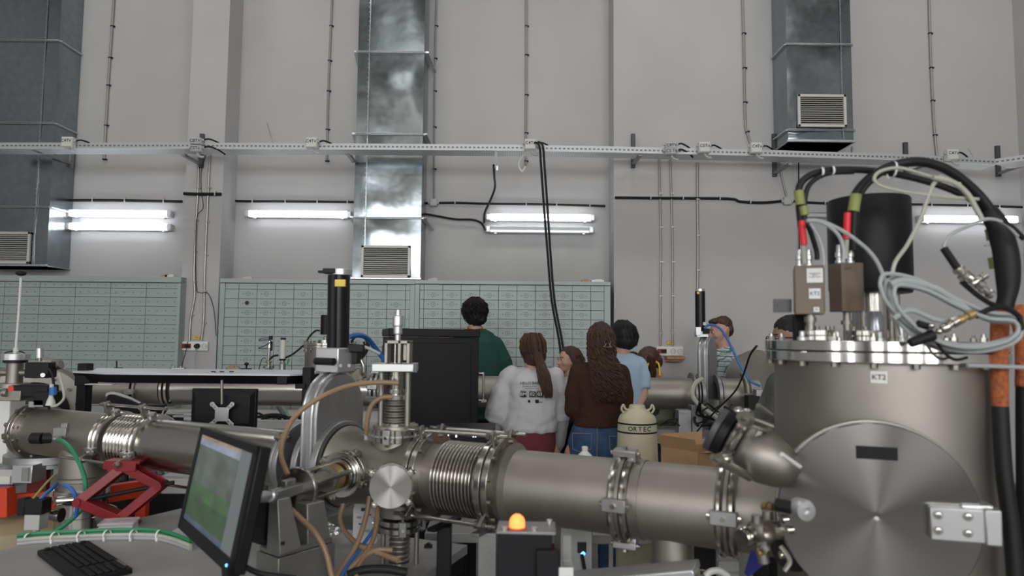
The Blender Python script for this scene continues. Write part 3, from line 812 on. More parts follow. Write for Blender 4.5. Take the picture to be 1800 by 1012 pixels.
# ---- sockets
def sockets(x, y, lab, red, y2):
    c = P(x, y, YP-.02); t = thing('wall_socket', lab, 'socket', c)
    w_ = S(46, YP)
    G().box(c, (w_, .035, .10)).build('trunking', 'white', t, bev=.004)
    rc = c+V((-w_*.30, -.02, 0)); G().box(rc, (.10, .012, .05)).build('red_socket', 'redp', t, bev=.003)
    g = G(); wc = c+V((w_*.12, -.02, 0))
    for k in (0, 1):
        cc = wc+V((k*.075, 0, 0)); g.ring(cc, (0, 1, 0), .024, .029, .012, 20)
        g.cyl(cc+V((-.009, -.006, 0)), cc+V((-.009, 0, 0)), .004, n=8); g.cyl(cc+V((.009, -.006, 0)), cc+V((.009, 0, 0)), .004, n=8)
    g.build('socket_face', 'boxgrey', t)
    if y2: G().cyl(wc, wc+V((0, -.04, 0)), .03, .024).build('black_plug', 'rubber', t)
    G().box(rc+V((.015, -.01, -.002)), (.05, .012, .03)).build('plug', 'rubber', t)
    q = P(x+2, y-15 if y2 else y-15, YP-.006)
    s = G().box(q, (.088, .008, .042)); s.build('voltage_label', 'gold', bev=.002, label='small yellow voltage label above the %s socket' % ('pilaster' if y2 else 'right wall'), cat='label')
    G().box(q+V((0, -.005, 0)), (.078, .002, .033)).build('label_plate', 'yellow', bpy.data.objects[s and sorted([o.name for o in bpy.data.objects if o.name.startswith('voltage_label')])[-1]])
    vl = bpy.data.objects[sorted([o.name for o in bpy.data.objects if o.name.startswith('voltage_label')])[-1]]
    G().text('~230v', q+V((0, -.0065, 0)), (1, 0, 0), (0, 0, 1), .026, .0006).build('label_text', 'ink', vl, flat=True)
sockets(343, 608, 'white power sockets with a red insert on the left pilaster', True, True)
sockets(1177, 617, 'white power sockets with a red insert behind the long pipe', True, False)
p = P(1186, 629, YP-.06)
G().box(p, (.20, .12, .035)).box(p+V((-.02, -.02, -.03)), (.17, .05, .02)).build('wooden_ledge', 'wood', bev=.006, label='broken brown wooden ledge below the right wall socket', cat='ledge')
# ================================================================ foreground beam line
BA = P(170, 763, 3.234); BB = P(1000, 870, 2.206)
BZ = (BA.z+BB.z)/2; BA.z = BZ; BB.z = BZ
BD = (BB-BA).normalized()               # along the line, left/far to right/near
BN = V((0, 0, 1)).cross(BD)             # horizontal, pointing away from the camera
if BN.y < 0: BN = -BN
BF = -BN                                # towards the camera side
UP = V((0, 0, 1))
def B(px):
    'point of the beam axis that shows at photo column px'
    lo, hi = -1.0, 4.5
    for _ in range(50):
        m = (lo+hi)/2
        if proj(BA+BD*m)[0] < px: lo = m
        else: hi = m
    return BA+BD*lo
def bs(px): return (B(px)-BA).dot(BD)
PR = .113
def pipe(x0, x1, r, m, name, label, ridges=(), cat='pipe'):
    a, b = B(x0), B(x1); L = (b-a).length
    t = thing(name, label, cat, (a+b)/2-UP*r)
    prof = [(0, r), (L, r)]
    G().lathe(prof, a, BD, 72).build('tube', m, t)
    return t, a, b
def cf_flange(g, c, ax, r, th, nb=16, gap=True, inner=.0, boltr=.006):
    'pair of flanges with a dark joint between and bolts round the rim'
    ax = V(ax).normalized()
    g.ring(c-ax*(th/2+.002), ax, inner, r, th, 64); g.ring(c+ax*(th/2+.002), ax, inner, r, th, 64)
def flange_pair(c, ax, r, th, parent, nb=12, inner=.1, m='brushed', gasket='rubber', name='flange'):
    ax = V(ax).normalized()
    for s in (-1, 1):
        g = G(); g.ring(c+ax*(s*(th/2+.003)), ax, inner, r, th, 72); g.build(name, m, parent, bev=.0015)
    G().ring(c, ax, inner, r-.004, .006, 64).build('gasket', gasket, parent)
    if nb:
        g = G(); g.bolts(c, ax, r-.014, nb, .0075, .009, off=th+.003, through=2*th+.006); g.build('bolt', 'polish', parent, kind='stuff' if False else None)
def claw(c, d, s, parent, m='alu', ax=None):
    'claw clamp: block with a screw; d outward, ax across the joint'
    ax = V(ax or BD).normalized(); d = V(d).normalized(); t = ax.cross(d)
    M = Matrix((ax, t, d)).transposed()
    g = G(); g.box(c+d*s*.25, (s*2.0, s*1.05, s*.55), M=M); g.box(c+ax*s*.75, (s*.45, s*1.0, s*.9), M=M); g.box(c-ax*s*.75, (s*.45, s*1.0, s*.9), M=M)
    o = g.build('claw_clamp', m, parent, bev=.003)
    G().cyl(c+d*s*.5, c+d*s*.78, s*.22, n=6).cyl(c-ax*s*1.0+d*s*.2, c-ax*s*1.25+d*s*.2, s*.2, n=8).cyl(c+ax*s*1.0+d*s*.2, c+ax*s*1.25+d*s*.2, s*.2, n=8).build('clamp_screw', 'polish', o)
def clampring(px, r, label, blocks=(), w=.012):
    c = B(px); t = thing('pipe_clamp', label, 'clamp', c-UP*r, 'ring clamps on the near pipe')
    for s in (-1, 1):
        g = G(); g.lathe([(-w, r-.004), (-w*.9, r+.010), (-w*.3, r+.016), (w*.3, r+.016), (w*.9, r+.010), (w, r-.004), (-w, r-.004)], c+BD*(s*.017), BD, 72, cap=False); g.build('ring', 'polish', t)
    G().ring(c, BD, r, r+.012, .01, 60).build('centring_ring', 'steelb', t)
    for (ang, m) in blocks:
        d = UP*math.cos(R(ang))+BF*math.sin(R(ang)); claw(c+d*(r+.014), d, .036, t, m)
    return t

# --- near pipe right of the bellows
t, a, b = pipe(905, 1370, PR, 'steel', 'beam_pipe', 'thick matt steel pipe running from the ribbed bellows to the tall chamber')
G().ring(B(1128), BD, PR-.002, PR+.0035, .028, 72).build('weld_collar', 'steelb', t)
clampring(1103, PR+.003, 'ring clamp on the near pipe with three grey blocks, left of the side port', ((8, 'alu'), (88, 'alud'), (172, 'alu')))
clampring(1285, PR+.003, 'ring clamp on the near pipe beside the tall chamber', ((-5, 'alu'), (88, 'alu')))
# port below that pipe
c = B(1182)-UP*.07; pt = thing('bottom_port', 'short vertical pipe stub under the near pipe with a bolted flange', 'pipe', c-UP*.25)
G().lathe([(0, .060), (.09, .060), (.13, .070)], c, -UP, 40).build('stub', 'steel', pt)
fc = c-UP*.145
G().ring(fc, UP, .05, .105, .018, 56).build('flange', 'brushed', pt, bev=.002)
G().bolts(fc, UP, .088, 10, .008, .012, off=.009).build('bolt', 'polish', pt)
for (dx, m) in ((-.075, 'alub'), (.09, 'alub')): claw(fc+BD*dx*1.2+BF*.05+UP*.0, UP, .028, pt, m, ax=BD)
G().cyl(fc+BF*.085+UP*.01, fc+BF*.085+UP*.045, .011, n=16).cyl(fc+BF*.085+UP*.045, fc+BF*.085+UP*.062, .007, n=12).build('brass_fitting', 'gold', pt)
p0 = P(985, 1019, 1.95); p1 = P(1225, 998, 1.80)
g = G().bar(p0, p1, .10, .018); o = g.build('support_plate', 'alub', bev=.003, label='flat pale metal plate carrying the port under the near pipe', cat='plate')

# --- ribbed bellows section
bt = thing('bellows', 'large ribbed steel bellows with tie rods in the middle of the near line', 'bellows', B(820)-UP*PR)
a = B(786); b = B(858); L = (b-a).length; n = 12; prof = []
for i in range(n*8+1):
    u = i/(n*8); prof.append((u*L, .105+.020*abs(math.sin(math.pi*n*u))**.7))
G().lathe(prof, a, BD, 80, cap=False).build('ribs', 'polish', bt, ang=80)
for px in (756, 880):
    c = B(px)
    flange_pair(c, BD, .150 if px > 800 else .152, .020, bt, nb=12, inner=.10)
G().lathe([(0, .112), ((B(905)-B(884)).length, .135), ((B(912)-B(884)).length, PR)], B(884), BD, 60, cap=False).build('weld_cone', 'steelb', bt)
G().lathe([(0, .108), ((B(790)-B(765)).length, .108)], B(765), BD, 60, cap=False).build('neck', 'steelb', bt)
G().lathe([(0, .112), ((B(880)-B(856)).length, .112)], B(856), BD, 60, cap=False).build('neck', 'steelb', bt)
for (ang, nm) in ((20, 'up'), (60, 'f'), (-28, 'b'), (128, 'fd')):
    if nm == 'f': continue
    d = UP*math.cos(R(ang))+BF*math.sin(R(ang)); rr = .172
    q0 = B(742)+d*rr; q1 = B(896)+d*rr
    g = G().cyl(q0-BD*.02, q1+BD*.02, .0065, n=12); o = g.build('tie_rod', 'polish', bt)
    for px in (756, 880):
        cc = B(px)
        G().bar(cc+d*.128, cc+d*(rr+.014), .026, .012, up=BD).build('rod_lug', 'steelb', bt, bev=.002)
        G().cyl(cc+d*rr-BD*.022, cc+d*rr-BD*.008, .0125, n=6).cyl(cc+d*rr+BD*.008, cc+d*rr+BD*.022, .0125, n=6).build('nut', 'polish', o)

# --- cross chamber
ct = thing('cross_chamber', 'fat matt steel cross chamber with ports on all sides left of the ribbed bellows', 'vacuum chamber', B(680)-UP*.15)
a = B(606); b = B(752); L = (b-a).length
G().lathe([(0, .146), (.012, .148), (.035, .135), (.10, .127), (L-.09, .120), (L-.03, .122), (L, .122)], a, BD, 72).build('body', 'steelb', ct)
# top port
tc = B(694); 
G().lathe([(.06, .088), (.13, .084), (.165, .080)], tc, UP, 48).build('top_neck', 'steelb', ct)
tf = V((tc.x, tc.y, P(697, 762, tc.y).z))
flange_pair(tf, UP, .092, .020, ct, nb=0, inner=.02)
G().ring(tf, UP, .08, .096, .006, 60).build('seal_ring', 'alub', ct)
g = G()
for k in range(22):
    an = 2*math.pi*k/22; d = V((math.cos(an), math.sin(an), 0))
    g.cyl(tf+d*.093-UP*.022, tf+d*.093+UP*.022, .004, n=6)
g.build('knurled_edge', 'polish', ct)
for an in (180, 262, 325, 60):
    d = V((math.cos(R(an)), math.sin(R(an)), 0)); claw(tf+d*.098, d, .026, ct, 'alu', ax=UP)
# front port with radially turned lid
fd = (V((0, 0, 1.12))*0 + V((-.02, -1, -.02))).normalized()
fcx = P(687, 855, 2.26)
base = B(694)
G().lathe([(0, .058), ((fcx-base).length-.012, .058)], base, (fcx-base), 44).build('front_neck', 'steelb', ct)
fdir = (fcx-base).normalized()
z_ = fdir; x_ = UP.cross(z_).normalized(); y_ = z_.cross(x_)
FR = Matrix.Translation(fcx) @ Matrix((x_, y_, z_)).transposed().to_4x4()
G().lathe([(-.010, .0), (-.010, .070), (.006, .070), (.008, .068), (.008, .064), (.008, .03), (.008, .008), (.008, .0)], fcx, z_, 64).build('lid', 'disc2', ct, frame=FR, ang=30)
G().ring(fcx-z_*.022, z_, .05, .071, .018, 60).build('front_flange', 'polish', ct)
for an in (35, 145, 228, 318):
    d = x_*math.cos(R(an))+y_*math.sin(R(an)); claw(fcx-z_*.014+d*.074, d, .021, ct, 'polish', ax=z_)
# bottom port and drive
lc = B(705)
G().lathe([(.06, .078), (.12, .072), (.15, .070)], lc, -UP, 44).build('bottom_neck', 'steelb', ct)
bf = V((lc.x, lc.y, P(705, 920, lc.y).z))
for an in (180, 285, 20):
    d = V((math.cos(R(an)), math.sin(R(an)), 0)); claw(bf+d*.078, d, .026, ct, 'alud', ax=UP)
flange_pair(bf, UP, .074, .018, ct, nb=0, inner=.02)
dt = thing('linear_drive', 'vertical linear drive with thin rods hanging under the cross chamber', 'linear drive', bf-UP*.52)
g = G()
prof = []
for i in range(49): prof.append((.03+.10*i/48, .030+.008*abs(math.sin(math.pi*6*i/48))))
g.lathe(prof, bf, -UP, 32); g.build('drive_bellows', 'steelb', dt, ang=80)
G().lathe([(0, .030), (.03, .030)], bf-UP*.0, -UP, 28).lathe([(.13, .036), (.15, .036), (.155, .022)], bf, -UP, 28).build('collar', 'polish', dt)
G().cyl(bf-UP*.15, bf-UP*.46, .014).build('shaft', 'polish', dt)
for dx in (-.055, .063): G().cyl(bf+V((dx, -.02, 0)), bf+V((dx, -.02, -.50)), .0085, n=14).build('guide_rod', 'steelb', dt)
G().box(bf+V((0, 0, -.50)), (.17, .09, .014)).build('end_plate', 'alub', dt, bev=.002)
g = G(); g.box(bf+V((-.026, -.01, -.30)), (.022, .006, .28)); r_ = g.build('scale', 'alub', dt)
g = G()
for k in range(18): g.box(bf+V((-.028, -.0145, -.18-.014*k)), (.016 if k % 4 else .021, .002, .003))
g.build('scale_marks', 'ink', r_)

# manipulator on the top port
m0 = thing('micrometer_drive', 'upright linear drive with micrometer head standing on the cross chamber', 'linear drive', tf+UP*.022)
def ZZ(py): return P(697, py, tf.y).z
def XX(px): return P(px, 650, tf.y).x
xc = XX(697)
prof = [(0, .026)]+[(.0+(ZZ(702)-ZZ(742))*i/60, .034+.009*abs(math.sin(math.pi*8*i/60))) for i in range(61)]
G().lathe(prof, V((xc, tf.y, ZZ(742))), UP, 32).build('drive_bellows', 'steelb', m0, ang=80)
G().cyl((xc, tf.y, ZZ(702)), (xc, tf.y, ZZ(693)), .044, n=32).cyl((xc, tf.y, ZZ(742)), (xc, tf.y, ZZ(748)), .05, n=32).build('bellows_cap', 'polish', m0, bev=.002)
G().cyl((xc, tf.y, ZZ(693)), (xc, tf.y, ZZ(650)), .020).cyl((xc, tf.y, ZZ(690)), (xc, tf.y, ZZ(684)), .030).cyl((xc, tf.y, ZZ(668)), (xc, tf.y, ZZ(662)), .026).build('shaft', 'polish', m0)
for px, dy in ((673, -.02), (719, -.02), (700, .06)): G().cyl((XX(px), tf.y+dy, ZZ(748)), (XX(px), tf.y+dy, ZZ(650)), .0105, n=16).build('guide_rod', 'steelb', m0)
G().box((XX(695), tf.y, ZZ(645)), (S(72, tf.y), .12, ZZ(638)-ZZ(652))).build('cross_plate', 'alub', m0, bev=.003)
G().cyl((XX(728), tf.y-.03, ZZ(653)), (XX(728), tf.y-.03, ZZ(638)), .016).build('green_stop', 'greend', m0)
g = G(); ww = S(44, tf.y); zb_ = ZZ(638); zt_ = ZZ(598)
for dx in (-1, 1): g.box((XX(700)+dx*(ww/2-.006), tf.y, (zb_+zt_)/2), (.012, .07, zt_-zb_))
g.box((XX(700), tf.y, zt_-.006), (ww, .07, .012)).box((XX(700)+.008, tf.y-.02, (zb_+zt_)/2), (.012, .03, zt_-zb_))
g.box((XX(700)+.008+.02, tf.y+.0, (zb_+zt_)/2), (.02, .03, zt_-zb_-.02))
g.build('slotted_frame', 'steelb', m0, bev=.002)
G().cyl((XX(694), tf.y, zb_), (XX(694), tf.y, zt_), .006).build('screw', 'polish', m0)
G().lathe([(0, .010), (ZZ(588)-ZZ(598), .010), (ZZ(586)-ZZ(598), .016), (ZZ(574)-ZZ(598), .016), (ZZ(572)-ZZ(598), .020), (ZZ(556)-ZZ(598), .019), (ZZ(554)-ZZ(598), .011), (ZZ(545)-ZZ(598), .010), (ZZ(543)-ZZ(598), .0)], V((XX(698), tf.y, zt_)), UP, 28).build('micrometer', 'alub', m0)

# --- angled port with the horizontal feedthrough, reaching to the left
e0 = P(604, 832, 2.42); e1 = P(523, 860, 2.16)
ad = (e1-e0).normalized()
at_ = thing('rotary_feedthrough', 'horizontal feedthrough with round end plate reaching left from the cross chamber', 'feedthrough', (e0+e1)/2-UP*.1)
G().lathe([(-.22, .06), (-.02, .062)], e0, ad, 40).build('port_neck', 'steelb', at_)
flange_pair(e0, ad, .078, .018, at_, nb=0, inner=.02, m='polish')
G().ring(e0+ad*.03, ad, .03, .062, .012, 48).ring(e0+ad*.045, ad, .03, .058, .008, 48).build('stepped_ring', 'polish', at_)
x_, y_, _ = basis(ad)
for an in (60, 150, 250, 340):
    d = x_*math.cos(R(an))+y_*math.sin(R(an)); claw(e0+d*.08, d, .024, at_, 'steelb', ax=ad)
G().lathe([(.04, .036), (.09, .036), (.092, .042), (.11, .042), (.112, .030), ((e1-e0).length, .030)], e0, ad, 36).build('barrel', 'steelb', at_)
G().lathe([(.06, .044), (.10, .044)], e0, ad, 36).build('brass_sleeve', 'gold', at_)
for an in (20, 140, 260):
    d = x_*math.cos(R(an))+y_*math.sin(R(an)); G().cyl(e0+d*.052, e1+d*.052, .0085, n=12).build('guide_rod', 'steelb', at_)
z_ = ad; x2 = UP.cross(z_).normalized(); y2 = z_.cross(x2)
FR = Matrix.Translation(e1) @ Matrix((x2, y2, z_)).transposed().to_4x4()
G().lathe([(-.006, 0), (-.006, .068), (.006, .068), (.008, .066), (.008, .062), (.008, .03), (.008, .008), (.008, 0)], e1, ad, 56).build('end_plate', 'disc2', at_, frame=FR, ang=30)
e2 = P(468, 872, 1.98)
M = Matrix((x2, y2, z_)).transposed()
G().box(e1+(e2-e1)*.42, (.034, .032, (e2-e1).length*.8), M=M).box(e1+(e2-e1)*.32+UP*.026, (.022, .022, .05), M=M).build('actuator_block', 'alud', at_, bev=.004)
e3 = P(430, 880, 1.84)
G().lathe([(0, .016), (.03, .018), (.032, .013), (.06, .016), (.09, .014), (.13, .007), (.16, .006)], e2+(e1-e2)*.2, (e3-e2), 20).build('connector', 'alub', at_)

# --- gate valve with black actuator
gt = thing('gate_valve', 'tall grey gate valve with round topped body and black cylinder actuator', 'gate valve', B(588)-UP*.19)
vc = B(584); vth = .070
def face_pt(u, v): return vc+BN*u+UP*v
ztop = P(600, 655, vc.y).z-vc.z
hw = .135
out = [(-hw, -.15), (-hw*.8, -.18), (hw*.8, -.18), (hw, -.15), (hw, ztop-.155)]
for k in range(1, 12):
    an = math.pi*k/12; out.append((hw*math.cos(an), ztop-.155+.155*math.sin(an)))
out.append((-hw, ztop-.155))
G().prism([face_pt(u, v)-BD*vth/2 for u, v in out], BD*vth).build('body', 'alu', gt, bev=.006)
g = G()
for s in (-1, 1):
    o2 = [(u*1.09, v+.008 if v > 0 else v*1.03) for u, v in out]
    ring = [face_pt(u, v)+BD*(s*.020) for u, v in o2]
    g.prism([p-BD*.006 for p in ring], BD*.012)
g.build('rim', 'alub', gt, bev=.004)
for (s, r1) in ((1, .165), (-1, .160)):
    cc = vc+BD*(s*(vth/2+.012)); g = G().ring(cc, BD, .10, r1, .026, 72).ring(cc+BD*s*.018, BD, .10, r1-.022, .014, 72); g.build('flange', 'alu', gt, bev=.003)
G().ring(vc+BD*(vth/2+.034), BD, .10, .15, .008, 64).build('gasket', 'rubber', gt)
G().bolts(vc+BD*(vth/2+.026), BD, .137, 10, .010, .016).build('bolt', 'alub', gt)
g = G(); hb = P(590, 632, vc.y)
bw = S(58, vc.y); bh = S(42, vc.y)
G().box(hb, (bw*.86, bw*.80, bh), rz=math.atan2(BD.y, BD.x)).build('head_block', 'alub', gt, bev=.004)
q = P(574, 635, vc.y-.12); G().cyl(q+V((-.045, .02, 0)), q+V((.035, -.03, 0)), .014, n=14).build('inlet_port', 'rubber', gt, bev=.002)
g = G()
for px_ in (600, 615): c_ = P(px_, 642, vc.y-.115); g.cyl(c_, c_+V((.0, -.012, 0)), .006, n=10)
g.build('block_screw', 'alud', gt)
G().box(P(622, 622, vc.y+.03), (.045, .06, .075)).box(P(624, 612, vc.y-.0), (.07, .03, .03)).build('valve_pilot', 'rubber', gt, bev=.004)
cb = P(594, 612, vc.y); cz1 = P(592, 484, vc.y)
g = G(); r0 = S(19, vc.y); n = 48
for zz0, zz1 in ((cb.z, cz1.z),):
    rings = []
    for z in (zz0, zz1):
        rings.append([V((cb.x-.004*(z > cb.z), cb.y, z))+V((math.cos(2*math.pi*i/n), math.sin(2*math.pi*i/n), 0))*(r0*(1-.10*(1 if (i % 12) in (0,) else 0))) for i in range(n)])
    g.loft(rings)
g.build('actuator_cylinder', 'blackg', gt)
tp_ = V((cb.x-.004, cb.y, cz1.z))
G().cyl(tp_+V((.008, 0, 0)), tp_+V((.008, 0, .024)), r0*.98, n=32).build('end_cap', 'alub', gt, bev=.002)
G().box(tp_+V((-.028, -.02, .014)), (.05, .04, .02)).box(tp_+V((-.055, -.02, .012)), (.04, .014, .010)).build('end_lever', 'rubber', gt, bev=.003)
c_ = tp_+V((.016, -r0*.86, -.032)); G().box(c_, (.038, .018, .026)).build('yellow_label', 'yellow', gt, plabel='yellow warning label')

# --- long left pipes of the near line
t, a, b = pipe(276, 534, PR-.004, 'brushed', 'beam_pipe', 'shinier near pipe passing behind the tilted monitor')
G().ring(B(532), BD, .08, .152, .022, 60).ring(B(518), BD, .08, .13, .014, 60).build('end_flange', 'alu', t, bev=.003)
claw(B(530)+UP*.10+BF*.10, (UP+BF), .03, t, 'steelb')
t, a, b = pipe(64, 213, PR, 'steel', 'beam_pipe', 'matt left part of the near pipe ending at the white wrapped box')
st = thing('bellows', 'small ribbed bellows with tie rods above the red jack', 'bellows', B(245)-UP*PR)
a = B(222); b = B(262); L = (b-a).length
G().lathe([(u*L/56, PR-.004+.012*abs(math.sin(math.pi*7*u/56))) for u in range(57)], a, BD, 72, cap=False).build('ribs', 'polish', st, ang=80)
for px in (207, 270):
    c = B(px)
    for s in (-1, 1): G().lathe([(-.010, PR-.006), (-.008, PR+.010), (0, PR+.018), (.008, PR+.010), (.010, PR-.006)], c+BD*s*.014, BD, 72, cap=False).build('ring', 'polish', st)
    for an in (12, 105, 190):
        d = UP*math.cos(R(an))+BF*math.sin(R(an)); claw(c+d*(PR+.014), d, .030, st, 'alu')
for an, x0_, x1_ in ((20, 196, 312), (112, 170, 262), (186, 250, 330)):
    d = UP*math.cos(R(an))+BF*math.sin(R(an)); rr = PR+.062
    q0 = B(x0_)+d*rr; q1 = B(x1_)+d*rr
    o = G().cyl(q0, q1, .0065, n=10).build('tie_rod', 'polish', st)
    for px in (207, 270):
        cc = B(px)
        G().bar(cc+d*(PR+.01), cc+d*(rr+.012), .030, .012, up=BD).build('rod_lug', 'steelb', st, bev=.002)
        G().cyl(cc+d*rr-BD*.02, cc+d*rr-BD*.006, .012, n=6).cyl(cc+d*rr+BD*.006, cc+d*rr+BD*.02, .012, n=6).build('nut', 'polish', o)
ft = thing('end_flange', 'bolted flange joint at the left end of the near pipe', 'flange', B(66)-UP*.14)
flange_pair(B(66), BD, .138, .022, ft, nb=12, inner=.09, m='polish')
G().bolts(B(66), -BD, .124, 10, .012, .03, off=.02).build('stud', 'polish', ft)
for an in (95, 10, 200):
    d = UP*math.cos(R(an))+BF*math.sin(R(an)); claw(B(66)+d*.136, d, .026, ft, 'steelb')
# small fittings on the left pipe
g = thing('pressure_gauge', 'black knob gauge on the front of the left near pipe', 'gauge', P(62, 775, 3.22))
c = P(56, 770, 3.20); G().cyl(c, c+V((.05, .0, 0)), .026, n=20).cyl(c+V((.05, 0, 0)), c+V((.09, .02, 0)), .024, n=20).build('knob', 'rubber', g, bev=.002)
G().cyl(c+V((.08, .02, 0)), c+V((.17, .05, .008)), .010, n=12).cyl(c+V((.12, .03, .0)), c+V((.12, .08, .0)), .02, n=14).build('fitting', 'steelb', g)
G().box(P(110, 760, 3.17), (.06, .05, .05)).box(P(118, 752, 3.19), (.03, .05, .05)).cyl(P(95, 771, 3.12), P(106, 771, 3.12), .014).build('hose_joint', 'alud', g, bev=.003)
cable([(102, 772, 3.11), (112, 776, 3.08), (128, 792, 3.04), (143, 822, 3.0), (150, 850, 2.98), (148, 885, 2.98), (136, 903, 2.97), (110, 925, 2.95), (88, 938, 2.95)], .0095, 'greenc', 'green hose curving down from the left near pipe to the table', name='hose', cat='hose')
# tee under the left pipe, pump and base
tt = thing('turbo_pump', 'mirror bright pump hanging in the tee below the left near pipe', 'vacuum pump', P(145, 928, 3.1))
c = B(150); 
G().lathe([(.05, .100), (.18, .100), (.185, .112), (.20, .112), (.205, .098), (.24, .097)], c, -UP, 56).build('tee_neck', 'steel', tt)
G().lathe([(.24, .116), (.262, .118), (.266, .112), (.275, .112), (.279, .118), (.295, .118), (.30, .108), (.36, .108), (.362, .112), (.366, .112), (.368, .108), (.52, .108), (.54, .112)], c, -UP, 56).build('housing', 'polish', tt, ang=50)
claw(c-UP*.27+V((-.115, -.02, 0)), V((-1, 0, 0)), .032, tt, 'alud', ax=UP); claw(c-UP*.27+V((.10, -.05, 0)), V((1, -.4, 0)), .03, tt, 'alud', ax=UP)
q = P(100, 905, 3.0); G().cyl(q, q+V((-.07, 0, 0)), .024, n=20).cyl(q, q+V((.02, 0, 0)), .030).cyl(q+V((-.05, 0, 0)), q+V((-.075, 0, 0)), .032).cyl(q+V((0, 0, .06)), q+V((.06, .02, .06)), .02).build('side_port', 'polish', tt)
q = P(165, 880, 2.98)
G().lathe([(0, .03), (.04, .035), (.045, .045), (.06, .045)], q+V((.04, .05, -.06)), V((.4, -1, 0)), 28).build('flange_port', 'polish', tt)
# solenoid valve
sv = thing('solenoid_valve', 'small grey valve with black coil standing left of the bright pump', 'valve', P(64, 946, 2.95))
c = P(64, 915, 2.95); G().box(c, (.064, .06, .065)).build('body', 'boxgrey', sv, bev=.003)
G().box(c+V((.003, 0, .062)), (.076, .065, .062)).build('coil', 'rubber', sv, bev=.004)
G().box(c+V((-.052, -.005, .062)), (.030, .045, .07)).build('plug', 'rubber', sv, bev=.004)
G().cyl(c-UP*.03, c-UP*.075, .014).cyl(c-UP*.055, c-UP*.075, .028).build('stem', 'alub', sv)
cable([(55, 880, 2.95), (70, 862, 2.96), (85, 845, 3.0), (100, 832, 3.05)], .005, 'olive', 'thin yellow green wire rising from the small valve', name='wire')
cable([(68, 880, 2.95), (80, 868, 2.96), (92, 858, 3.0), (100, 850, 3.05)], .008, 'bluec', 'blue wire rising from the small valve', name='wire')
cable([(112, 852, 2.92), (124, 858, 2.9), (133, 872, 2.9), (136, 888, 2.92), (133, 908, 2.93)], .008, 'bluec', 'blue tube curving over the front of the bright pump', name='tube')

# --- white wrapped box at far left
wb = thing('wrapped_box', 'large grey metal chamber with a white wrapped side at the left edge', 'chamber', P(30, 830, 3.4))
c = P(-20, 762, 3.45)
G().box((P(18, 700, 3.62).x-.21, 3.68, c.z), (.42, .12, .36)).build('white_side', 'white', wb, bev=.006)
G().box((P(40, 700, 4.0).x, 3.88, c.z-.012), (.30, .22, .30)).build('grey_body', 'alu', wb, bev=.01)
G().lathe([(0, .20), (.035, .20), (.04, .17), (.06, .17)], P(66, 800, 3.45)+V((0, .1, 0)), -UP, 48).build('round_base', 'alu', wb)
# curved big flange behind left
bg_ = thing('round_magnet_housing', 'big grey curved housing rising behind the left end of the near pipe', 'housing', P(70, 800, 3.9))
g = G(); cc = P(60, 724, 4.5); BX = V((.5, -.87, 0)); g.lathe([(-.10, .02), (-.10, .295), (-.07, .318), (.07, .318), (.10, .295), (.10, .02)], cc, BX, 64); g.build('housing', 'steelb', bg_)
G().ring(cc+BX*.10, BX, .10, .20, .03, 48).build('inner_ring', 'black', bg_)
G().bolts(cc+BX*.10, BX, .24, 14, .010, .02, off=.01).build('bolt', 'polish', bg_)
# gauge cluster
vt = thing('gauge_cluster', 'small upright chamber with black blocks and fittings at the left edge', 'vacuum fitting', P(28, 680, 3.4))
c = P(26, 655, 3.4)
G().cyl(c-UP*.05, c+UP*.05, .036).build('body', 'steelb', vt)
G().cyl(c+UP*.05, c+UP*.062, .052, n=28).build('black_ring', 'rubber', vt)
G().cyl(c+UP*.063, c+UP*.095, .062, n=28).build('top_flange', 'alub', vt, bev=.002)
G().cyl(c-UP*.05, c-UP*.072, .068, n=28).build('bottom_flange', 'steel', vt, bev=.002)
G().cyl(c+V((.03, 0, .0)), c+V((.10, 0, 0)), .017).cyl(c+V((.085, 0, 0)), c+V((.115, 0, 0)), .026).cyl(c+V((-.03, 0, .0)), c+V((-.2, 0, 0)), .017).build('side_arm', 'steelb', vt)
G().box(P(72, 650, 3.36), (.115, .07, .075)).build('black_block', 'rubber', vt, bev=.005)
G().cyl(P(75, 659, 3.30), P(75, 659, 3.33), .010).build('screw', 'alub', vt)
G().box(P(58, 686, 3.38), (.20, .09, .055)).box(P(84, 700, 3.36), (.10, .08, .07)).build('lower_block', 'rubber', vt, bev=.006)
G().cyl(P(20, 683, 3.33), P(20, 683, 3.36), .015).build('orange_knob', 'orange', vt)
G().cyl(P(70, 629, 3.4), P(70, 612, 3.4), .017).build('silver_cylinder', 'alub', vt)
G().cyl(P(70, 640, 3.4), P(70, 628, 3.4), .008).cyl(P(80, 634, 3.42), P(98, 640, 3.42), .02).cyl(P(88, 645, 3.4), P(108, 640, 3.4), .022).box(P(78, 638, 3.4), (.1, .05, .02)).build('top_fitting', 'steelb', vt)
G().box(P(20, 694, 3.38), (.16, .1, .05)).cyl(P(5, 690, 3.33), P(14, 690, 3.33), .02).build('lower_fitting', 'steelb', vt, bev=.004)
for pts, m, nm in (([(85, 648, 3.33), (92, 660, 3.33), (95, 690, 3.33), (88, 712, 3.3), (86, 718, 3.28)], 'blackm', 'black wire'), ([(104, 655, 3.33), (110, 680, 3.32), (112, 700, 3.3), (100, 712, 3.28), (90, 714, 3.28)], 'clearhose', 'clear loop')):
    G().tube([P(*q) for q in pts], .006, 8).build('wire', m, vt)
G().tube([P(0, 630, 3.42), P(12, 619, 3.42), P(38, 618, 3.42), P(50, 628, 3.42)], .0035, 6).build('wire', 'rubber', vt)
rp = thing('probe_rod', 'thin upright probe rod with a black ball on top at the left edge', 'probe', P(27, 630, 3.4))
G().tube([P(37, 488, 3.4), P(33, 550, 3.4), P(28, 612, 3.4)], .0065, 10, 3).build('rod', 'plastic', rp)
G().sph(P(37, 480, 3.4), (.024, .024, .014)).build('ball', 'rubber', rp)
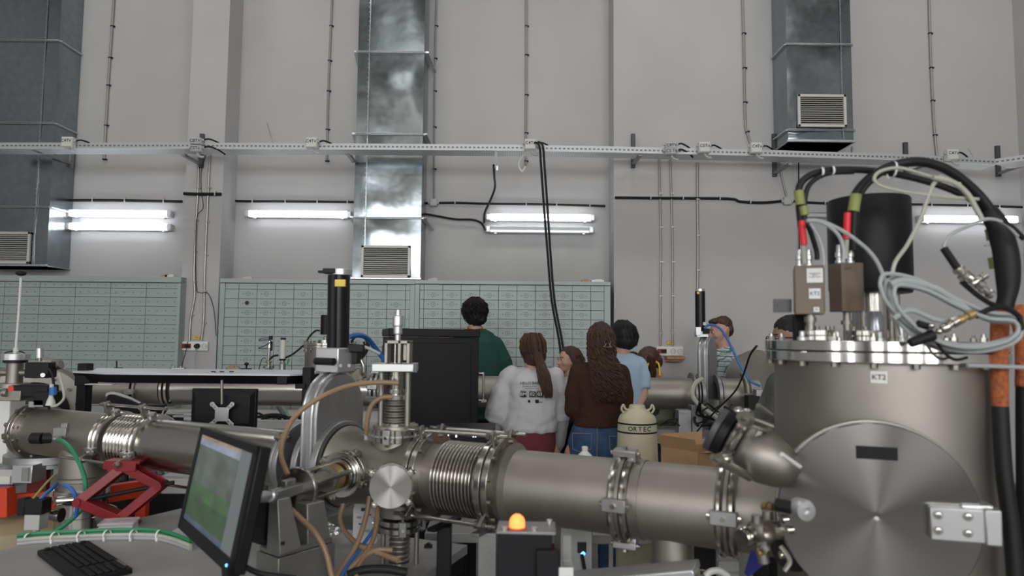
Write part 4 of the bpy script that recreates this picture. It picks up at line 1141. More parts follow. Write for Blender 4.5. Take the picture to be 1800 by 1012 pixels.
G().cyl(P(28, 611, 3.4), P(28, 618, 3.4), .012).cyl(P(27, 618, 3.4), P(27, 631, 3.4), .009).build('ferrule', 'plastic', rp)
vb = thing('vent_valve', 'slim pale vent fitting with blue cap on top of the left near pipe', 'valve', P(89, 712, 3.3))
G().lathe([(0, .022), (.02, .018), (.04, .010), (.10, .009)], P(89, 712, 3.3), UP, 16).build('stem', 'plastic', vb)
G().cyl(P(93, 694, 3.3), P(93, 680, 3.3), .016).build('blue_cap', 'bluec', vb)
G().box(P(72, 708, 3.34), (.05, .04, .035)).box(P(60, 710, 3.34), (.03, .04, .03)).build('foot', 'alu', vb, bev=.003)
# ================================================================ tall chamber on the right
CY = 1.86; CX = P(1548, 700, CY).x; CR = .268
ch = thing('vacuum_chamber', 'tall round steel chamber with a wide flange on top at the right', 'vacuum chamber', (CX, CY, .5))
ztf = 1.548; zbf = ztf-.052
G().lathe([(0, CR), (zbf-.5, CR)], (CX, CY, .5), UP, 120).build('wall', 'steel', ch)
FRr = .292
for k, (z0, z1) in enumerate(((zbf, zbf+.0245), (zbf+.0275, ztf))):
    G().lathe([(z0, .1), (z0, FRr), (z1, FRr), (z1, .0)], (CX, CY, 0), UP, 120).build('top_flange' if k else 'body_flange', 'bright', ch, bev=.0015)
G().ring((CX, CY, zbf+.026), UP, .2, FRr-.004, .003, 90).build('gasket', 'rubber', ch)
g = G()
for k in range(20):
    an = 2*math.pi*(k+.3)/20; d = V((math.cos(an), math.sin(an), 0)); p = V((CX, CY, 0))+d*(FRr-.013)
    g.cyl(p+UP*(zbf-.012), p+UP*zbf, .0085, n=6)
g.build('flange_bolt', 'steelb', ch)
g = G()
for k in range(20):
    an = 2*math.pi*(k+.3)/20; d = V((math.cos(an), math.sin(an), 0)); p = V((CX, CY, 0))+d*(FRr-.016)
    g.cyl(p+UP*ztf, p+UP*(ztf+.010), .0085, n=6).cyl(p+UP*(ztf+.010), p+UP*(ztf+.018), .005, n=8)
g.build('top_bolt', 'polish', ch)
# neck where the near pipe joins
nb_ = B(1375)
# KT2 sticker
def sticker(px, py, w_, h_, txt, size, lab, bend=True):
    d = P(px, py, 1.6)-V((CX, CY, 0)); 
    # intersection of the view ray with the chamber wall
    e = (P(px, py, 1.0)-EYE); A_ = e.x**2+e.y**2; ox, oy = EYE.x-CX, EYE.y-CY
    Bq = 2*(e.x*ox+e.y*oy); Cq = ox*ox+oy*oy-(CR+.001)**2
    t_ = (-Bq-math.sqrt(Bq*Bq-4*A_*Cq))/(2*A_); p = EYE+e*t_
    n_ = V((p.x-CX, p.y-CY, 0)).normalized(); s_ = UP.cross(n_).normalized()
    M = Matrix((s_, n_, UP)).transposed()
    o = G().box(p, (w_, .003, h_), M=M).build('sticker', 'white', ch, bev=.0005, plabel=lab)
    G().text(txt, p+n_*.002, s_, UP, size, .0006).build('lettering', 'ink', o, flat=True)
sticker(1545, 663, .036, .029, 'KT2', .017, 'white sticker reading KT2')
# big round door facing the camera
dc = P(1541, 907, 1.545)
dn = (V((CX, CY, dc.z))-V((EYE.x+.35, EYE.y, dc.z))).normalized()*-1
x_ = UP.cross(dn).normalized(); y_ = dn.cross(x_)
FRM = Matrix.Translation(dc) @ Matrix((x_, y_, dn)).transposed().to_4x4()
dr = S(158, 1.55)*1.0
door = thing('chamber_door', 'big round brushed steel door on the front of the tall chamber', 'chamber door', dc-UP*dr)
G().lathe([(-.022, 0), (-.022, dr), (-.002, dr), (0, dr-.002), (0, dr-.006), (0, dr*.66), (0, dr*.33), (0, .012), (0, .006), (-.0012, .003), (-.0015, 0)], dc, dn, 120).build('plate', 'disc', door, frame=FRM, ang=30)
G().ring(dc-dn*.036, dn, .10, dr+.004, .020, 100).build('seat_flange', 'brushed', door, bev=.0015)
G().lathe([(-.20, .14), (-.045, .14)], dc, dn, 72).build('door_neck', 'steelb', door)
q = P(1541, 796, 1.0)-EYE
def onplane(px, py, off=0.0):
    e = P(px, py, 1.0)-EYE; k = ((dc+dn*off-EYE).dot(dn))/e.dot(dn); return EYE+e*k
c1 = onplane(1541, 796, .001); M = Matrix((x_, dn, y_)).transposed()
G().box(c1, (S(65, 1.54), .002, S(22, 1.54)), M=M).build('black_label', 'ink', door, plabel='black blank label')
# hinge
hg = thing('bolted_bracket', 'pale metal hinge bracket with screws on the right of the round door', 'hinge', onplane(1690, 948, .02))
hc0 = onplane(1633, 917, .012); hc1 = onplane(1752, 925, .012); hm = (hc0+hc1)/2
hd = (hc1-hc0).normalized(); hh = S(56, 1.5)
M2 = Matrix((hd, hd.cross(UP)*-1, UP)).transposed()
G().box(hm, ((hc1-hc0).length, .024, hh), M=M2).build('leaf', 'alub', hg, bev=.003)
G().box(hm+hd*.052+dn*.004, (.030, .03, hh*1.05), M=M2).box(hm+hd*.03-dn*.03+UP*.034, (.06, .05, .014), M=M2).build('hinge_block', 'alub', hg, bev=.003)
for (x, y) in ((1649, 905), (1649, 932), (1702, 908), (1702, 937), (1746, 911), (1746, 939)):
    p = onplane(x, y, .026)
    s_ = G().cyl(p-dn*.003, p+dn*.0015, .0092, n=24).build('screw_recess', 'alud', hg)
    G().lathe([(.0, .0065), (.003, .0060), (.0035, .004), (.0015, .003), (.0015, 0)], p+dn*.0015, dn, 20).build('socket_screw', 'polish', s_)
# knob latch on the left of the door
lt = thing('door_latch', 'small round steel latch knob with black stem left of the round door', 'latch', P(1400, 905, 1.50))
p = P(1400, 893, 1.46)
G().cyl(p+V((-.03, .03, 0)), p+V((.0, 0, 0)), .014).build('black_stem', 'rubber', lt)
G().lathe([(0, .020), (.03, .022), (.036, .020), (.037, .008), (.03, .007)], p+V((.005, .01, 0)), V((.15, -1, 0)), 28).build('knob', 'alub', lt)
# oblique port with clamp on the upper left of the chamber
sp = thing('oblique_port', 'slanted side port with ring clamp and threaded rods on the left of the tall chamber', 'port', P(1340, 830, 1.75)-UP*.1)
o0 = P(1375, 815, 1.70); o1 = P(1300, 765, 1.72)
od = V((-.85, .42, .50)).normalized()
so = P(1310, 784, 1.66)
G().lathe([(-.13, .030), (-.095, .050), (-.06, .061), (-.03, .062), (0.0, .052), (.012, .044)], so, od, 52).build('neck', 'steelb', sp, ang=80)
for k, (off, r_) in enumerate(((.022, .050), (.036, .050))): G().lathe([(-.006, .03), (-.006, r_-.004), (0, r_), (.006, r_-.004), (.006, .03)], so+od*off, od, 48).build('ring', 'polish', sp)
G().lathe([(.045, .052), (.066, .056)], so, od, 48).build('black_flange', 'blackm', sp, bev=.002)
G().lathe([(.067, .056), (.083, .056)], so, od, 48).build('end_plate', 'dkgrey', sp, bev=.002)
x_, y_, _ = basis(od)
for (x0, y0, x1, y1, r_) in ((1270, 812, 1318, 838, .011), (1316, 738, 1352, 752, .013), (1374, 798, 1406, 820, .0045), (1332, 712, 1356, 728, .005)):
    Yk = 1.60 if x0 != 1374 else 1.47
    a_, b_ = P(x0, y0, Yk-.02), P(x1, y1, Yk+.02)
    o = G().cyl(a_, b_, r_, n=16).build('clamp_rod', 'polish' if x0 != 1374 else 'white', sp)  # the slim front rod is painted white in place of a steel highlight
    if r_ > .008: G().cyl(a_-(b_-a_).normalized()*.018, a_, r_*1.3, n=14).cyl(a_-(b_-a_).normalized()*.035, a_-(b_-a_).normalized()*.016, r_*.6, n=10).build('nut', 'steelb', o)
G().sph(P(1312, 728, 1.6), (.018, .016, .014), 14).sph(P(1275, 806, 1.58), (.014, .014, .012), 14).sph(P(1298, 722, 1.62), (.012, .01, .010), 12).build('knob', 'polish', sp)
G().bar(P(1345, 742, 1.62), P(1327, 770, 1.62), .014, .012).build('clamp_arm', 'steelb', sp, bev=.002)
cable([(1345, 668, 1.72), (1374, 840, 1.56), (1394, 860, 1.55)], .0, 'steel', '') if False else None
# small valves at the lower left of the door
def small_valve(cpx, cpy, Y, label, s=1.0):
    c = P(cpx, cpy, Y); t = thing('small_valve', label, 'valve', c-UP*.03)
    G().lathe([(0, .0), (.001, .020*s), (.008, .024*s), (.018, .024*s), (.019, .018*s), (.05, .018*s), (.052, .026*s), (.062, .026*s), (.064, .022*s), (.09, .030*s), (.10, .030*s)], c, V((.75, .45, .12)), 32).build('body', 'polish', t)
    return t
v1 = small_valve(1303, 946, 1.66, 'round ended steel valve reaching left below the tall chamber neck', 1.05)
c = P(1335, 935, 1.66); G().sph(c+V((.02, .02, 0)), .034, 20).cyl(c+V((.02, 0, .02)), c+V((.02, 0, .05)), .012).cyl(c+V((.0, 0, -.02)), c+V((.01, 0, -.07)), .014).build('ball_body', 'steel', v1)
G().cyl(P(1352, 932, 1.62), P(1372, 931, 1.63), .023, n=28).cyl(P(1330, 905, 1.62), P(1330, 918, 1.62), .012).cyl(P(1340, 958, 1.6), P(1346, 966, 1.6), .012).build('collar', 'polish', v1)
G().cyl(P(1332, 971, 1.62), P(1340, 969, 1.62), .008).cyl(P(1341, 970, 1.62), P(1346, 969, 1.62), .007).build('brass_fitting', 'gold', v1)
G().tube([P(1372, 960, 1.6), P(1388, 985, 1.58), P(1378, 1004, 1.57)], .006, 8).build('capillary', 'steelb', v1)
v2 = thing('side_port', 'dark side port with bolts between the small valve and the round door', 'port', P(1385, 960, 1.66))
G().lathe([(0, .045), (.03, .045), (.035, .055), (.05, .055)], P(1392, 950, 1.70), V((-.2, -1, -.1)), 36).build('port', 'black', v2)
g = G().cyl(P(1345, 890, 1.72), P(1353, 891, 1.70), .013, n=16).cyl(P(1352, 891, 1.70), P(1359, 891, 1.69), .009, n=16); g.build('end_stud', 'gold', v2)
for (x, y) in ((1384, 931), (1375, 913), (1371, 975)): G().cyl(P(x, y, 1.6), P(x+10, y-1, 1.6), .009, n=12).build('bolt', 'polish', v2)
G().prism([P(1313, 1012, 1.75), P(1325, 970, 1.75), P(1352, 985, 1.70), P(1316, 1014, 1.72)], V((.01, .05, -.01))).build('blue_folder', 'bluef', label='dark blue folder corner below the small steel valve', cat='folder')

# ---- things standing on the top flange
TZ = ztf
def on(px, Y): p = P(px, 600, Y); return V((p.x, Y, TZ))
def Zp(px, py, Y): return P(px, py, Y).z
g = G(); c = on(1437, 1.76)
for (px, Y, rr, lab) in ((1437, 1.72, .042, 'left'), (1520, 1.74, .044, 'right')):
    c = on(px, Y); t = thing('port_flange', 'small bolted flange on the chamber top under the %s brown box' % lab, 'flange', c, 'flanges on the chamber top')
    G().lathe([(0, rr), (.012, rr)], c, UP, 48).build('lower_flange', 'polish', t, bev=.001)
    G().lathe([(.013, rr), (.026, rr)], c, UP, 48).build('upper_flange', 'polish', t, bev=.001)
    G().bolts(c, UP, rr-.008, 8, .0055, .010, off=.026).build('bolt', 'steelb', t)
def bnc(c, h, parent, m='alub'):
    G().lathe([(0, .010), (.006, .010), (.007, .007), (.014, .007), (.016, .0095), (.026, .0095), (.028, .007), (h, .006)], c, UP, 18).build('connector', m, parent)
# left brown box
t1 = thing('preamplifier_box', 'left brown instrument box with white labels above the chamber top', 'instrument', on(1428, 1.70)+UP*.07, 'brown instrument boxes')
zb = Zp(1430, 552, 1.66); zt1 = Zp(1430, 466, 1.66)
cx = P(1431, 510, 1.66).x
M = Matrix.Rotation(-.35, 3, 'Z')
G().box((cx, 1.69, (zb+zt1)/2), (.066, .055, zt1-zb), M=M).build('case', 'brown', t1, bev=.002)
G().box((cx, 1.69, (zb+zt1)/2), (.069, .051, zt1-zb-.012), M=M).build('cover_seam', 'brown', t1, bev=.001)
yf = M @ V((0, -.029, 0)); xd = M @ V((1, 0, 0))
for (px, py, w_, h_, txt, sz) in ((1440, 484, .036, .035, 'PREAMPLIFIER\nINPUT\nHV MAX 3000V', .0042), (1440, 516, .026, .025, 'KT2', .0125), (1443, 544, .013, .012, 'IN', .006)):
    q = V((P(px, py, 1.66).x, 1.69, P(px, py, 1.66).z)); k = (q-V((cx, 1.69, 0))).dot(xd); q = V((cx, 1.69, q.z))+xd*(k*1.0)+yf
    o = G().box(q, (w_, .002, h_), M=M).build('paper_label', 'white', t1)
    G().text(txt, q+(M @ V((0, -.0012, 0))), xd, UP, sz, .0006).build('lettering', 'ink', o, flat=True)
G().box((cx-.062, 1.70, zb+.022), (.045, .004, .033)).cyl((cx-.074, 1.697, zb+.022), (cx-.074, 1.699, zb+.022), .003).build('mounting_tab', 'dkgrey', t1, bev=.001)
for dx in (-.026, -.003): bnc(V((cx+dx, 1.68, zt1)), .04, t1)
G().cyl((cx-.002, 1.68, TZ+.026), (cx-.002, 1.68, zb), .010).cyl((cx-.002, 1.68, TZ+.045), (cx-.002, 1.68, TZ+.058), .014).build('input_stem', 'steelb', t1)
G().box((cx-.002, 1.73, (TZ+zb)/2+.0), (.04, .02, zb-TZ)).build('back_stand', 'blackm', t1)
# right brown box
t2 = thing('preamplifier_box', 'right plain brown instrument box above the chamber top', 'instrument', on(1500, 1.70)+UP*.07, 'brown instrument boxes')
zb2 = Zp(1500, 547, 1.66); zt2 = Zp(1500, 461, 1.66); cx2 = P(1498, 510, 1.66).x
M = Matrix.Rotation(.12, 3, 'Z')
G().box((cx2, 1.69, (zb2+zt2)/2), (.058, .056, zt2-zb2), M=M).build('case', 'brown', t2, bev=.002)
G().text('INPUT', (cx2-.010, 1.6605, zt2-.016), (1, 0, 0), UP, .0065, .0008).build('lettering', 'ink', t2, flat=True)
for dx in (-.020, .006): bnc(V((cx2+dx, 1.68, zt2)), .045 if dx < 0 else .05, t2)
G().cyl((cx2, 1.69, TZ+.026), (cx2, 1.69, zb2), .009).cyl((cx2, 1.69, TZ+.04), (cx2, 1.69, TZ+.05), .014).build('input_stem', 'steelb', t2)
# black canister
cn = thing('black_canister', 'big black canister standing on thin posts behind the brown boxes', 'canister', on(1533, 1.98))
rc = S(69, 1.93); cc = on(1533, 1.98); z0 = Zp(1533, 512, 1.90); z1 = Zp(1533, 346, 1.93)
cc.x = P(1534, 430, 1.96).x
G().lathe([(z0, .0), (z0, rc*.96), (z0+.01, rc), (z1-.004, rc), (z1, rc*.98), (z1, 0)], V((cc.x, cc.y, 0)), UP, 72).build('shell', 'black', cn)
for k in range(4):
    an = R(45+90*k); p = V((cc.x, cc.y, 0))+V((math.cos(an), math.sin(an), 0))*rc*.62
    G().cyl(p+UP*TZ, p+UP*z0, .008, n=12).build('post', 'steelb', cn)
G().lathe([(TZ, .075), (TZ+.03, .075), (TZ+.03, .05), (z0, .05)], V((cc.x, cc.y, 0)), UP, 40).build('pedestal', 'polish', cn)
# cluster of stubs, rods behind the boxes
sb = thing('feedthrough_stub', 'cluster of glass and steel feedthroughs under the black canister', 'feedthrough', on(1545, 1.72))
for (px, h, r_, m) in ((1538, .075, .022, 'glassm'), (1568, .055, .006, 'steelb'), (1576, .06, .006, 'steelb'), (1584, .05, .008, 'alub'), (1528, .035, .011, 'alub')):
    c = on(px, 1.70 if px > 1560 else 1.72); G().lathe([(0, r_*1.3), (.008, r_*1.3), (.010, r_), (h*.8, r_), (h, r_*.7)], c, UP, 24).build('stub', m, sb)
for px in (1410, 1472, 1547, 1600, 1640):
    c = on(px, 1.70); o = G().lathe([(0, .012), (.008, .012), (.010, .007), (.022, .007), (.024, .004)], c, UP, 14).build('cap_nut', 'alub', label={1410: 'small steel cap nut left of the left brown box', 1472: 'small steel cap nut between the brown boxes', 1547: 'small steel cap nut before the glass feedthrough', 1600: 'small steel cap nut under the coiled grey cables', 1640: 'small steel cap nut far right under the coiled cables'}[px], cat='nut', group='cap nuts on the chamber top')
# cables -------------------------------------------------------------
YA = 1.66
arch = thing('cable_bundle', 'thick black cable bundle arching over the brown boxes to the right edge', 'cable', P(1760, 700, 1.55))
G().tube([P(1409, 400, YA), P(1404, 350, YA), P(1409, 320, YA), P(1440, 302, YA), P(1500, 298, YA), P(1570, 305, YA+.02), P(1650, 325, YA+.02), P(1715, 355, YA), P(1752, 395, YA-.02)], .0085, 12).build('bundle_branch', 'rubber', arch)
G().tube([P(1414, 400, YA-.01), P(1415, 350, YA-.01), P(1425, 322, YA-.01), P(1455, 305, YA-.01), P(1500, 302, YA)], .006, 10).build('bundle_branch', 'rubber', arch)
G().tube([P(1500, 400, YA), P(1499, 360, YA), P(1512, 330, YA), P(1545, 302, YA), P(1585, 287, YA-.02), P(1625, 285, YA-.02), P(1672, 302, YA-.02), P(1720, 342, YA-.02), P(1755, 390, YA-.03)], .0115, 14).build('bundle_branch', 'rubber', arch)
G().tube([P(1506, 395, YA-.01), P(1508, 355, YA-.01), P(1524, 325, YA-.01), P(1555, 300, YA-.02)], .007, 10).build('bundle_branch', 'rubber', arch)
G().tube([P(1738, 370, YA-.02), P(1755, 400, YA-.03), P(1768, 445, YA-.04), P(1772, 490, YA-.05), P(1770, 520, YA-.06), P(1762, 552, YA-.06)], .0235, 18, taper=lambda u: .8+.35*math.sin(math.pi*min(1, u*1.2))).build('trunk', 'rubber', arch)
G().tube([P(1762, 545, YA-.06), P(1757, 580, YA-.06), P(1757, 650, YA-.06), P(1758, 716, YA-.06)], .020, 18, taper=lambda u: 1.0-.15*u).build('orange_sleeve', 'sleeve', arch)
G().tube([P(1758, 714, YA-.06), P(1765, 830, YA-.07), P(1778, 930, YA-.08), P(1786, 1030, YA-.09)], .0175, 16).build('lower_run', 'rubber', arch)
g2 = G().tube([P(1784, 540, YA-.02), P(1800, 590, YA-.04), P(1802, 680, YA-.05)], .020, 16); o = g2.build('cable_sleeve', 'sleeve', label='second orange braided cable sleeve cut by the right edge', cat='cable')
G().tube([P(1803, 680, YA-.05), P(1803, 760, YA-.05), P(1806, 1030, YA-.06)], .020, 14).build('cable_sleeve', 'rubber', label='thick black cable hugging the right edge', cat='cable')
for (x, y, dxy, r_) in ((1444, 302, (1, 0), .011), (1463, 300, (1, 0), .011), (1568, 298, (1, .1), .022), (1685, 318, (1, .6), .016), (1742, 385, (1, .8), .020), (1752, 428, (.2, 1), .026)):
    c = P(x, y, YA-.01); ax = (P(x+dxy[0]*10, y+dxy[1]*10, YA-.01)-c)
    G().lathe([(-.0025, r_), (.0025, r_)], c, ax, 20, cap=False).build('cable_tie', 'white', arch)
for (x, y, x2, y2, m, r_) in ((1404, 335, 1407, 360, 'olive', .0115), (1412, 362, 1415, 378, 'olive', .010), (1505, 342, 1500, 372, 'olive', .013), (1758, 450, 1762, 470, 'olive', .0262), (1752, 400, 1756, 420, 'olive', .0252)):
    G().cyl(P(x, y, YA-.01), P(x2, y2, YA-.01), r_, n=18, cap=False).build('tape_wrap', m, arch)
for (x, y, x2, y2) in ((1409, 388, 1413, 430), (1490, 374, 1488, 420)):
    G().cyl(P(x, y, YA-.015), P(x2, y2, YA-.015), .008, .0085, n=14).build('red_sleeve', 'redtape', arch)
G().tube([P(1413, 378, YA-.01), P(1424, 405, YA-.01), P(1435, 440, YA), P(1436, 456, YA)], .006, 10).build('lead', 'rubber', arch)
G().tube([P(1412, 428, YA-.01), P(1414, 462, YA)], .0065, 10).build('clear_boot', 'clearhose', arch)
G().tube([P(1502, 372, YA-.01), P(1500, 410, YA-.01), P(1500, 440, YA-.01)], .010, 10).build('lead', 'rubber', arch)
G().tube([P(1488, 420, YA-.01), P(1486, 455, YA-.01)], .0065, 10).build('clear_boot', 'clearhose', arch)
# grey signal cables
def gc(pts, r_, lab, m='greyc', Y0=1.60):
    return cable([(x, y, Y0 if len(q) == 0 else q[0]) for x, y, *q in pts], r_, m, lab, name='signal_cable', cat='cable', group='grey signal cables', n=8)
gc([(1418, 388), (1432, 388), (1460, 395), (1500, 418), (1535, 450), (1555, 490), (1572, 540)], .0048, 'grey cable sagging from the arch behind the right brown box')
gc([(1430, 386), (1455, 396), (1475, 415), (1483, 440), (1482, 462)], .0045, 'grey cable ending at the right brown box')
gc([(1424, 392), (1440, 420), (1447, 445), (1448, 466)], .0035, 'thin grey cable ending at the left brown box')
gc([(1655, 310), (1640, 325), (1628, 355), (1618, 385), (1595, 430), (1572, 465), (1568, 510), (1574, 560), (1580, 590)], .0048, 'pale cable dropping in front of the black canister', 'clearhose', 1.58)
gc([(1720, 350), (1650, 345), (1580, 335), (1545, 325), (1537, 312), (1550, 300), (1580, 295), (1610, 302), (1640, 312)], .004, 'pale cable looping under the black arch', 'clearhose', 1.58)
gc([(1640, 312), (1675, 320), (1700, 340), (1715, 365), (1728, 390)], .006, 'pale cable following the arch on its inner side', 'clearhose', 1.57)
gc([(1790, 415), (1765, 392), (1735, 385), (1700, 398), (1672, 412), (1660, 430), (1662, 440)], .004, 'thin dark cable from the arch to the black plug', 'greyc', 1.56)
gc([(1800, 420), (1780, 400), (1762, 388)], .006, 'dark cable leaving the arch at the right edge', 'blackm', 1.56)
for k, (dx, dy, sc) in enumerate(((0, 0, 1), (2, 8, .96), (-5, -7, 1.03), (3, 4, .9))):
    pts = [(1562, 530), (1556, 505), (1568, 490), (1620, 500), (1680, 530), (1740, 555), (1788, 560), (1798, 580), (1775, 600), (1720, 612), (1660, 606), (1610, 580), (1575, 548)]
    mx, my = 1680, 555
    pts = [(mx+(x-mx)*sc+dx, my+(y-my)*sc+dy) for x, y in pts]
    pts += [pts[0]]
    gc(pts, .0048, ['outer grey cable coil hanging over the right of the chamber top', 'second grey cable coil from outside over the chamber top', 'upper grey cable coil over the chamber top', 'innermost grey cable coil over the chamber top'][k], 'greyc', 1.56-.012*k)
gc([(1565, 500), (1590, 493), (1640, 505), (1670, 522), (1695, 540), (1708, 552)], .0075, 'thicker grey cable running into the brass connector', 'greyc', 1.53)
gc([(1570, 560), (1600, 545), (1640, 560), (1670, 566)], .006, 'grey cable lying across the coils', 'greyc', 1.53)
gc([(1565, 540), (1585, 570), (1610, 592), (1640, 600), (1680, 604)], .006, 'grey cable under the coils at the left', 'greyc', 1.55)
gc([(1640, 590), (1660, 620), (1680, 632), (1700, 628)], .0035, 'thin cable loop drooping over the chamber flange', 'blackm', 1.54)
gc([(1700, 642), (1760, 644), (1810, 646)], .005, 'grey cable running level to the right edge', 'greyc', 1.56)
gc([(1715, 556), (1740, 543), (1765, 541), (1790, 555), (1797, 580)], .006, 'dark cable leaving the brass connector to the right', 'blackm', 1.53)
gc([(1690, 495), (1720, 520), (1745, 535), (1770, 540)], .006, 'black cable leaving the steel tee to the right', 'rubber', 1.54)
# plugs
pg = thing('tee_connector', 'steel tee connector hanging on a cable right of the black canister', 'connector', P(1710, 500, 1.53))
G().cyl(P(1659, 436, 1.54), P(1683, 472, 1.54), .0085, n=16).build('boot', 'rubber', pg)
def plug(a_, b_, r_, parent, m='polish'):
    a_, b_ = V(a_), V(b_); L_ = (b_-a_).length; G().lathe([(0, r_*.7), (L_*.1, r_), (L_*.35, r_), (L_*.4, r_*.7), (L_*.6, r_*.7), (L_*.65, r_*1.05), (L_*.95, r_*1.05), (L_, r_*.6)], a_, b_-a_, 18).build('plug', m, parent)
plug(P(1682, 470, 1.53), P(1698, 488, 1.53), .013, pg)
plug(P(1697, 484, 1.53), P(1728, 504, 1.53), .011, pg)
plug(P(1708, 500, 1.52), P(1734, 482, 1.52), .008, pg)
plug(P(1724, 505, 1.53), P(1745, 520, 1.53), .010, pg)
pb = thing('brass_connector', 'brass and steel connector lying on the grey cable coils', 'connector', P(1680, 585, 1.52))
plug(P(1655, 580, 1.51), P(1684, 562, 1.51), .011, pb); plug(P(1680, 566, 1.51), P(1712, 550, 1.51), .010, pb, 'gold')
G().sph(P(1637, 572, 1.51), .008, 12).sph(P(1651, 582, 1.51), .008, 12).build('shiny_nut', 'polish', pb)
G().cyl(P(1600, 603, 1.52), P(1640, 588, 1.52), .010, .013, n=14).cyl(P(1613, 568, 1.52), P(1632, 574, 1.52), .008, n=12).build('boot', 'rubber', pb)
# ================================================================ near table and what stands on it
TT = .75
def T(px, py, z=TT):
    'point at height z seen at photo pixel px, py'
    e = P(px, py, 1.0)-EYE; k = (z-EYE.z)/e.z; return EYE+e*k
A_ = T(318, 893); B_ = T(822, 957); e1_ = (B_-A_).normalized(); n1_ = V((e1_.y, -e1_.x, 0))
if n1_.y > 0: n1_ = -n1_
C_ = B_+n1_*1.25; D_ = A_+n1_*1.45+V((-.25, .0, 0))
tb = thing('work_table', 'grey topped work table carrying the keyboard and tilted monitor', 'table', (A_+C_)/2*1.0-V((0, 0, TT)))
G().prism([V((p.x, p.y, TT-.035)) for p in (A_, B_, C_, D_)], V((0, 0, .035))).build('table_top', 'table', tb, bev=.003)
G().prism([V((p.x, p.y, TT-.10))*1.0 for p in (A_*.995+B_*.005, B_*.99+A_*.01, C_, D_)], V((0, 0, .064))).build('dark_rim', 'black', tb)
for p in (A_, B_, C_, D_):
    c = p+( (A_+C_)/2-p)*.10; G().box((c.x, c.y, (TT-.1)/2), (.07, .07, TT-.1)).build('leg', 'black', tb)
# keyboard
k0 = T(155, 948, TT+.022); ld = (T(255, 1011, TT+.022)-k0); ld.z = 0; ld.normalize(); sd = V((ld.y, -ld.x, 0))
if sd.x > 0: sd = -sd
kb = thing('keyboard', 'black computer keyboard lying askew on the grey table', 'keyboard', V((k0.x, k0.y, TT))+ld*.22+sd*.08)
M = Matrix((ld, sd, V((0, 0, 1)))).transposed()
if M.determinant() < 0: M = Matrix((ld, -sd, V((0, 0, 1)))).transposed()
kc = k0+ld*.225+sd*.08; kc.z = TT+.010
G().box(kc, (.45, .165, .018), M=M).build('case', 'black', kb, bev=.003)
keyw = .0195; proto = None; nk = 0
for r_ in range(6):
    nn = 21
    for c_ in range(nn):
        if c_ in (15,) or (r_ == 0 and c_ in (1,)): continue
        if r_ == 5 and c_ in (5, 6, 8, 9): continue
        x = .012+c_*.0208; y = .014+r_*.0215+(.006 if r_ else 0)
        p = V((k0.x, k0.y, TT+.022))+ld*(x+.008)+sd*(y+.008); wk = .017*(5 if (r_ == 5 and c_ == 7) else 1)
        if nk >= 100: continue
        if wk > .05: G().box(p, (wk, .017, .007), M=M).build('key', 'blackm', kb, bev=.002); nk += 1; continue
        if proto is None: 
            proto = G().box(p, (wk, .017, .007), M=M).build('key', 'blackm', kb, bev=.002); p00 = p
        else:
            o = proto.copy(); col.objects.link(o); o.location = proto.location+(p-p00); 
        nk += 1
g = G()
for k in range(7): q = V((k0.x, k0.y, TT+.0195))+ld*(.33+k*.012)+sd*.006; g.box(q, (.008, .006, .001), M=M)
g.build('silver_legend', 'alub', kb)
# monitor with screen
tl, bl, tr, br = P(356, 751, 2.08), P(316, 925, 2.06), P(461, 786, 1.64), P(401, 1008, 1.63)
mo = thing('computer_monitor', 'tilted flat monitor with lit green and grey screen standing on the table', 'monitor', V(((bl.x+br.x)/2, (bl.y+br.y)/2+.05, TT)))
wv = ((tr-tl)+(br-bl))*.5; hv = ((tl-bl)+(tr-br))*.5; ctr = (tl+tr+bl+br)/4; wv_l, hv_l = wv.length, hv.length
wx = wv.normalized(); hx = (hv-wx*hv.dot(wx)).normalized(); nx = wx.cross(hx)
M = Matrix((wx, hx, nx)).transposed()
g = G().box(ctr-nx*.018, (wv_l, hv_l, .03), M=M).box(ctr-nx*.04, (wv_l*.8, hv_l*.8, .02), M=M); g.build('housing', 'black', mo, bev=.005)
bz = .020
g = G()
g.box(ctr+hx*(hv_l/2-bz/2)+nx*.001, (wv_l, bz, .010), M=M).box(ctr-hx*(hv_l/2-bz*.8)+nx*.001, (wv_l, bz*1.6, .010), M=M)
for s in (-1, 1): g.box(ctr+wx*s*(wv_l/2-bz/2)+nx*.001, (bz, hv_l, .010), M=M)
g.build('bezel', 'blackm', mo, bev=.002)
sc = G(); a0 = ctr-wx*(wv_l/2-bz)-hx*(hv_l/2-bz*1.6)+nx*.0005; W2 = wx*(wv_l-2*bz); H2 = hx*(hv_l-2.6*bz)
sc.quad(a0, a0+W2, a0+W2+H2, a0+H2); sc.build('screen', 'screen', mo, plabel='lit screen showing a camera picture', flat=True)
G().sph(ctr+wx*(wv_l/2-.03)-hx*(hv_l/2-.016)+nx*.006, .0035, 10).build('power_light', 'led', mo)
G().bar(ctr-hx*(hv_l*.25)-nx*.05, V((ctr.x-nx.x*.06, ctr.y-nx.y*.06, TT+.02)), .07, .03, up=nx).build('stand_neck', 'black', mo, bev=.004)
G().box(V((ctr.x-nx.x*.06, ctr.y-nx.y*.06, TT+.0095)), (.26, .2, .018), rz=.5).build('stand_foot', 'black', mo, bev=.006)
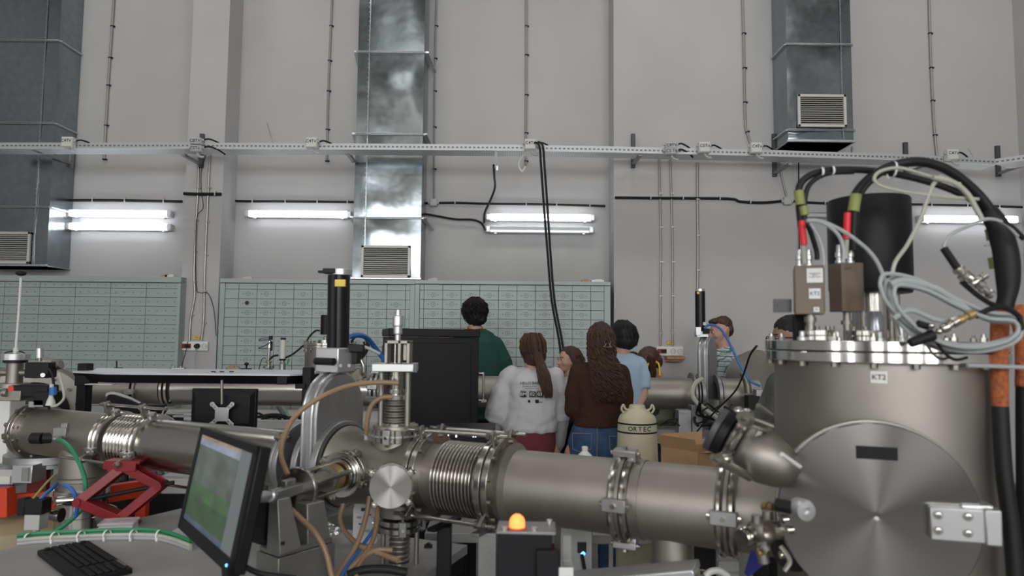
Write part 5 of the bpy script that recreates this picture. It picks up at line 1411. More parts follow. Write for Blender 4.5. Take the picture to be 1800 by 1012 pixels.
# cable bundle, box, paper
cb_ = thing('cable_bundle', 'green and white cable bundle with white ties lying across the grey table', 'cable', T(190, 940))
path = [(30, 948), (70, 944), (130, 941), (200, 938), (265, 938), (300, 944), (335, 957)]
for k, (m, dz, dy) in enumerate((('greenc', .030, -7), ('greenc', .020, -3), ('clearhose', .018, 2), ('clearhose', .008, 5), ('greyc', .006, 8))):
    G().tube([T(x, y+dy, TT+dz) for x, y in path], .0075, 8).build('cable_strand', m, cb_)
for k in range(6):
    x, y = 50+46*k, 946-2*min(k, 3); c = T(x, y, TT+.018); G().lathe([(-.004, .020), (.004, .020)], c, V((1, -.2, 0)), 18, cap=False).box(c+V((0, -.016, -.012)), (.008, .012, .016)).build('cable_tie', 'white', cb_)
p = T(208, 934); cbx = thing('clear_box', 'small clear plastic box with lid on the table below the red jack', 'box', p)
G().box(p+UP*.017, (.125, .085, .032), rz=.25).build('tray', 'acryl', cbx, bev=.004); G().box(p+UP*.040, (.132, .092, .010), rz=.25).build('lid', 'clear', cbx, bev=.003)
p = T(320, 940); G().prism([T(297, 938, TT+.002), T(318, 940+9, TT+.002), T(338, 944, TT+.002), T(316, 927, TT+.002)], V((0, 0, .004))).build('paper_sheet', 'white', label='folded white paper scrap beside the left foot of the monitor', cat='paper')
cable([(425, 992, 1.95), (445, 1003, 1.95), (470, 1010, 1.95), (520, 1016, 1.95)], .008, 'rubber', 'black cable curling from behind the monitor')
# red scissor jack
YJ = 2.95
jk = thing('scissor_jack', 'red scissor jack standing open under the left bellows', 'jack', T(213, 914))
jl, jr, jt, jb_ = P(143, 880, YJ-.05), P(284, 852, YJ), P(222, 818, YJ), P(213, 910, YJ-.02)
for (a, b, nm) in ((jt, jl, 0), (jl, jb_, 1), (jb_, jr, 2), (jr, jt, 3)):
    g = G(); d = (b-a).normalized(); n_ = d.cross(V((0, 1, 0))).normalized()
    for s in (-1, 1): g.bar(a+V((0, s*.028, 0)), b+V((0, s*.028, 0)), .006, .036, up=n_)
    g.bar(a+n_*.016*(1 if nm in (0, 2) else 1), b+n_*.016, .056, .006, up=n_)
    g.build('arm', 'redp', jk, bev=.0015)
for p in (jl, jr, jt, jb_): G().cyl(p+V((0, -.036, 0)), p+V((0, .036, 0)), .017, n=18).build('pivot', 'redp', jk)
G().box(jt+V((0, 0, .020)), (.15, .075, .012)).box(jt+V((-.06, -.03, .004)), (.04, .01, .03)).box(jt+V((.0, -.034, .0)), (.12, .008, .036)).build('saddle', 'redp', jk, bev=.002)
G().box(V((jb_.x, jb_.y, TT+.006)), (.13, .09, .010)).box(V((jb_.x, jb_.y, TT+.02)), (.06, .05, .03)).build('foot', 'redp', jk, bev=.002)
G().cyl(jl-(jr-jl).normalized()*.03, jr+(jr-jl).normalized()*.05, .0085, n=12).build('screw_rod', 'blackm', jk)
G().torus(jl-(jr-jl).normalized()*.045, V((0, 0, 1)), .016, .006, 20, 8).build('crank_eye', 'blackm', jk)
# pedestal under the gate valve
c0 = P(490, 973, 2.0); z_t = c0.z
pd = thing('valve_pedestal', 'grey metal pedestal block with tapered legs under the gate valve', 'pedestal', V((c0.x, c0.y, TT)))
L1 = (P(588, 946, 2.157)-c0); L1.z = 0; L1 = L1.normalized()
W1 = V((-L1.y, L1.x, 0))
M = Matrix((L1, W1, UP)).transposed()
cc_ = c0+L1*.10+W1*.055
G().box((cc_.x, cc_.y, (TT+z_t-.014)/2), (.20, .11, z_t-.014-TT), M=M).build('block', 'alud', pd, bev=.002)
G().box((cc_.x, cc_.y, z_t-.006), (.19, .10, .013), M=M).build('plate', 'alud', pd, bev=.002)
for (pxa, pya, pxb, pyb, wa, wb, yy) in ((492, 874, 500, 960, 26, 44, 2.04), (545, 880, 548, 946, 36, 48, 2.14)):
    a = P(pxa, pya, yy); b = P(pxb, pyb, yy); b.z = z_t
    ra = S(wa, yy)/2; rb = S(wb, yy)/2
    r1 = [a+M @ V((x*ra, y*ra*.9, 0)) for x, y in ((-1, -1), (1, -1), (1, 1), (-1, 1))]
    r2 = [b+M @ V((x*rb, y*rb*.9, 0)) for x, y in ((-1, -1), (1, -1), (1, 1), (-1, 1))]
    G().loft([r1, r2]).build('tapered_leg', 'alud', pd, bev=.003)
G().box(P(465, 915, 2.12), (.045, .06, .13), M=M).build('black_block', 'rubber', pd, bev=.004)
g = G()
for x, y in ((463, 955), (497, 957)): g.cyl(P(x, y, 2.0), P(x, y-5, 2.0), .006, n=10)
g.build('screw', 'blackm', pd)
# hoses in amber rubber
def hose(pts, lab, r=.0085, m='tube', name='rubber_hose'): return cable(pts, r, m, lab, name=name, cat='hose', group='amber rubber hoses' if m == 'tube' else None, n=10)
hose([(700, 673, 2.40), (660, 672, 2.38), (610, 679, 2.34), (560, 700, 2.28), (520, 730, 2.24), (500, 765, 2.20), (494, 800, 2.17), (506, 834, 2.14)], 'amber hose arching from the upright drive over the gate valve to the round end plate')
hose([(690, 697, 2.46), (668, 700, 2.46), (652, 715, 2.46), (645, 745, 2.47), (645, 770, 2.50)], 'short amber hose bending down beside the upright drive')
hose([(512, 895, 2.10), (530, 912, 2.09), (553, 935, 2.08), (572, 968, 2.07), (585, 1020, 2.06)], 'amber hose hanging in front of the valve pedestal')
hose([(604, 885, 2.40), (598, 910, 2.38), (607, 935, 2.34), (635, 960, 2.28), (675, 975, 2.24), (700, 985, 2.20)], 'amber hose drooping behind the pedestal to the right')
hose([(650, 872, 2.35), (644, 905, 2.33), (630, 950, 2.28), (610, 985, 2.22), (590, 1018, 2.14)], 'amber hose crossing in front of the small white box')
hose([(664, 885, 2.40), (662, 920, 2.36), (655, 950, 2.30), (640, 975, 2.24), (610, 1005, 2.18), (600, 1022, 2.14)], 'amber hose on the right of the small white box')
hose([(690, 967, 2.26), (665, 966, 2.26), (645, 975, 2.24), (632, 992, 2.20), (625, 1018, 2.14)], 'amber hose curving from under the bottom port')
hose([(664, 918, 2.38), (652, 938, 2.34), (632, 965, 2.28), (612, 992, 2.20), (598, 1020, 2.12)], 'thin blue hose crossing the amber hoses', .006, 'bluec', 'blue_hose')
hose([(612, 1010, 2.15), (640, 1001, 2.17), (680, 1000, 2.18), (715, 1006, 2.18)], 'coiled black hose at the bottom edge below the cross chamber', .013, 'rubber', 'black_hose')
# white box with print
p = T(642, 952); wbx = thing('carton_box', 'small white printed carton standing behind the amber hoses', 'box', p)
G().box(p+UP*.085, (.092, .05, .17), rz=.1).build('carton', 'white', wbx, bev=.001)
for (dx, dz, m, s_) in ((.0, .13, 'inkb', .012), (-.02, .10, 'greyc', .009), (.02, .11, 'redtape', .006), (.01, .05, 'greyc', .010), (-.015, .075, 'bluec', .006)): G().box(p+V((dx, -.027, dz)), (s_*2.2, .002, s_)).build('print_mark', m, wbx)
# crumpled foil
g = G()
for k in range(9): g.sph(T(580, 948)+V((rnd.uniform(-.03, .03), rnd.uniform(-.02, .02), .02+rnd.uniform(0, .03))), rnd.uniform(.010, .02), 6)
g.build('crumpled_foil', 'foil', label='crumpled silver foil behind the valve pedestal', cat='foil', ang=10)
p = T(753, 962, TT+.0); G().box(p+UP*.006, (.03, .018, .010)).box(p+UP*.014, (.012, .012, .006)).build('small_clip', 'rubber', label='small black clip lying on the table corner', cat='clip')
# black posts carrying the line
def post(px, w_, lab, m='black', top=None, zb=0.0):
    c = B(px); zt_ = c.z-(top or .125)
    t = thing('line_support', lab, 'support', V((c.x, c.y, zb)), 'supports under the near line')
    G().box((c.x, c.y, (zt_+zb)/2), (w_, w_, zt_-zb)).build('column', m, t, bev=.003)
    G().lathe([(-.012, PR+.004), (-.012, PR+.016), (.012, PR+.016), (.012, PR+.004)], c, BD, 48, cap=False).build('saddle_ring', m, t) if False else G().bar(V((c.x, c.y, zt_+.006))-BN*.09, V((c.x, c.y, zt_+.006))+BN*.09, .03, .012).build('saddle', m, t, bev=.002)
    G().box((c.x, c.y, zb+.006), (.16, .16, .012)).build('foot_plate', m, t)
    return t
post(783, .048, 'black square column under the ribbed bellows', top=.165)
post(858, .060, 'short grey column under the right flange of the ribbed bellows', 'alud', top=.16)
# near cabinet-like frame under the pipe
def simplebox(name, px0, px1, py0, py1, Y, depth, m, label, cat, z0=None, bev=.004, extra=None, group=None):
    x0 = P(px0, py0, Y).x; x1 = P(px1, py0, Y).x; zt_ = P((px0+px1)/2, py0, Y).z; zb_ = P((px0+px1)/2, py1, Y).z if z0 is None else z0
    t = thing(name, label, cat, V(((x0+x1)/2, Y+depth/2, zb_)), group)
    G().box(((x0+x1)/2, Y+depth/2, (zt_+zb_)/2), (x1-x0, depth, zt_-zb_)).build('body', m, t, bev=bev)
    return t, x0, x1, zb_, zt_
# signal lamp box
sl = thing('signal_box', 'black control box with a glowing amber lamp in the bottom foreground', 'control box', P(935, 1010, 1.60)-UP*.3)
c = P(929, 970, 1.60); zt_ = P(930, 933, 1.6).z
G().box((c.x-.010, 1.62, zt_-.12), (.125, .08, .24)).build('case', 'blackm', sl, bev=.004)
G().box((c.x+.042, 1.575, zt_-.075), (.052, .02, .085)).build('side_cover', 'blackm', sl, bev=.004)
G().box((c.x-.005, 1.615, zt_+.003), (.135, .09, .007), rz=-.05).build('top_plate', 'alud', sl, bev=.002)
for dx, dy in ((-.055, -.035), (.012, -.035), (.05, .03)): G().cyl((c.x+dx, 1.615+dy, zt_+.006), (c.x+dx, 1.615+dy, zt_+.014), .007, n=12).build('screw', 'alub', sl)
lc_ = P(909, 930, 1.59); 
o = G().lathe([(0, .0172), (.018, .0172), (.0235, .0160), (.028, .0132), (.0318, .0092), (.034, .0048), (.0348, 0)], V((lc_.x, lc_.y, zt_+.006)), UP, 28).build('amber_lamp', 'amber', sl)
G().cyl((lc_.x, lc_.y, zt_+.0065), (lc_.x, lc_.y, zt_+.012), .021, n=28).build('lamp_base', 'lip', sl)
G().bar(P(996, 940, 1.62), P(996, 985, 1.62), .012, .02).bar(P(990, 988, 1.62), P(1006, 988, 1.62), .02, .012).build('bracket_strip', 'alud', sl)
G().box(P(990, 1006, 1.57), (.045, .004, .022)).build('paper_label', 'white', sl)
G().box((c.x, 1.66, (zt_-.24)/2), (.08, .08, zt_-.24)).build('column', 'blackm', sl)
G().box((c.x, 1.66, .006), (.24, .24, .012)).build('foot', 'blackm', sl)
# things seen under the pipe
t, x0, x1, zb_, zt_ = simplebox('electronics_case', 985, 1042, 925, 1020, 2.45, .32, 'alud', 'dark grey electronics case with a blue light seen under the near pipe', 'case', z0=0.0)
G().sph(P(1025, 972, 2.445), .008, 12).build('blue_light', 'led', t); G().box(P(1023, 962, 2.446), (.03, .01, .035)).build('switch', 'rubber', t)
cable([(1023, 974, 2.43), (1026, 990, 2.43), (1030, 1015, 2.43)], .006, 'rubber', 'thin black lead below the blue light')
t, x0, x1, zb_, zt_ = simplebox('black_locker', 1205, 1258, 955, 1020, 2.5, .3, 'blackm', 'black case seen under the near pipe right of the port stub', 'case', z0=0.0)
t, x0, x1, zb_, zt_ = simplebox('drawer_unit', 1259, 1300, 958, 1000, 3.0, .35, 'boxgrey', 'light grey drawer unit seen below the near pipe beside the chamber', 'drawer unit', z0=0.0)
for k in range(4): G().box(((x0+x1)/2, 2.996, zt_-.03-.055*k), (x1-x0-.01, .008, .042)).build('drawer', 'plastic', t, bev=.002)
cable([(1240, 1012, 1.9), (1250, 1004, 1.9), (1265, 1003, 1.9), (1280, 1012, 1.9)], .009, 'plastic', 'thick pale cable loop at the bottom edge under the near pipe')
t = thing('panel_stand', 'upright grey strip with dark beige panel under the ring clamp', 'panel', T(1085, 1000, .2))
G().box(P(1073, 980, 3.0)-UP*.35, (.018, .03, 1.25)).build('strip', 'alud', t)

# red orange frame and beige drum at the lower left
of = thing('orange_frame', 'red orange steel frame around the bright pump at the lower left', 'frame', P(60, 900, 3.4)-UP*.1)
def beam(a, b, h, w_=.04, m='orange', nm='beam'): 
    g = G().bar(a, b, w_, h, up=UP); g.build(nm, m, of, bev=.003)
beam(P(-30, 884, 3.30), P(20, 881, 3.30), .135, .06); beam(P(20, 886, 3.36), P(106, 876, 3.50), .092); beam(P(186, 868, 3.50), P(262, 856, 3.68), .085)
G().box(P(250, 895, 3.5)-UP*.12, (.05, .04, .35)).build('leg', 'orange', of)
G().box(P(68, 846, 3.6), (.10, .03, .12)).build('upright', 'redp', of)
dm = thing('beige_drum', 'wide beige drum standing below the orange frame at the lower left', 'drum', V((P(30, 950, 3.4).x, 3.4, 0)))
G().lathe([(0, .32), (P(20, 898, 3.55).z, .32), (P(20, 895, 3.55).z, .30), (P(20, 895, 3.55).z, 0)], V((P(30, 950, 3.4).x, 3.4, 0)), UP, 64).build('shell', 'beige', dm)
t, x0, x1, zb_, zt_ = simplebox('metal_crate', -10, 24, 825, 856, 3.42, .3, 'boxgrey', 'light grey crate with slats at the left edge above the orange frame', 'crate', bev=.002)
G().box(((x0+x1)/2, 3.415, zb_+.03), ((x1-x0)*.8, .008, .05)).build('slats', 'plastic', t)
t, x0, x1, zb_, zt_ = simplebox('bracket_box', 22, 57, 818, 849, 3.3, .10, 'alub', 'open grey bracket box hanging under the round base at the left', 'bracket', bev=.002)
G().box(((x0+x1)/2+.018, 3.298, (zb_+zt_)/2), (.032, .01, zt_-zb_-.02)).build('opening', 'alud', t)
G().box(P(8, 856, 3.36), (.07, .04, .02)).build('blue_tray', 'bluef', label='small blue tray at the left edge on the orange frame', cat='tray')
t, x0, x1, zb_, zt_ = simplebox('grey_cabinet', 284, 345, 836, 868, 3.55, .4, 'alub', 'light grey instrument front seen between the jack and the monitor', 'instrument', bev=.003)
G().box(((x0+x1)/2, 3.546, zt_-.03), (x1-x0-.01, .01, .03)).build('front_strip', 'white', t)
t, x0, x1, zb_, zt_ = simplebox('low_bench', 150, 420, 868, 905, 3.70, .20, 'blackm', 'low black bench in the dark behind the red jack', 'bench', z0=0.0)

# ================================================================ shelf board with monitor back
YS0 = 3.85; zsh = P(330, 656, YS0).z
sh = thing('shelf_board', 'wide black board with pale top standing on two posts behind the near pipe', 'shelf', V((P(330, 656, YS0).x, YS0+.25, 0)))
xa, xb, xc_, xd_ = P(128, 652, YS0+.13).x, P(170, 648, YS0+.5).x, P(545, 655, YS0+.12).x, P(510, 655, YS0).x
poly = [(xa, YS0+.13), (P(185, 655, YS0).x, YS0), (xd_, YS0), (xc_, YS0+.12), (xc_-.0, YS0+.32), (xd_-.12, YS0+.50), (xb, YS0+.50), (xa+.02, YS0+.30)]
G().prism([(x, y, zsh-.010) for x, y in poly], V((0, 0, .010))).build('top_sheet', 'sheet', sh)
cx_ = sum(x for x, y in poly)/8; cy_ = sum(y for x, y in poly)/8
low = [(cx_+(x-cx_)*.97, cy_+(y-cy_)*.86, zsh-.058) for x, y in poly]
G().loft([[V((x, y, zsh-.0105)) for x, y in poly], [V(p) for p in low]]).build('edge', 'black', sh)
for (p0, p1, y, zt2, zb2) in ((139, 156, YS0+.22, 638, 0), (533, 549, YS0+.1, 645, 0)):
    x0 = P(p0, 700, y).x; x1 = P(p1, 700, y).x; zt_ = P(p0, zt2, y).z
    G().box(((x0+x1)/2, y, zt_/2), (x1-x0, .07, zt_)).build('post', 'black', sh, bev=.006)
G().box(P(152, 668, YS0+.14), (.09, .08, .06)).build('clamp_block', 'black', sh, bev=.004); G().box(P(530, 678, YS0+.08), (.06, .05, .03)).build('clamp_block', 'black', sh, bev=.004)
G().box(P(498, 668, YS0+.02), (.06, .05, .045)).build('clamp_block', 'black', sh, bev=.004)
for px in (375, 390, 407): G().box(P(px, 653, YS0+.10), (.022, .012, .006)).build('slot_cover', 'blackm', sh)
G().box(P(177, 675, YS0-.02), (.14, .06, .004), rz=.1).build('white_card', 'white', label='thin white card tucked under the left end of the black board', cat='card')
mb = thing('monitor_back', 'black monitor seen from behind on a silver cross mount below the black board', 'monitor', V((P(391, 750, 3.78).x, 3.80, P(391, 750, 3.78).z)))
c = P(391, 718, 3.80); w_ = S(113, 3.8); h_ = S(68, 3.8)
G().box(c+V((0, .03, 0)), (w_, .03, h_)).build('front_frame', 'black', mb, bev=.004)
rr_ = [[V((c.x+x*w_/2*k, c.y+.016-d, c.z-.004+z*h_/2*k2)) for x, z in ((-1, -1), (1, -1), (1, 1), (-1, 1))] for (k, k2, d) in ((.97, .95, 0), (.84, .72, .025))]
G().loft(rr_).build('back_shell', 'black', mb, bev=.003)
g = G()
for k in range(6):
    for s in (-1, 1): g.box(c+V((s*w_*.41, .010, -.03+.02*k-.02)), (.014, .004, .004))
g.build('vent_slots', 'dark', mb)
vm = thing('vesa_mount', 'silver cross shaped mount with thin pole on the back of the black monitor', 'mount', P(390, 750, 3.74))
cm = P(390, 728, 3.755)
g = G(); pts = []
for k in range(4):
    an = math.pi/4+k*math.pi/2; d = V((math.cos(an), 0, math.sin(an))); n_ = V((-math.sin(an), 0, math.cos(an)))
    g.bar(cm+d*.015, cm+d*.078, .006, .022, up=n_); g.cyl(cm+d*.076+V((0, -.004, 0)), cm+d*.076+V((0, .004, 0)), .0135, n=18)
g.box(cm, (.075, .008, .075)); g.build('cross_plate', 'alub', vm, bev=.002)
for k in range(4):
    an = math.pi/4+k*math.pi/2; d = V((math.cos(an), 0, math.sin(an)))
    for q in (.054, .076): G().cyl(cm+d*q+V((0, -.007, 0)), cm+d*q+V((0, -.003, 0)), .0055, n=10).build('screw', 'alud', vm)
G().cyl(P(390, 668, 3.75), P(390, 710, 3.75), .0075, n=12).cyl(P(390, 746, 3.77), P(390, 756, 3.77), .0075, n=12).build('pole', 'steel', vm)
# office chair behind the pipe
oc = thing('office_chair', 'black office chair with pale top edge behind the left near pipe', 'chair', V((P(215, 720, 4.6).x, 4.75, 0)))
g = G(); pr = [(186, 697), (190, 693), (200, 694), (225, 702), (246, 712), (246, 728), (188, 724)]
g.prism([P(x, y, 4.62) for x, y in pr], V((0, .10, 0))).build('backrest', 'black', oc, bev=.012)
g = G(); g.tube([P(189, 696, 4.66), P(200, 694, 4.66), (P(225, 702, 4.66)), P(245, 712, 4.66)], .022, 8).build('pale_edge', 'boxgrey', oc)
x_ = P(215, 720, 4.6).x
G().cyl((x_, 4.75, .1), (x_, 4.75, .45), .025).build('column', 'blackm', oc); G().box((x_, 4.78, .48), (.45, .45, .07)).build('seat', 'black', oc, bev=.02)
G().bar((x_, 4.66, .48), (x_, 4.66, P(215, 722, 4.62).z), .05, .02, up=(0, 1, 0)).build('back_bar', 'blackm', oc)
for k in range(5):
    an = 2*math.pi*k/5; d = V((math.cos(an), math.sin(an), 0)); o = G().bar(V((x_, 4.75, .1)), V((x_, 4.75, .07))+d*.25, .04, .025).build('foot_bar', 'blackm', oc); G().sph(V((x_, 4.75, .03))+d*.25, .03, 10).build('castor', 'rubber', o)

# ================================================================ far line
FY = 5.8
def fB(px, py=684): return P(px, py, FY)
FZ = (fB(300, 689).z+fB(1000, 684).z)/2+.0
def fb(px): return V((P(px, 684, FY).x, FY, FZ))
FRd = S(27.2, FY)
def fpipe(x0, x1, m, lab):
    a, b = fb(x0), fb(x1); t = thing('beam_pipe', lab, 'pipe', (a+b)/2-UP*FRd)
    G().lathe([(0, FRd), ((b-a).length, FRd)], a, (1, 0, 0), 64).build('tube', m, t); return t
fpipe(60, 238, 'steelb', 'far pipe section behind the office chair')
fpipe(252, 290, 'steelb', 'short far pipe section between the grey clamp and the bright clamps')
fpipe(311, 652, 'brushed', 'long smooth far pipe section behind the monitor back')
fpipe(668, 1216, 'steel', 'long matt far pipe running behind the standing group')
fpipe(1266, 1330, 'steel', 'far pipe section right of the far gate valve')
def fclamp(px, lab, m='steelb', extra=.016, w_=.012, blocks=()):
    t = thing('pipe_clamp', lab, 'clamp', fb(px)-UP*FRd, 'clamps on the far pipe')
    for s in (-1, 1): G().lathe([(-w_, FRd-.004), (-w_*.8, FRd+extra), (w_*.8, FRd+extra), (w_, FRd-.004)], fb(px)+V((s*w_*1.6, 0, 0)), (1, 0, 0), 56, cap=False).build('ring', m, t)
    for an in blocks:
        d = UP*math.cos(R(an))+V((0, -1, 0))*math.sin(R(an)); claw(fb(px)+d*(FRd+extra), d, .04, t, 'alu', ax=(1, 0, 0))
    return t
fclamp(245, 'dull grey clamp on the far pipe above the office chair', blocks=(60, 95))
fclamp(300, 'bright double clamp on the far pipe left of the monitor back', 'polish', blocks=(5,))
fclamp(660, 'bright clamp on the far pipe left of the black cabinet', 'alu', blocks=(0, 75, 110))
# bits on top of it
rf = thing('round_flange', 'small round flange standing on the far pipe behind the black board', 'flange', fb(409)+UP*FRd)
c = fb(409)+UP*(FRd+.0); G().cyl(c+V((0, -.02, 0)), c+V((0, .02, 0)), .072, n=40).build('disc', 'steelb', rf); G().bolts(c+V((0, -.02, 0)), (0, -1, 0), .064, 12, .009, .012).build('bolt', 'polish', rf)
G().ring(c+V((0, -.024, 0)), (0, 1, 0), .05, .072, .01, 40).build('rim', 'gold', rf)
bk = thing('hand_valve', 'black star shaped hand valve on the far pipe right of the round flange', 'knob', fb(434)+UP*FRd)
c = P(433, 649, FY); G().box(c, (.08, .03, .02)).cyl(c, c+UP*.04, .008).sph(c+UP*.045, (.02, .02, .014), 12).build('knob', 'rubber', bk)
G().box(P(313, 648, FY), (.12, .04, .022)).cyl(P(305, 648, FY), P(305, 643, FY), .012).cyl(P(318, 648, FY), P(318, 643, FY), .012).build('chrome_clip', 'polish', label='chrome clip pair on the far pipe left of the pilaster socket', cat='clip')
G().cyl(P(205, 648, FY), P(205, 634, FY), .006).box(P(208, 647, FY), (.06, .03, .014)).build('toggle_pin', 'rubber', label='thin black pin above the left end of the black board', cat='pin')
g1 = thing('vacuum_gauge', 'thin gauge stack with violet wires on the far pipe', 'gauge', fb(472)+UP*FRd)
G().lathe([(0, .030), (.05, .030), (.052, .018), (.10, .018), (.102, .026), (.115, .026), (.12, .012), (.22, .012), (.225, .018), (.29, .010)], fb(471)+UP*(FRd-.005), UP, 20).build('stack', 'polish', g1)
G().box(P(477, 608, FY), (.016, .016, .08)).cyl(P(476, 597, FY), P(476, 590, FY), .016).build('black_part', 'rubber', g1)
for pts in ([(474, 594), (462, 594), (455, 598), (470, 597), (477, 599)], [(477, 600), (464, 608), (454, 612), (470, 612)], [(455, 650), (460, 632), (467, 629)]): G().tube([P(x, y, FY-.03) for x, y in pts], .004, 6).build('wire', 'inkb', g1)
G().ring(fb(471)+UP*(FRd+.06), UP, .01, .045, .02, 24).build('flange', 'polish', g1)
g2 = thing('ion_gauge', 'pale cylindrical gauge with black cap on the far pipe', 'gauge', fb(496)+UP*FRd)
c = fb(495)+UP*(FRd-.01)
G().lathe([(0, .030), (.06, .026), (.10, .026), (.11, .018), (.13, .018)], c, UP, 24).build('foot', 'alu', g2)
G().lathe([(.13, .024), (.30, .025)], c, UP, 24).build('housing', 'plastic', g2); G().cyl(c+UP*.30, c+UP*.318, .022).cyl(c+UP*.125, c+UP*.14, .027).build('cap', 'rubber', g2)
G().box(P(506, 636, FY), (.012, .01, .06), M=Matrix.Rotation(.3, 3, 'Y')).build('green_tag', 'greenc', g2)
cable([(501, 629, FY), (515, 622, FY), (535, 605, FY), (545, 590, FY), (555, 581, FY), (562, 581, FY)], .008, 'rubber', 'black cable rising from the pale gauge to the black cylinder')
cable([(474, 632, FY-.03), (480, 626, FY-.03), (489, 624, FY-.03)], .008, 'rubber', 'short black lead between the two gauges')
# small chamber
sc_ = thing('small_chamber', 'small round steel chamber with flanged lid and black motor on the far pipe', 'vacuum chamber', fb(585)+UP*FRd)
cx_ = P(580, 630, FY+.05).x; zlo = FZ+FRd*.6; zhi = P(580, 612, FY).z; rr_ = S(43, FY)
G().lathe([(zlo, rr_), (zhi, rr_)], V((cx_, FY+.05, 0)), UP, 56).build('wall', 'steel', sc_)
G().lathe([(zhi, rr_+.014), (zhi+.022, rr_+.014)], V((cx_, FY+.05, 0)), UP, 56).lathe([(zhi+.024, rr_+.014), (zhi+.046, rr_+.014)], V((cx_, FY+.05, 0)), UP, 56).build('flange', 'polish', sc_, bev=.002)
G().bolts(V((cx_, FY+.05, zhi+.046)), UP, rr_, 16, .010, .016, through=.06).build('bolt', 'polish', sc_)
mx_ = P(570, 570, FY).x
G().lathe([(zhi+.046, .06), (zhi+.07, .06), (zhi+.075, .02), (P(570, 590, FY).z, .012)], V((mx_, FY+.05, 0)), UP, 24).build('motor_foot', 'polish', sc_)
G().cyl((mx_, FY+.05, P(570, 588, FY).z), (mx_, FY+.05, P(570, 553, FY).z), S(9, FY), n=28).build('motor', 'black', sc_, bev=.003)
G().lathe([(0, .10), (.03, .10), (.06, .07), (.10, .03)], P(628, 668, FY), V((.3, -.1, 1)), 32).build('side_dome', 'steelb', sc_)
G().tube([P(634, 632, FY-.05), P(639, 643, FY-.05), P(640, 655, FY-.05)], .02, 10).build('side_elbow', 'polish', sc_)
for k, pts in enumerate(([(617, 600), (628, 590), (640, 590), (648, 600), (646, 615), (636, 630)], [(617, 602), (626, 591), (638, 592), (645, 602), (643, 618), (630, 632)], [(632, 632), (640, 615), (640, 600)], [(628, 628), (640, 612), (648, 598)])):
    cable([(x, y, FY-.1) for x, y in pts], .009, 'rubber', ['outer black cable loop behind the gate valve', 'second black cable loop behind the gate valve', 'short black cable beside the loops behind the gate valve', 'thin black cable inside the loops behind the gate valve'][k], group='black cable loops')
cable([(612, 592, 3.6), (630, 589, 3.7), (645, 594, 3.8), (660, 612, 3.9), (676, 633, 3.95)], .014, 'bluec', 'blue hose running from the gate valve into the black cabinet', name='blue_hose', cat='hose')
cable([(635, 607, 3.6), (650, 613, 3.6), (668, 622, 3.6)], .008, 'clearhose', 'pale tube reaching from the valve pilot toward the black cabinet', name='tube', cat='tube')
# far gate valve
fg = thing('gate_valve', 'far gate valve with round topped grey body and slim black actuator', 'gate valve', fb(1242)-UP*.2)
vc2 = fb(1244); zt_ = P(1240, 590, FY).z-FZ
hw = .115
def prof_(k, zo): 
    o_ = [(-hw*k, -.17), (hw*k, -.17), (hw*k, zt_-.16)]
    for i in range(1, 12): an = math.pi*i/12; o_.append((hw*k*math.cos(an), zt_-.16+zo+.155*math.sin(an)))
    return o_+[(-hw*k, zt_-.16)]
nd = V((.80, -.60, 0)); sdv = V((.60, .80, 0))
G().prism([vc2+sdv*u+UP*v-nd*.045 for u, v in prof_(1, 0)], nd*.09).build('body', 'alu', fg, bev=.006)
for s in (-1, 1): G().prism([vc2+sdv*u+UP*v+nd*(s*.022-.006) for u, v in prof_(1.12, .008)], nd*.012).build('rim', 'alub', fg, bev=.003)
for s, rr2 in ((-1, .165), (1, .160)): G().ring(vc2+V((s*.07, 0, 0)), (1, 0, 0), .1, rr2, .03, 64).ring(vc2+V((s*.10, 0, 0)), (1, 0, 0), .1, rr2-.012, .014, 64).build('flange', 'alud', fg, bev=.003)
G().ring(fb(1216), (1, 0, 0), .12, .175, .02, 60).build('dark_ring', 'alud', fg, bev=.002)
G().bolts(fb(1222)+V((0, 0, 0)), (-1, 0, 0), .152, 12, .012, .02, off=.02).build('bolt', 'polish', fg)
ax_ = P(1231, 560, FY).x
G().lathe([(P(1231, 582, FY).z, .042), (P(1231, 512, FY).z, .042)], V((ax_, FY, 0)), UP, 30).build('actuator_cylinder', 'blackg', fg)
G().cyl((ax_, FY, P(1231, 512, FY).z), (ax_, FY, P(1231, 508, FY).z), .040).build('end_cap', 'alub', fg)
G().box((ax_+.004, FY-.01, P(1233, 587, FY).z), (.10, .08, .05)).box((ax_-.035, FY-.05, P(1222, 582, FY).z), (.045, .04, .07)).build('head_block', 'alub', fg, bev=.003)
G().box((ax_-.028, FY-.042, P(1225, 515, FY).z), (.018, .01, .02)).build('yellow_label', 'yellow', fg); G().box((ax_+.022, FY-.042, P(1236, 569, FY).z), (.022, .01, .026)).build('white_label', 'white', fg)
G().box((ax_+.03, FY-.06, P(1236, 582, FY).z), (.05, .04, .045)).build('valve_pilot', 'rubber', fg, bev=.003)
cable([(1238, 577, FY-.1), (1246, 571, FY-.1), (1257, 572, FY-.12), (1270, 582, FY-.15), (1285, 608, FY-.2), (1300, 640, FY-.25), (1318, 668, FY-.3), (1336, 678, FY-.3)], .010, 'bluec', 'blue hose arching from the far actuator to the right', name='blue_hose', cat='hose')
cable([(1235, 666, 5.6), (1224, 672, 5.57), (1217, 688, 5.55), (1222, 704, 5.5), (1240, 720, 5.3), (1262, 736, 5.0), (1282, 758, 4.7)], .019, 'clearhose', 'thick beige hose hanging from the far gate valve to the box', name='hose', cat='hose')
cable([(1330, 608, 3.4), (1318, 625, 3.8), (1306, 660, 4.2), (1290, 690, 4.6), (1255, 725, 5.0), (1225, 758, 5.3)], .006, 'rubber', 'thin black cable slanting down from the chamber flange')
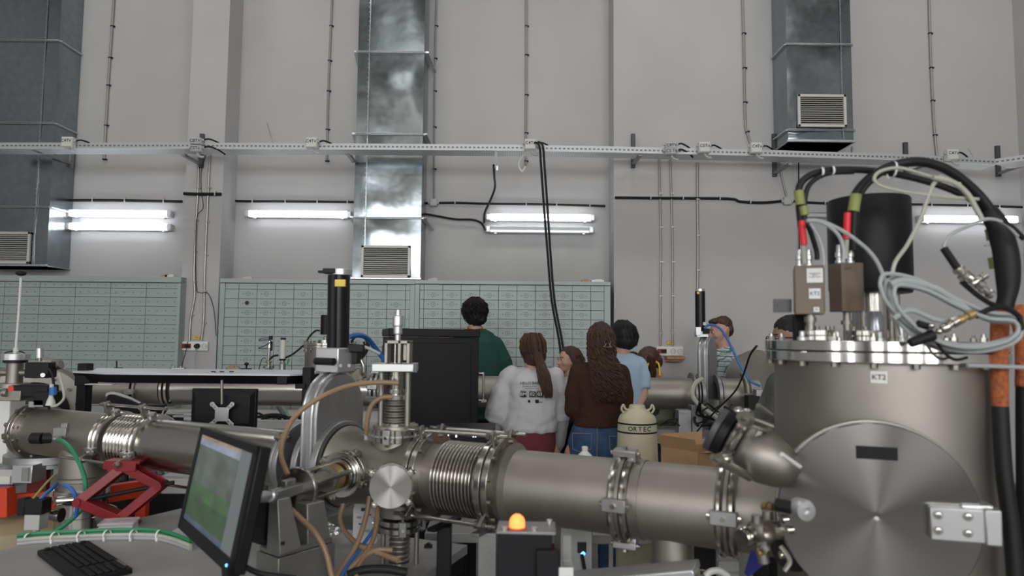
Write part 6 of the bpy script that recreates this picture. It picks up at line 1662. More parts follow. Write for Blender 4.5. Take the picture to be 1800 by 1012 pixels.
t = thing('round_end_chamber', 'big grey round housing at the right end of the far line behind the chamber', 'housing', fb(1320)-UP*.3)
G().lathe([(-.12, 0), (-.12, .24), (.0, .27), (.12, .24), (.12, 0)], P(1330, 668, FY+.30), V((.25, -1, .0)), 60).build('housing', 'steel', t)
G().cyl(P(1262, 700, FY), P(1265, 745, FY), .14, .12, n=40).build('tee_leg', 'steelb', t)
G().box(P(1322, 708, FY-.25), (.09, .1, .12)).build('black_block', 'rubber', t); G().box(P(1332, 690, FY-.25), (.05, .08, .05)).build('grey_block', 'alu', t)
G().tube([P(1305, 655, FY-.2), P(1312, 668, FY-.22), P(1315, 690, FY-.22)], .03, 10).build('elbow', 'steelb', t)
# right far bench
zt_ = .80
fbn = thing('far_bench', 'dark bench with clutter under the right end of the far pipe', 'bench', V((P(1240, 750, 5.6).x, 5.65, 0)))
x0 = P(1135, 750, 5.2).x; x1 = P(1345, 750, 5.2).x
G().box(((x0+x1)/2, 5.58, zt_-.02), (x1-x0, .76, .04)).build('top', 'table', fbn, bev=.004); G().box(((x0+x1)/2, 5.58, zt_-.075), (x1-x0-.02, .72, .065)).build('rim', 'black', fbn)
for x in (x0+.05, x1-.05):
    for y in (5.26, 5.90): G().box((x, y, (zt_-.1)/2), (.06, .06, zt_-.1)).build('leg', 'black', fbn)
def onb(px, Y, w_, d_, h_, m, nm, lab, cat, bench=zt_, bev=.003):
    x = P(px, 740, Y).x; return G().box((x, Y, bench+h_/2), (w_, d_, h_)).box((x, Y, bench+h_*.9), (w_*.8, d_*1.02, h_*.1)).build(nm, m, bev=bev, label=lab, cat=cat)
onb(1201, 5.45, .10, .12, .19, 'alu', 'metal_block', 'left ribbed metal block on the far bench', 'block')
onb(1222, 5.5, .085, .12, .22, 'alud', 'metal_block', 'right dark metal block on the far bench', 'block')
onb(1178, 5.3, .07, .05, .02, 'white', 'small_tag', 'small white tag lying on the far bench', 'tag')
onb(1270, 5.45, .16, .2, .06, 'rubber', 'cable_box', 'low black box on the far bench under the tee', 'box')
onb(1300, 5.35, .20, .2, .10, 'blackm', 'driver_box', 'black driver box on the far bench near the chamber', 'box')
onb(1267, 5.30, .05, .03, .035, 'white', 'white_plug', 'tiny white plug among the black cables on the far bench', 'plug')
t = thing('pump_clutter', 'tangle of black hoses hanging below the far gate valve', 'hoses', P(1250, 745, 5.4))
for k in range(9):
    x0_ = 1228+rnd.uniform(0, 60); pts = [(x0_, 712+rnd.uniform(-5, 5)), (x0_+rnd.uniform(-20, 25), 728), (x0_+rnd.uniform(-10, 35), 740), (x0_+rnd.uniform(-20, 25), 748)]
    G().tube([P(x, y, 5.35+rnd.uniform(-.1, .15)) for x, y in pts], rnd.choice((.007, .012)), 7).build('hose', rnd.choice(('rubber', 'blackm')), t)
for x, y in ((1262, 727), (1284, 733), (1240, 729)): G().sph(P(x, y, 5.25), .012, 8).build('bright_fitting', 'polish', t)
for k, pts in enumerate(([(1160, 748), (1175, 738), (1190, 736), (1186, 747)], [(1165, 744), (1180, 742), (1195, 748)])): G().tube([P(x, y, 5.3) for x, y in pts], .006, 7).build('loose_cable', 'blackm', label=['thin cable loop lying on the far bench behind the dewar', 'second thin cable lying on the far bench behind the dewar'][k], cat='cable')
# left far bench (pale)
lb = thing('far_bench', 'pale bench with cable tangle seen between the monitor back and the black post', 'bench', V((P(450, 740, 5.3).x, 5.4, 0)))
x0 = P(150, 740, 5.0).x; x1 = P(670, 740, 5.0).x; zl = P(480, 738, 5.0).z
G().box(((x0+x1)/2, 5.35, zl-.03), (x1-x0, .75, .06)).build('top', 'boxgrey', lb, bev=.003)
for x in (x0+.05, (x0+x1)/2, x1-.05):
    for y in (5.02, 5.66): G().box((x, y, (zl-.06)/2), (.06, .06, zl-.06)).build('leg', 'alud', lb)
t = thing('cable_tangle', 'tangle of black and green cables on the pale far bench', 'cables', P(490, 742, 5.1))
for k in range(12):
    x0_ = 452+rnd.uniform(0, 70); pts = [(x0_, 745), (x0_+rnd.uniform(-25, 20), 735), (x0_+rnd.uniform(-5, 40), 730+rnd.uniform(-4, 4)), (x0_+rnd.uniform(10, 50), 742)]
    G().tube([P(x, y, 5.05+rnd.uniform(-.05, .2)) for x, y in pts], .008, 7).build('cable', 'rubber', t)
for k in range(2): G().tube([P(488+8*k, 715, 5.2), P(495+8*k, 725, 5.15), P(505+6*k, 738, 5.1)], .012, 8).build('green_cable', 'greend' if k else 'greenl', t)
t = thing('bench_clutter', 'dark instruments and white cables between the clamp rods and the monitor back', 'instruments', P(265, 745, 4.9))
G().box(P(275, 728, 4.95), (.10, .1, .14)).box(P(300, 735, 4.9), (.14, .1, .05)).box(P(262, 722, 5.0), (.06, .1, .1)).build('black_units', 'blackm', t, bev=.003)
G().tube([P(282, 745, 4.8), P(286, 725, 4.8), P(292, 715, 4.8)], .005, 6).tube([P(288, 745, 4.8), P(291, 728, 4.8), P(298, 722, 4.8)], .005, 6).build('white_cable', 'white', t)
G().box(P(322, 724, 4.8), (.12, .05, .012)).box(P(322, 731, 4.8), (.12, .05, .012)).build('alu_strip', 'alub', t)
onb(175, 5.0, .06, .05, .02, 'bluef', 'blue_tape', 'small blue tape roll on the pale bench left of the chair', 'tape', bench=zl)

# ================================================================ black cabinet and instruments
th = R(15); Yc = 4.0
c0 = P(685, 577, Yc); zt_ = c0.z; wd = .535; dp = .50
fx = V((math.cos(th), math.sin(th), 0)); fy = V((-math.sin(th), math.cos(th), 0))
rk = thing('black_cabinet', 'tall black metal equipment cabinet with a chrome handle left of the white shirted woman', 'cabinet', V((c0.x, c0.y, 0))+fx*wd/2+fy*dp/2)
M = Matrix((fx, fy, UP)).transposed()
cc = V((c0.x, c0.y, 0))+fx*wd/2+fy*dp/2
G().box((cc.x, cc.y, (zt_-.05)/2+.01), (wd, dp, zt_-.07), M=M).build('body', 'bcab', rk, bev=.004)
G().box((cc.x, cc.y, zt_-.024), (wd+.012, dp+.012, .048), M=M).build('top_cap', 'bcab', rk, bev=.006)
f0 = V((c0.x, c0.y, 0))-fy*.008
G().box(f0+fx*(wd/2-.012)+UP*(zt_*.5-.01), (wd-.075, .014, zt_-.15), M=M).build('front_panel', 'bcab', rk, bev=.003)
G().box(V((c0.x, c0.y, 0))-fx*.004+fy*dp*.5+UP*(zt_*.5-.03), (.008, dp*.8, zt_-.15), M=M).build('side_recess', 'dark', rk)
g = G(); ph_ = V((c0.x, c0.y, 0))+fx*(wd+.004)+fy*.03
for z in (P(842, 657, 4.1).z, P(842, 705, 4.1).z): g.cyl(ph_+UP*z, ph_+fx*.03-fy*.01+UP*z, .007, n=10)
g.cyl(ph_+fx*.03-fy*.01+UP*P(842, 655, 4.1).z, ph_+fx*.03-fy*.01+UP*P(842, 707, 4.1).z, .0065, n=12).box(ph_+fx*.035-fy*.015+UP*P(844, 706, 4.1).z, (.03, .03, .016))
g.build('handle', 'polish', rk)
li = thing('display_unit', 'low black instrument with tiny white and red lights in front of the black cabinet', 'instrument', V((P(815, 775, 3.25).x, 3.35, P(815, 790, 3.25).z)))
x0 = P(764, 770, 3.25).x; x1 = P(868, 770, 3.25).x; z1 = P(815, 757, 3.25).z; z0 = TT
G().box(((x0+x1)/2, 3.40, (z1+z0)/2), (x1-x0, .3, z1-z0)).build('case', 'black', li, bev=.003)
for px, m in ((770, 'ledw'), (775, 'ledw'), (783, 'ledw'), (788, 'ledw'), (802, 'ledw'), (832, 'ledw'), (836, 'ledw'), (855, 'ledw')): G().box(P(px, 766, 3.245), (.006, .004, .012)).build('white_light', m, li)
for px, py in ((770, 771), (777, 772)): G().box(P(px, py, 3.245), (.005, .004, .006)).build('red_light', 'ledr', li)
g = G(); g.box(((x0+x1)/2, 3.248, z1-.006), (x1-x0-.01, .004, .004)); g.build('edge_line', 'blackm', li)
# rear table with bottles and carton
rt = thing('rear_table', 'dark table behind the near pipe holding bottles and the open carton', 'table', V((P(1060, 800, 3.1).x, 3.2, 0)))
x0 = P(756, 800, 3.0).x; x1 = P(1340, 800, 3.0).x
G().box(((x0+x1)/2, 3.22, TT-.02), (x1-x0, .74, .04)).build('top', 'table', rt, bev=.004)
for x in (x0+.05, x1-.05):
    for y in (2.9, 3.54): G().box((x, y, (TT-.04)/2), (.05, .05, TT-.04)).build('leg', 'black', rt)
bt1 = thing('plastic_bottle', 'white round shouldered plastic bottle before the woman in jeans', 'bottle', V((P(1028, 800, 3.0).x, 3.0, TT)))
zs = [P(1028, y, 3.0).z for y in (785, 790, 797, 803, 812)]; x_ = P(1028, 800, 3.0).x
G().lathe([(TT, .030), (TT+.01, .038), (zs[4], .038), (zs[3], .036), (zs[2]-.002, .026), (zs[1]-.006, .012), (zs[1], .012)], V((x_, 3.0, 0)), UP, 32).build('body', 'pe', bt1)
G().lathe([(zs[1]+.001, .0135), (zs[0], .0135), (zs[0]+.002, .010)], V((x_, 3.0, 0)), UP, 24).build('cap', 'pe', bt1)
bt2 = thing('plastic_bottle', 'white capped bottle top showing before the woman in maroon trousers', 'bottle', V((P(962, 800, 3.0).x, 3.0, TT)))
x_ = P(962, 800, 3.0).x; G().lathe([(TT, .030), (TT+.17, .03), (P(962, 812, 3.0).z, .018), (P(962, 806, 3.0).z, .016)], V((x_, 3.0, 0)), UP, 28).build('body', 'pe', bt2); G().cyl((x_, 3.0, P(962, 806, 3.0).z), (x_, 3.0, P(962, 797, 3.0).z), .020, n=28).build('cap', 'pe', bt2)
# carton
cx0, cx1 = P(1183, 800, 3.05).x, P(1290, 800, 3.05).x; zc = P(1230, 790, 3.05).z
cr = thing('cardboard_box', 'open brown cardboard box with raised flaps right of the dewar', 'box', V(((cx0+cx1)/2, 3.2, TT)))
xm = P(1225, 800, 3.05).x
rot = -.42; ca, sa = math.cos(rot), math.sin(rot)
W_, D_2, H_ = .27, .20, zc-TT
oC = V((P(1228, 800, 2.98).x, 2.98, TT)); ux = V((math.cos(.28), math.sin(.28), 0)); uy = V((-math.sin(.28)*1.0, math.cos(.28), 0))
ux2 = V((.93, .36, 0)).normalized(); uy2 = V((-.62, .78, 0)).normalized()
th_ = .005
def wall(a, b, h, nm='side', m='card', lean=V((0, 0, 0)), z0=TT):
    n_ = (b-a).cross(UP).normalized()*th_; a = V((a.x, a.y, z0)); b = V((b.x, b.y, z0)); u_ = UP*h+lean
    return G().prism([a, b, b+u_, a+u_], n_).build(nm, m, cr)
a = oC; b = oC+ux2*.22; d_ = oC+uy2*.20; c_ = b+uy2*.20
wall(a, b, H_); wall(d_, a, H_); wall(b, c_, H_); wall(c_, d_, H_)
G().prism([V((p.x, p.y, TT+.001)) for p in (a, b, c_, d_)], UP*.005).build('bottom', 'card', cr)
hf = P(1183, 764, 3.1).z-zc
wall(d_, a, hf, 'flap', lean=V((-.02, -.02, 0)), z0=TT+H_); wall(c_, d_, hf*.9, 'flap', lean=V((.01, .04, 0)), z0=TT+H_)
wall(a, b, hf*.3, 'flap', lean=V((.05, -.11, 0)), z0=TT+H_); wall(b, c_, hf*.6, 'flap', lean=V((.06, .0, 0)), z0=TT+H_)
G().prism([a+UP*(H_*.52)-(ux2.cross(UP))*-.0, b+UP*(H_*.52), b+UP*(H_*.535), a+UP*(H_*.535)], (ux2.cross(UP)).normalized()*.0075).build('crease', 'cardd', cr)
for k in (.12, .45): q = a+ux2*(.22*k)+UP*.10+ux2.cross(UP).normalized()*.006; G().prism([q, q+ux2*.045, q+ux2*.045+UP*.03, q+UP*.03], ux2.cross(UP).normalized()*.002).build('print_mark', 'cardd', cr)
q = a+ux2*.12+UP*.03+ux2.cross(UP).normalized()*.006; G().prism([q, q+ux2*.06, q+ux2*.06+UP*.03, q+UP*.03], ux2.cross(UP).normalized()*.002).build('white_label', 'plastic', cr)
# dewar
Yw = 3.80; dx_ = P(1120, 760, Yw).x
dw = thing('dewar_flask', 'cream dewar flask with black stripes and side lugs in front of the blue shirted person', 'dewar', V((dx_, Yw, 0)))
def zw(y): return P(1120, y, Yw).z
r_ = S(34, Yw); 
G().lathe([(0.0, r_*1.02), (.02, r_*1.08), (.30, r_*1.1), (zw(820), r_*1.06), (zw(747), r_*.985), (zw(738), r_*.97), (zw(730), r_*.88), (zw(722), r_*.62), (zw(717), r_*.42), (zw(713), r_*.40), (zw(711), r_*.36), (zw(711), 0)], V((dx_, Yw, 0)), UP, 64).build('body', 'dewar', dw)
for y0 in (742, 757): G().lathe([(zw(y0+1.6), r_*1.005), (zw(y0-1.2), r_*1.005)], V((dx_, Yw, 0)), UP, 64, cap=False).build('black_stripe', 'ink', dw)
G().lathe([(zw(723), r_*.46), (zw(719), r_*.46)], V((dx_, Yw, 0)), UP, 40, cap=False).build('neck_band', 'plastic', dw)
for s in (-1, 1):
    q = V((dx_+s*r_*.62, Yw-.02, zw(722)))
    G().tube([q+V((-s*.03, 0, .0)), q+V((0, 0, .012)), q+V((s*.012, 0, .035)), q+V((s*.022, 0, .012)), q+V((s*.010, 0, -.008))], .006, 8).build('lug', 'dewar', dw)
# lettering bent round the shell
lt_ = 'ORTEC'; an0 = -.0
for i, chh in enumerate(lt_):
    an = (i-2)*.235-.04; n_ = V((math.sin(an), -math.cos(an), 0)); q = V((dx_, Yw, zw(750)))+n_*(r_*1.004)
    G().text(chh, q, V((math.cos(an), math.sin(an), 0)), UP, .034, .0008, bold=.014).build('letter', 'ink', dw, flat=True)
g = G(); an = .52; n_ = V((math.sin(an), -math.cos(an), 0)); g.sph(V((dx_, Yw, zw(746)))+n_*r_*1.0, .003, 8).build('letter_mark', 'ink', dw)
# ================================================================ people
def ringp(py, xl, xr, Y, ry, n=30, e=2.3, dy=0.0):
    a, b = P(xl, py, Y+dy), P(xr, py, Y+dy); c = (a+b)/2; rx = abs(b.x-a.x)/2; out = []
    for i in range(n):
        t = 2*math.pi*i/n; ct, st = math.cos(t), math.sin(t)
        out.append(c+V((rx*math.copysign(abs(ct)**(2/e), ct), ry*math.copysign(abs(st)**(2/e), st), 0)))
    return out
def head(g, c, f, s=1.0, nose=1.0, pitch=0.0):
    'skull, jaw, nose, lips, brow and ears on a head centred at c that looks along f'
    f = V(f).normalized(); sd = f.cross(UP).normalized(); u = sd.cross(f); M = Matrix((sd, f, u)).transposed()
    q = lambda x, y, z: V(c)+M @ (V((x, y, z))*s)
    g.sph(q(0, -.012, .028), (.075*s, .092*s, .088*s), 24, M)
    g.sph(q(0, .022, -.012), (.066*s, .068*s, .080*s), 20, M)
    g.sph(q(0, .040, -.062), (.046*s, .046*s, .042*s), 18, M)
    g.sph(q(0, .074, -.090), (.020*s, .018*s, .017*s), 14, M)
    g.cap(q(0, .086, .012), .009*s, q(0, .106*nose, -.022), .0125*s, 12)
    for k in (-1, 1):
        g.sph(q(k*.012, .092, -.026), .0085*s, 10); g.sph(q(k*.032, .082, .030), (.022*s, .010*s, .007*s), 12, M)
        g.sph(q(k*.040, .060, -.020), (.022*s, .022*s, .022*s), 12, M)
        g.sph(q(k*.076, -.004, -.008), (.008*s, .019*s, .031*s), 14, M); g.sph(q(k*.080, -.006, .004), (.006*s, .016*s, .016*s), 10, M)
    g.sph(q(0, .088, -.052), (.022*s, .012*s, .006*s), 12, M); g.sph(q(0, .086, -.062), (.019*s, .012*s, .007*s), 12, M)
    return q, M
def face_parts(q, M, s, par, hairm, both=True, lipm='lip'):
    for k in (-1, 1):
        G().sph(q(k*.032, .0790, .012), (.0145*s, .010*s, .0085*s), 14, M).build('eye', 'eyew', par)
        G().sph(q(k*.032, .0878, .012), (.0062*s, .004*s, .0062*s), 12, M).build('iris', 'ink', par)
        G().cap(q(k*.016, .095, .034), .0035*s, q(k*.050, .080, .036), .0028*s, 8).build('eyebrow', hairm, par)
        G().cap(q(k*.018, .0905, .0195), .0022*s, q(k*.047, .080, .0185), .002*s, 8).build('eyelid', 'skin', par) if lipm == 'lip' else None
    g = G(); g.sph(q(0, .0985, -.0525), (.0205*s, .006*s, .0042*s), 12, M).sph(q(0, .0965, -.0605), (.018*s, .007*s, .005*s), 12, M); g.build('lips', lipm, par)
def hand(g, w_, d, pn, side=1, s=1.0, curl=.35):
    'palm, four jointed fingers of unequal length and a thumb off the side'
    d = V(d).normalized(); pn = V(pn); pn = (pn-d*pn.dot(d)).normalized(); sd = d.cross(pn)*side; w_ = V(w_)
    for k in (-1, -.33, .33, 1): g.cap(w_+sd*(.016*k*s), .0145*s, w_+d*.082*s+sd*(.029*k*s), .0115*s, 10)
    for k, L in ((-1, .064), (-.33, .074), (.33, .079), (1, .070)):
        p = w_+d*.084*s+sd*(.030*k*s); dd = d.copy(); r = .0092*s
        for j, fr in enumerate((.44, .31, .25)):
            dd = (dd*math.cos(curl)+pn*math.sin(curl)).normalized(); q = p+dd*(L*fr*1.1*s); g.cap(p, r, q, r*.9, 8); p = q; r *= .9
    p = w_+sd*.022*s+d*.018*s; dd = (d*.65+sd*.75+pn*.2).normalized(); q = p+dd*.045*s; g.cap(p, .0135*s, q, .011*s, 10); dd = (d*.85+sd*.25+pn*.35).normalized(); g.cap(q, .011*s, q+dd*.034*s, .009*s, 10)
def chain(g, pts, n=14):
    for a, b in zip(pts[:-1], pts[1:]): g.cap(a[0], a[1], b[0], b[1], n)
def legs(g, x, Y, zh, hw=.09, r=.082, f=1.0, skinny=1.0):
    for s in (-1, 1):
        chain(g, [(V((x+s*hw, Y, zh)), r*1.05), (V((x+s*(hw+.012), Y+.01*f, .48)), .056*skinny), (V((x+s*(hw+.012), Y-.015*f, .10)), .038*skinny)])
def shoes(x, Y, par, hw=.10, f=1.0, m='blackm'):
    for s in (-1, 1):
        g = G(); g.sph((x+s*hw, Y-.03*f, .05), (.045, .06, .05), 14).sph((x+s*hw, Y+.07*f, .038), (.048, .10, .037), 16).box((x+s*hw, Y+.03*f, .010), (.085, .27, .018)); g.build('shoe', m, par, remesh=.008, smooth=2)
def strands(rings, n, r, wave=.0, turns=6.0, seed=1, inner=.15, clump=0.0, top=None):
    'hair locks that follow a run of ellipses (centre, rx, ry, axis offset)'
    rr = random.Random(seed); g = G(); L = len(rings)
    for i in range(n):
        an = rr.uniform(0, 2*math.pi); k = math.sqrt(rr.uniform(inner, 1)); ph = rr.uniform(0, 6.28); fq = turns*rr.uniform(.8, 1.25); end = rr.uniform(.86, 1.0); st = rr.uniform(0, .12); pts = []
        m = int(10+turns*4)
        for j in range(m+1):
            u = (st+(end-st)*j/m)*(L-1); a = min(L-2, int(u)); t = u-a
            c = rings[a][0].lerp(rings[a+1][0], t); rx = rings[a][1]*(1-t)+rings[a+1][1]*t; ry = rings[a][2]*(1-t)+rings[a+1][2]*t
            wv_ = wave*min(1, j/m*2.5)
            pts.append(c+V((rx*k*math.cos(an)+wv_*math.cos(ph+fq*6.28*j/m), ry*k*math.sin(an)+wv_*math.sin(ph+fq*6.28*j/m), 0)))
        g.tube(pts, r*rr.uniform(.7, 1.2), 5, 0, taper=lambda u: 1-.65*u*u)
    return g
def person(name_label, x, Y, group=None): return thing('person', name_label, 'person', V((x, Y, 0)), group)

# 1 --- woman in white printed T-shirt, back to the camera
Y = 4.5; x = P(935, 700, Y).x
pw = person('person from behind in white printed T-shirt and maroon trousers, long brown ponytail', x, Y)
hc = P(936, 618, Y+.01); fdr = V((-.42, 1, -.05)); g = G()
q, M = head(g, hc, fdr, .97)
chain(g, [(hc+V((.0, -.01, -.05)), .056), (P(938, 655, Y), .060)])
g.loft([ringp(y, a, b, Y, ry) for y, a, b, ry in ((652, 918, 958, .05), (664, 897, 974, .085), (700, 900, 968, .10), (735, 903, 965, .10), (760, 893, 972, .115), (790, 885, 975, .13), (815, 888, 972, .12))])
zhp = P(930, 800, Y).z; legs(g, x, Y, zhp, .085, .10)
arms = [[(P(892, 662, Y), .046), (P(873, 735, Y-.02), .042), (P(868, 780, Y+.06), .034), (P(874, 806, Y+.14), .025)], [(P(980, 664, Y), .046), (P(988, 735, Y), .040), (P(982, 778, Y+.08), .032), (P(972, 800, Y+.16), .025)]]
for k, a in enumerate(arms): chain(g, a); hand(g, a[-1][0], V((.1, .4, -1)), V((1 if k == 0 else -1, .3, 0)), 1 if k == 0 else -1)
body = g.build('body', 'skin', pw, remesh=.009, smooth=3)
face_parts(q, M, .97, pw, 'hairm')
g = G().loft([ringp(y, a, b, Y, ry, e=2.5, dy=dy) for y, a, b, ry, dy in ((644, 920, 957, .055, 0), (649, 908, 968, .085, 0), (657, 893, 979, .115, 0), (670, 889, 983, .135, 0), (700, 889, 981, .150, 0), (730, 886, 979, .155, 0), (748, 882, 979, .158, 0), (757, 881, 978, .155, 0))])
chain(g, [(P(898, 662, Y), .070), (P(884, 690, Y-.01), .082), (P(873, 725, Y-.02), .078)], 18)
chain(g, [(P(975, 663, Y), .066), (P(983, 692, Y), .070), (P(986, 727, Y), .062)], 18)
g.cyl(P(876, 715, Y-.02), P(868, 741, Y-.02), .070, .066, 24).cyl(P(985, 715, Y), P(986, 740, Y), .060, .058, 24)
g.build('t_shirt', 'tee', pw, remesh=.011, smooth=4, disp=(.032, .10))
g = G().loft([ringp(y, a, b, Y, ry, e=2.3) for y, a, b, ry in ((750, 884, 975, .135), (765, 877, 976, .150), (790, 873, 977, .165), (812, 876, 975, .160))])
for s in (-1, 1): chain(g, [(V((x+s*.095, Y, zhp-.05)), .112), (V((x+s*.10, Y, .5)), .085), (V((x+s*.10, Y, .13)), .078)], 18)
g.build('trousers', 'maroon', pw, remesh=.012, smooth=4, disp=(.012, .12))
for a, k in ((arms[0], 0), (arms[1], 1)):
    g = G(); chain(g, [(a[1][0], a[1][1]+.010), (a[2][0], a[2][1]+.010), (a[3][0].lerp(a[2][0], .15), a[3][1]+.010)]); g.build('white_sleeve', 'whitesl', pw, remesh=.008, smooth=2, disp=(.008, .05))
shoes(x, Y, pw, m='white')
sh_y = Y-.178
def shp(px, py, dz=0): 
    p = P(px, py, 4.5-.165); return V((p.x, p.y-.004+dz, p.z))
xd = V((1, 0, .02))
pr_ = G()
def sbox(px, py, w_, h_): p = shp(px, py); pr_.box(p, (w_, .003, h_))
pr_.text('HELLO BABYLON', shp(939, 673), xd, UP, .023, .001); pr_.text('EXPERIMENTAL PHYSICS', shp(931, 679), xd, UP, .0085, .001); pr_.text('BAD, TARTU DA 2024', shp(935, 682.5), xd, UP, .0085, .001)
for px_, tx in ((919, 'MATTER'), (933, 'ROLL'), (947, 'SCIENCE')): pr_.text(tx, shp(px_, 686), xd, UP, .007, .001)
for px_ in (920, 936, 949, 963): sbox(px_, 692.5, .040, .035)
sbox(930, 705, .014, .016); sbox(944, 705, .022, .020); pr_.text('ep  SPS', shp(948, 707), xd, UP, .012, .002)
pr_.build('shirt_print', 'ink', pw, flat=True, plabel='dark print on the shirt back')
g = G()
for px_, tx in ((920, 'BM'), (936, '02'), (949, '03'), (963, '00')): g.text(tx, shp(px_, 692.5, -.0025), xd, UP, .030, .001)
g.build('print_digits', 'plastic', pw, flat=True, plabel='pale characters in the dark squares')
g = G().sph(hc+V((.0, -.012, .030)), (.088, .102, .098), 24).sph(hc+V((.012, -.03, -.02)), (.080, .085, .080), 20)
hr = g.build('hair', 'hairm', pw, remesh=.008, smooth=2, disp=(.008, .03))
rg = [(hc+V((.02, -.10, .01)), .025, .022), (P(950, 640, Y-.13), .030, .022), (P(956, 662, Y-.185), .040, .022), (P(961, 683, Y-.195), .036, .020), (P(964, 700, Y-.195), .020, .014)]
strands(rg, 150, .0042, .004, 2, 3).build('ponytail', 'hairm', pw)
rg = [(hc+V((0, -.02, .125)), .05, .05), (hc+V((0, -.045, .07)), .088, .075), (hc+V((.012, -.065, .0)), .082, .065), (hc+V((.03, -.10, -.02)), .028, .022)]
strands(rg, 160, .0032, .001, 1, 5, .75).build('hair_strands', 'hairm', pw)
G().torus(hc+V((.022, -.105, .0)), V((.1, 1, .5)), .024, .006, 20, 8).build('hair_tie', 'blackm', pw)
G().torus(P(938, 648, Y), V((.05, -.1, 1)), .068, .006, 36, 8).build('green_lanyard', 'lang', pw)

# 2 --- woman in brown long sleeved top and jeans, long curly hair
Y = 4.22; x = P(1046, 700, Y).x
pb_ = person('person from behind in dark brown top and blue jeans, long curly hair', x, Y)
hc = P(1055, 601, Y+.02); g = G(); q, M = head(g, hc, V((-.1, 1, -.12)), 1.0)
chain(g, [(hc+V((0, -.02, -.05)), .055), (P(1052, 645, Y), .058)])
g.loft([ringp(y, a, b, Y, ry) for y, a, b, ry in ((640, 1030, 1074, .05), (652, 1016, 1088, .08), (690, 1018, 1084, .10), (725, 1022, 1078, .095), (750, 1012, 1082, .11), (785, 1004, 1084, .13), (815, 1006, 1082, .12))])
zhp = P(1045, 800, Y).z; legs(g, x, Y, zhp, .085, .10)
arms = [[(P(1016, 656, Y), .045), (P(1006, 722, Y+.02), .038), (P(1032, 728, Y+.22), .028)], [(P(1092, 658, Y), .045), (P(1098, 722, Y+.02), .038), (P(1070, 724, Y+.24), .028)]]
for k, a in enumerate(arms): chain(g, a)
hand(g, P(1028, 722, Y+.22), V((-.8, -.35, .15)), V((0, -1, 0)), 1, .95); hand(g, P(1066, 720, Y+.24), V((.8, -.2, .1)), V((0, -1, 0)), -1, .95)
g.build('body', 'skin', pb_, remesh=.009, smooth=3); face_parts(q, M, 1, pb_, 'hairb')
g = G().loft([ringp(y, a, b, Y, ry, e=2.3) for y, a, b, ry in ((636, 1030, 1076, .05), (642, 1018, 1086, .085), (655, 1010, 1094, .115), (685, 1011, 1092, .13), (715, 1015, 1087, .128), (735, 1011, 1086, .135), (748, 1007, 1087, .145))])
chain(g, [(P(1018, 656, Y), .062), (P(1008, 690, Y), .056), (P(1007, 720, Y+.02), .054), (P(1024, 730, Y+.16), .042)], 16)
chain(g, [(P(1090, 657, Y), .062), (P(1098, 690, Y), .056), (P(1098, 722, Y+.02), .054), (P(1078, 726, Y+.18), .042)], 16)
g.build('brown_top', 'brownk', pb_, remesh=.010, smooth=4, disp=(.012, .10))
g = G().loft([ringp(y, a, b, Y, ry, e=2.3) for y, a, b, ry in ((744, 1009, 1086, .130), (755, 1004, 1087, .142), (775, 999, 1089, .158), (800, 997, 1090, .165), (815, 999, 1089, .16))])
for s in (-1, 1): chain(g, [(V((x+s*.085, Y, zhp-.03)), .108), (V((x+s*.095, Y, .5)), .080), (V((x+s*.095, Y, .12)), .075)], 18)
jn = g.build('jeans', 'jeans', pb_, remesh=.012, smooth=4, disp=(.010, .08))
for (a, b, c_, d_) in ((1006, 1040, 761, 795), (1071, 1087, 766, 795)):
    yb = Y-.175; pts = [P(a, c_, yb), P(a+1, d_-6, yb), P((a+b)/2, d_, yb), P(b-1, d_-6, yb), P(b, c_+1, yb), P(a, c_, yb)]
    G().tube(pts, .0022, 5, 0).build('pocket_stitching', 'jeanss', jn)
G().tube([P(1050, 752, Y-.160), P(1050, 770, Y-.172), P(1049, 812, Y-.172)], .0022, 5, 0).build('back_seam', 'jeanss', jn)
shoes(x, Y, pb_)
G().sph(hc+V((0, -.012, .030)), (.083, .104, .098), 24).sph(hc+V((0, -.04, -.03)), (.080, .082, .09), 20).build('hair_cap', 'hairb', pb_, remesh=.009, smooth=2, disp=(.02, .03))
rg = [(hc+V((0, -.04, .11)), .045, .04), (hc+V((0, -.05, .05)), .084, .07), (P(1058, 625, Y-.08), .080, .05), (P(1066, 650, Y-.135), .088, .045), (P(1073, 680, Y-.165), .098, .042), (P(1073, 708, Y-.170), .085, .035)]
strands(rg, 230, .0042, .010, 7, 11, .2).build('curly_hair', 'hairm', pb_)
strands(rg, 90, .0030, .016, 8, 17, .8).build('loose_curls', 'hairm', pb_)
cl = thing('hair_claw', 'silver claw clip in the curly brown hair', 'hair clip', P(1068, 606, Y-.15))
c = P(1068, 606, Y-.155); g = G()
for pts in ([(-.022, .024), (-.010, -.012), (.0, .018), (.010, -.012), (.022, .024)], [(-.024, -.012), (.024, -.014)], [(-.024, -.012), (-.006, .008)], [(.024, -.014), (.006, .008)]): g.tube([c+V((a, 0, b)) for a, b in pts], .0028, 8, 0)
g.build('clip', 'polish', cl)

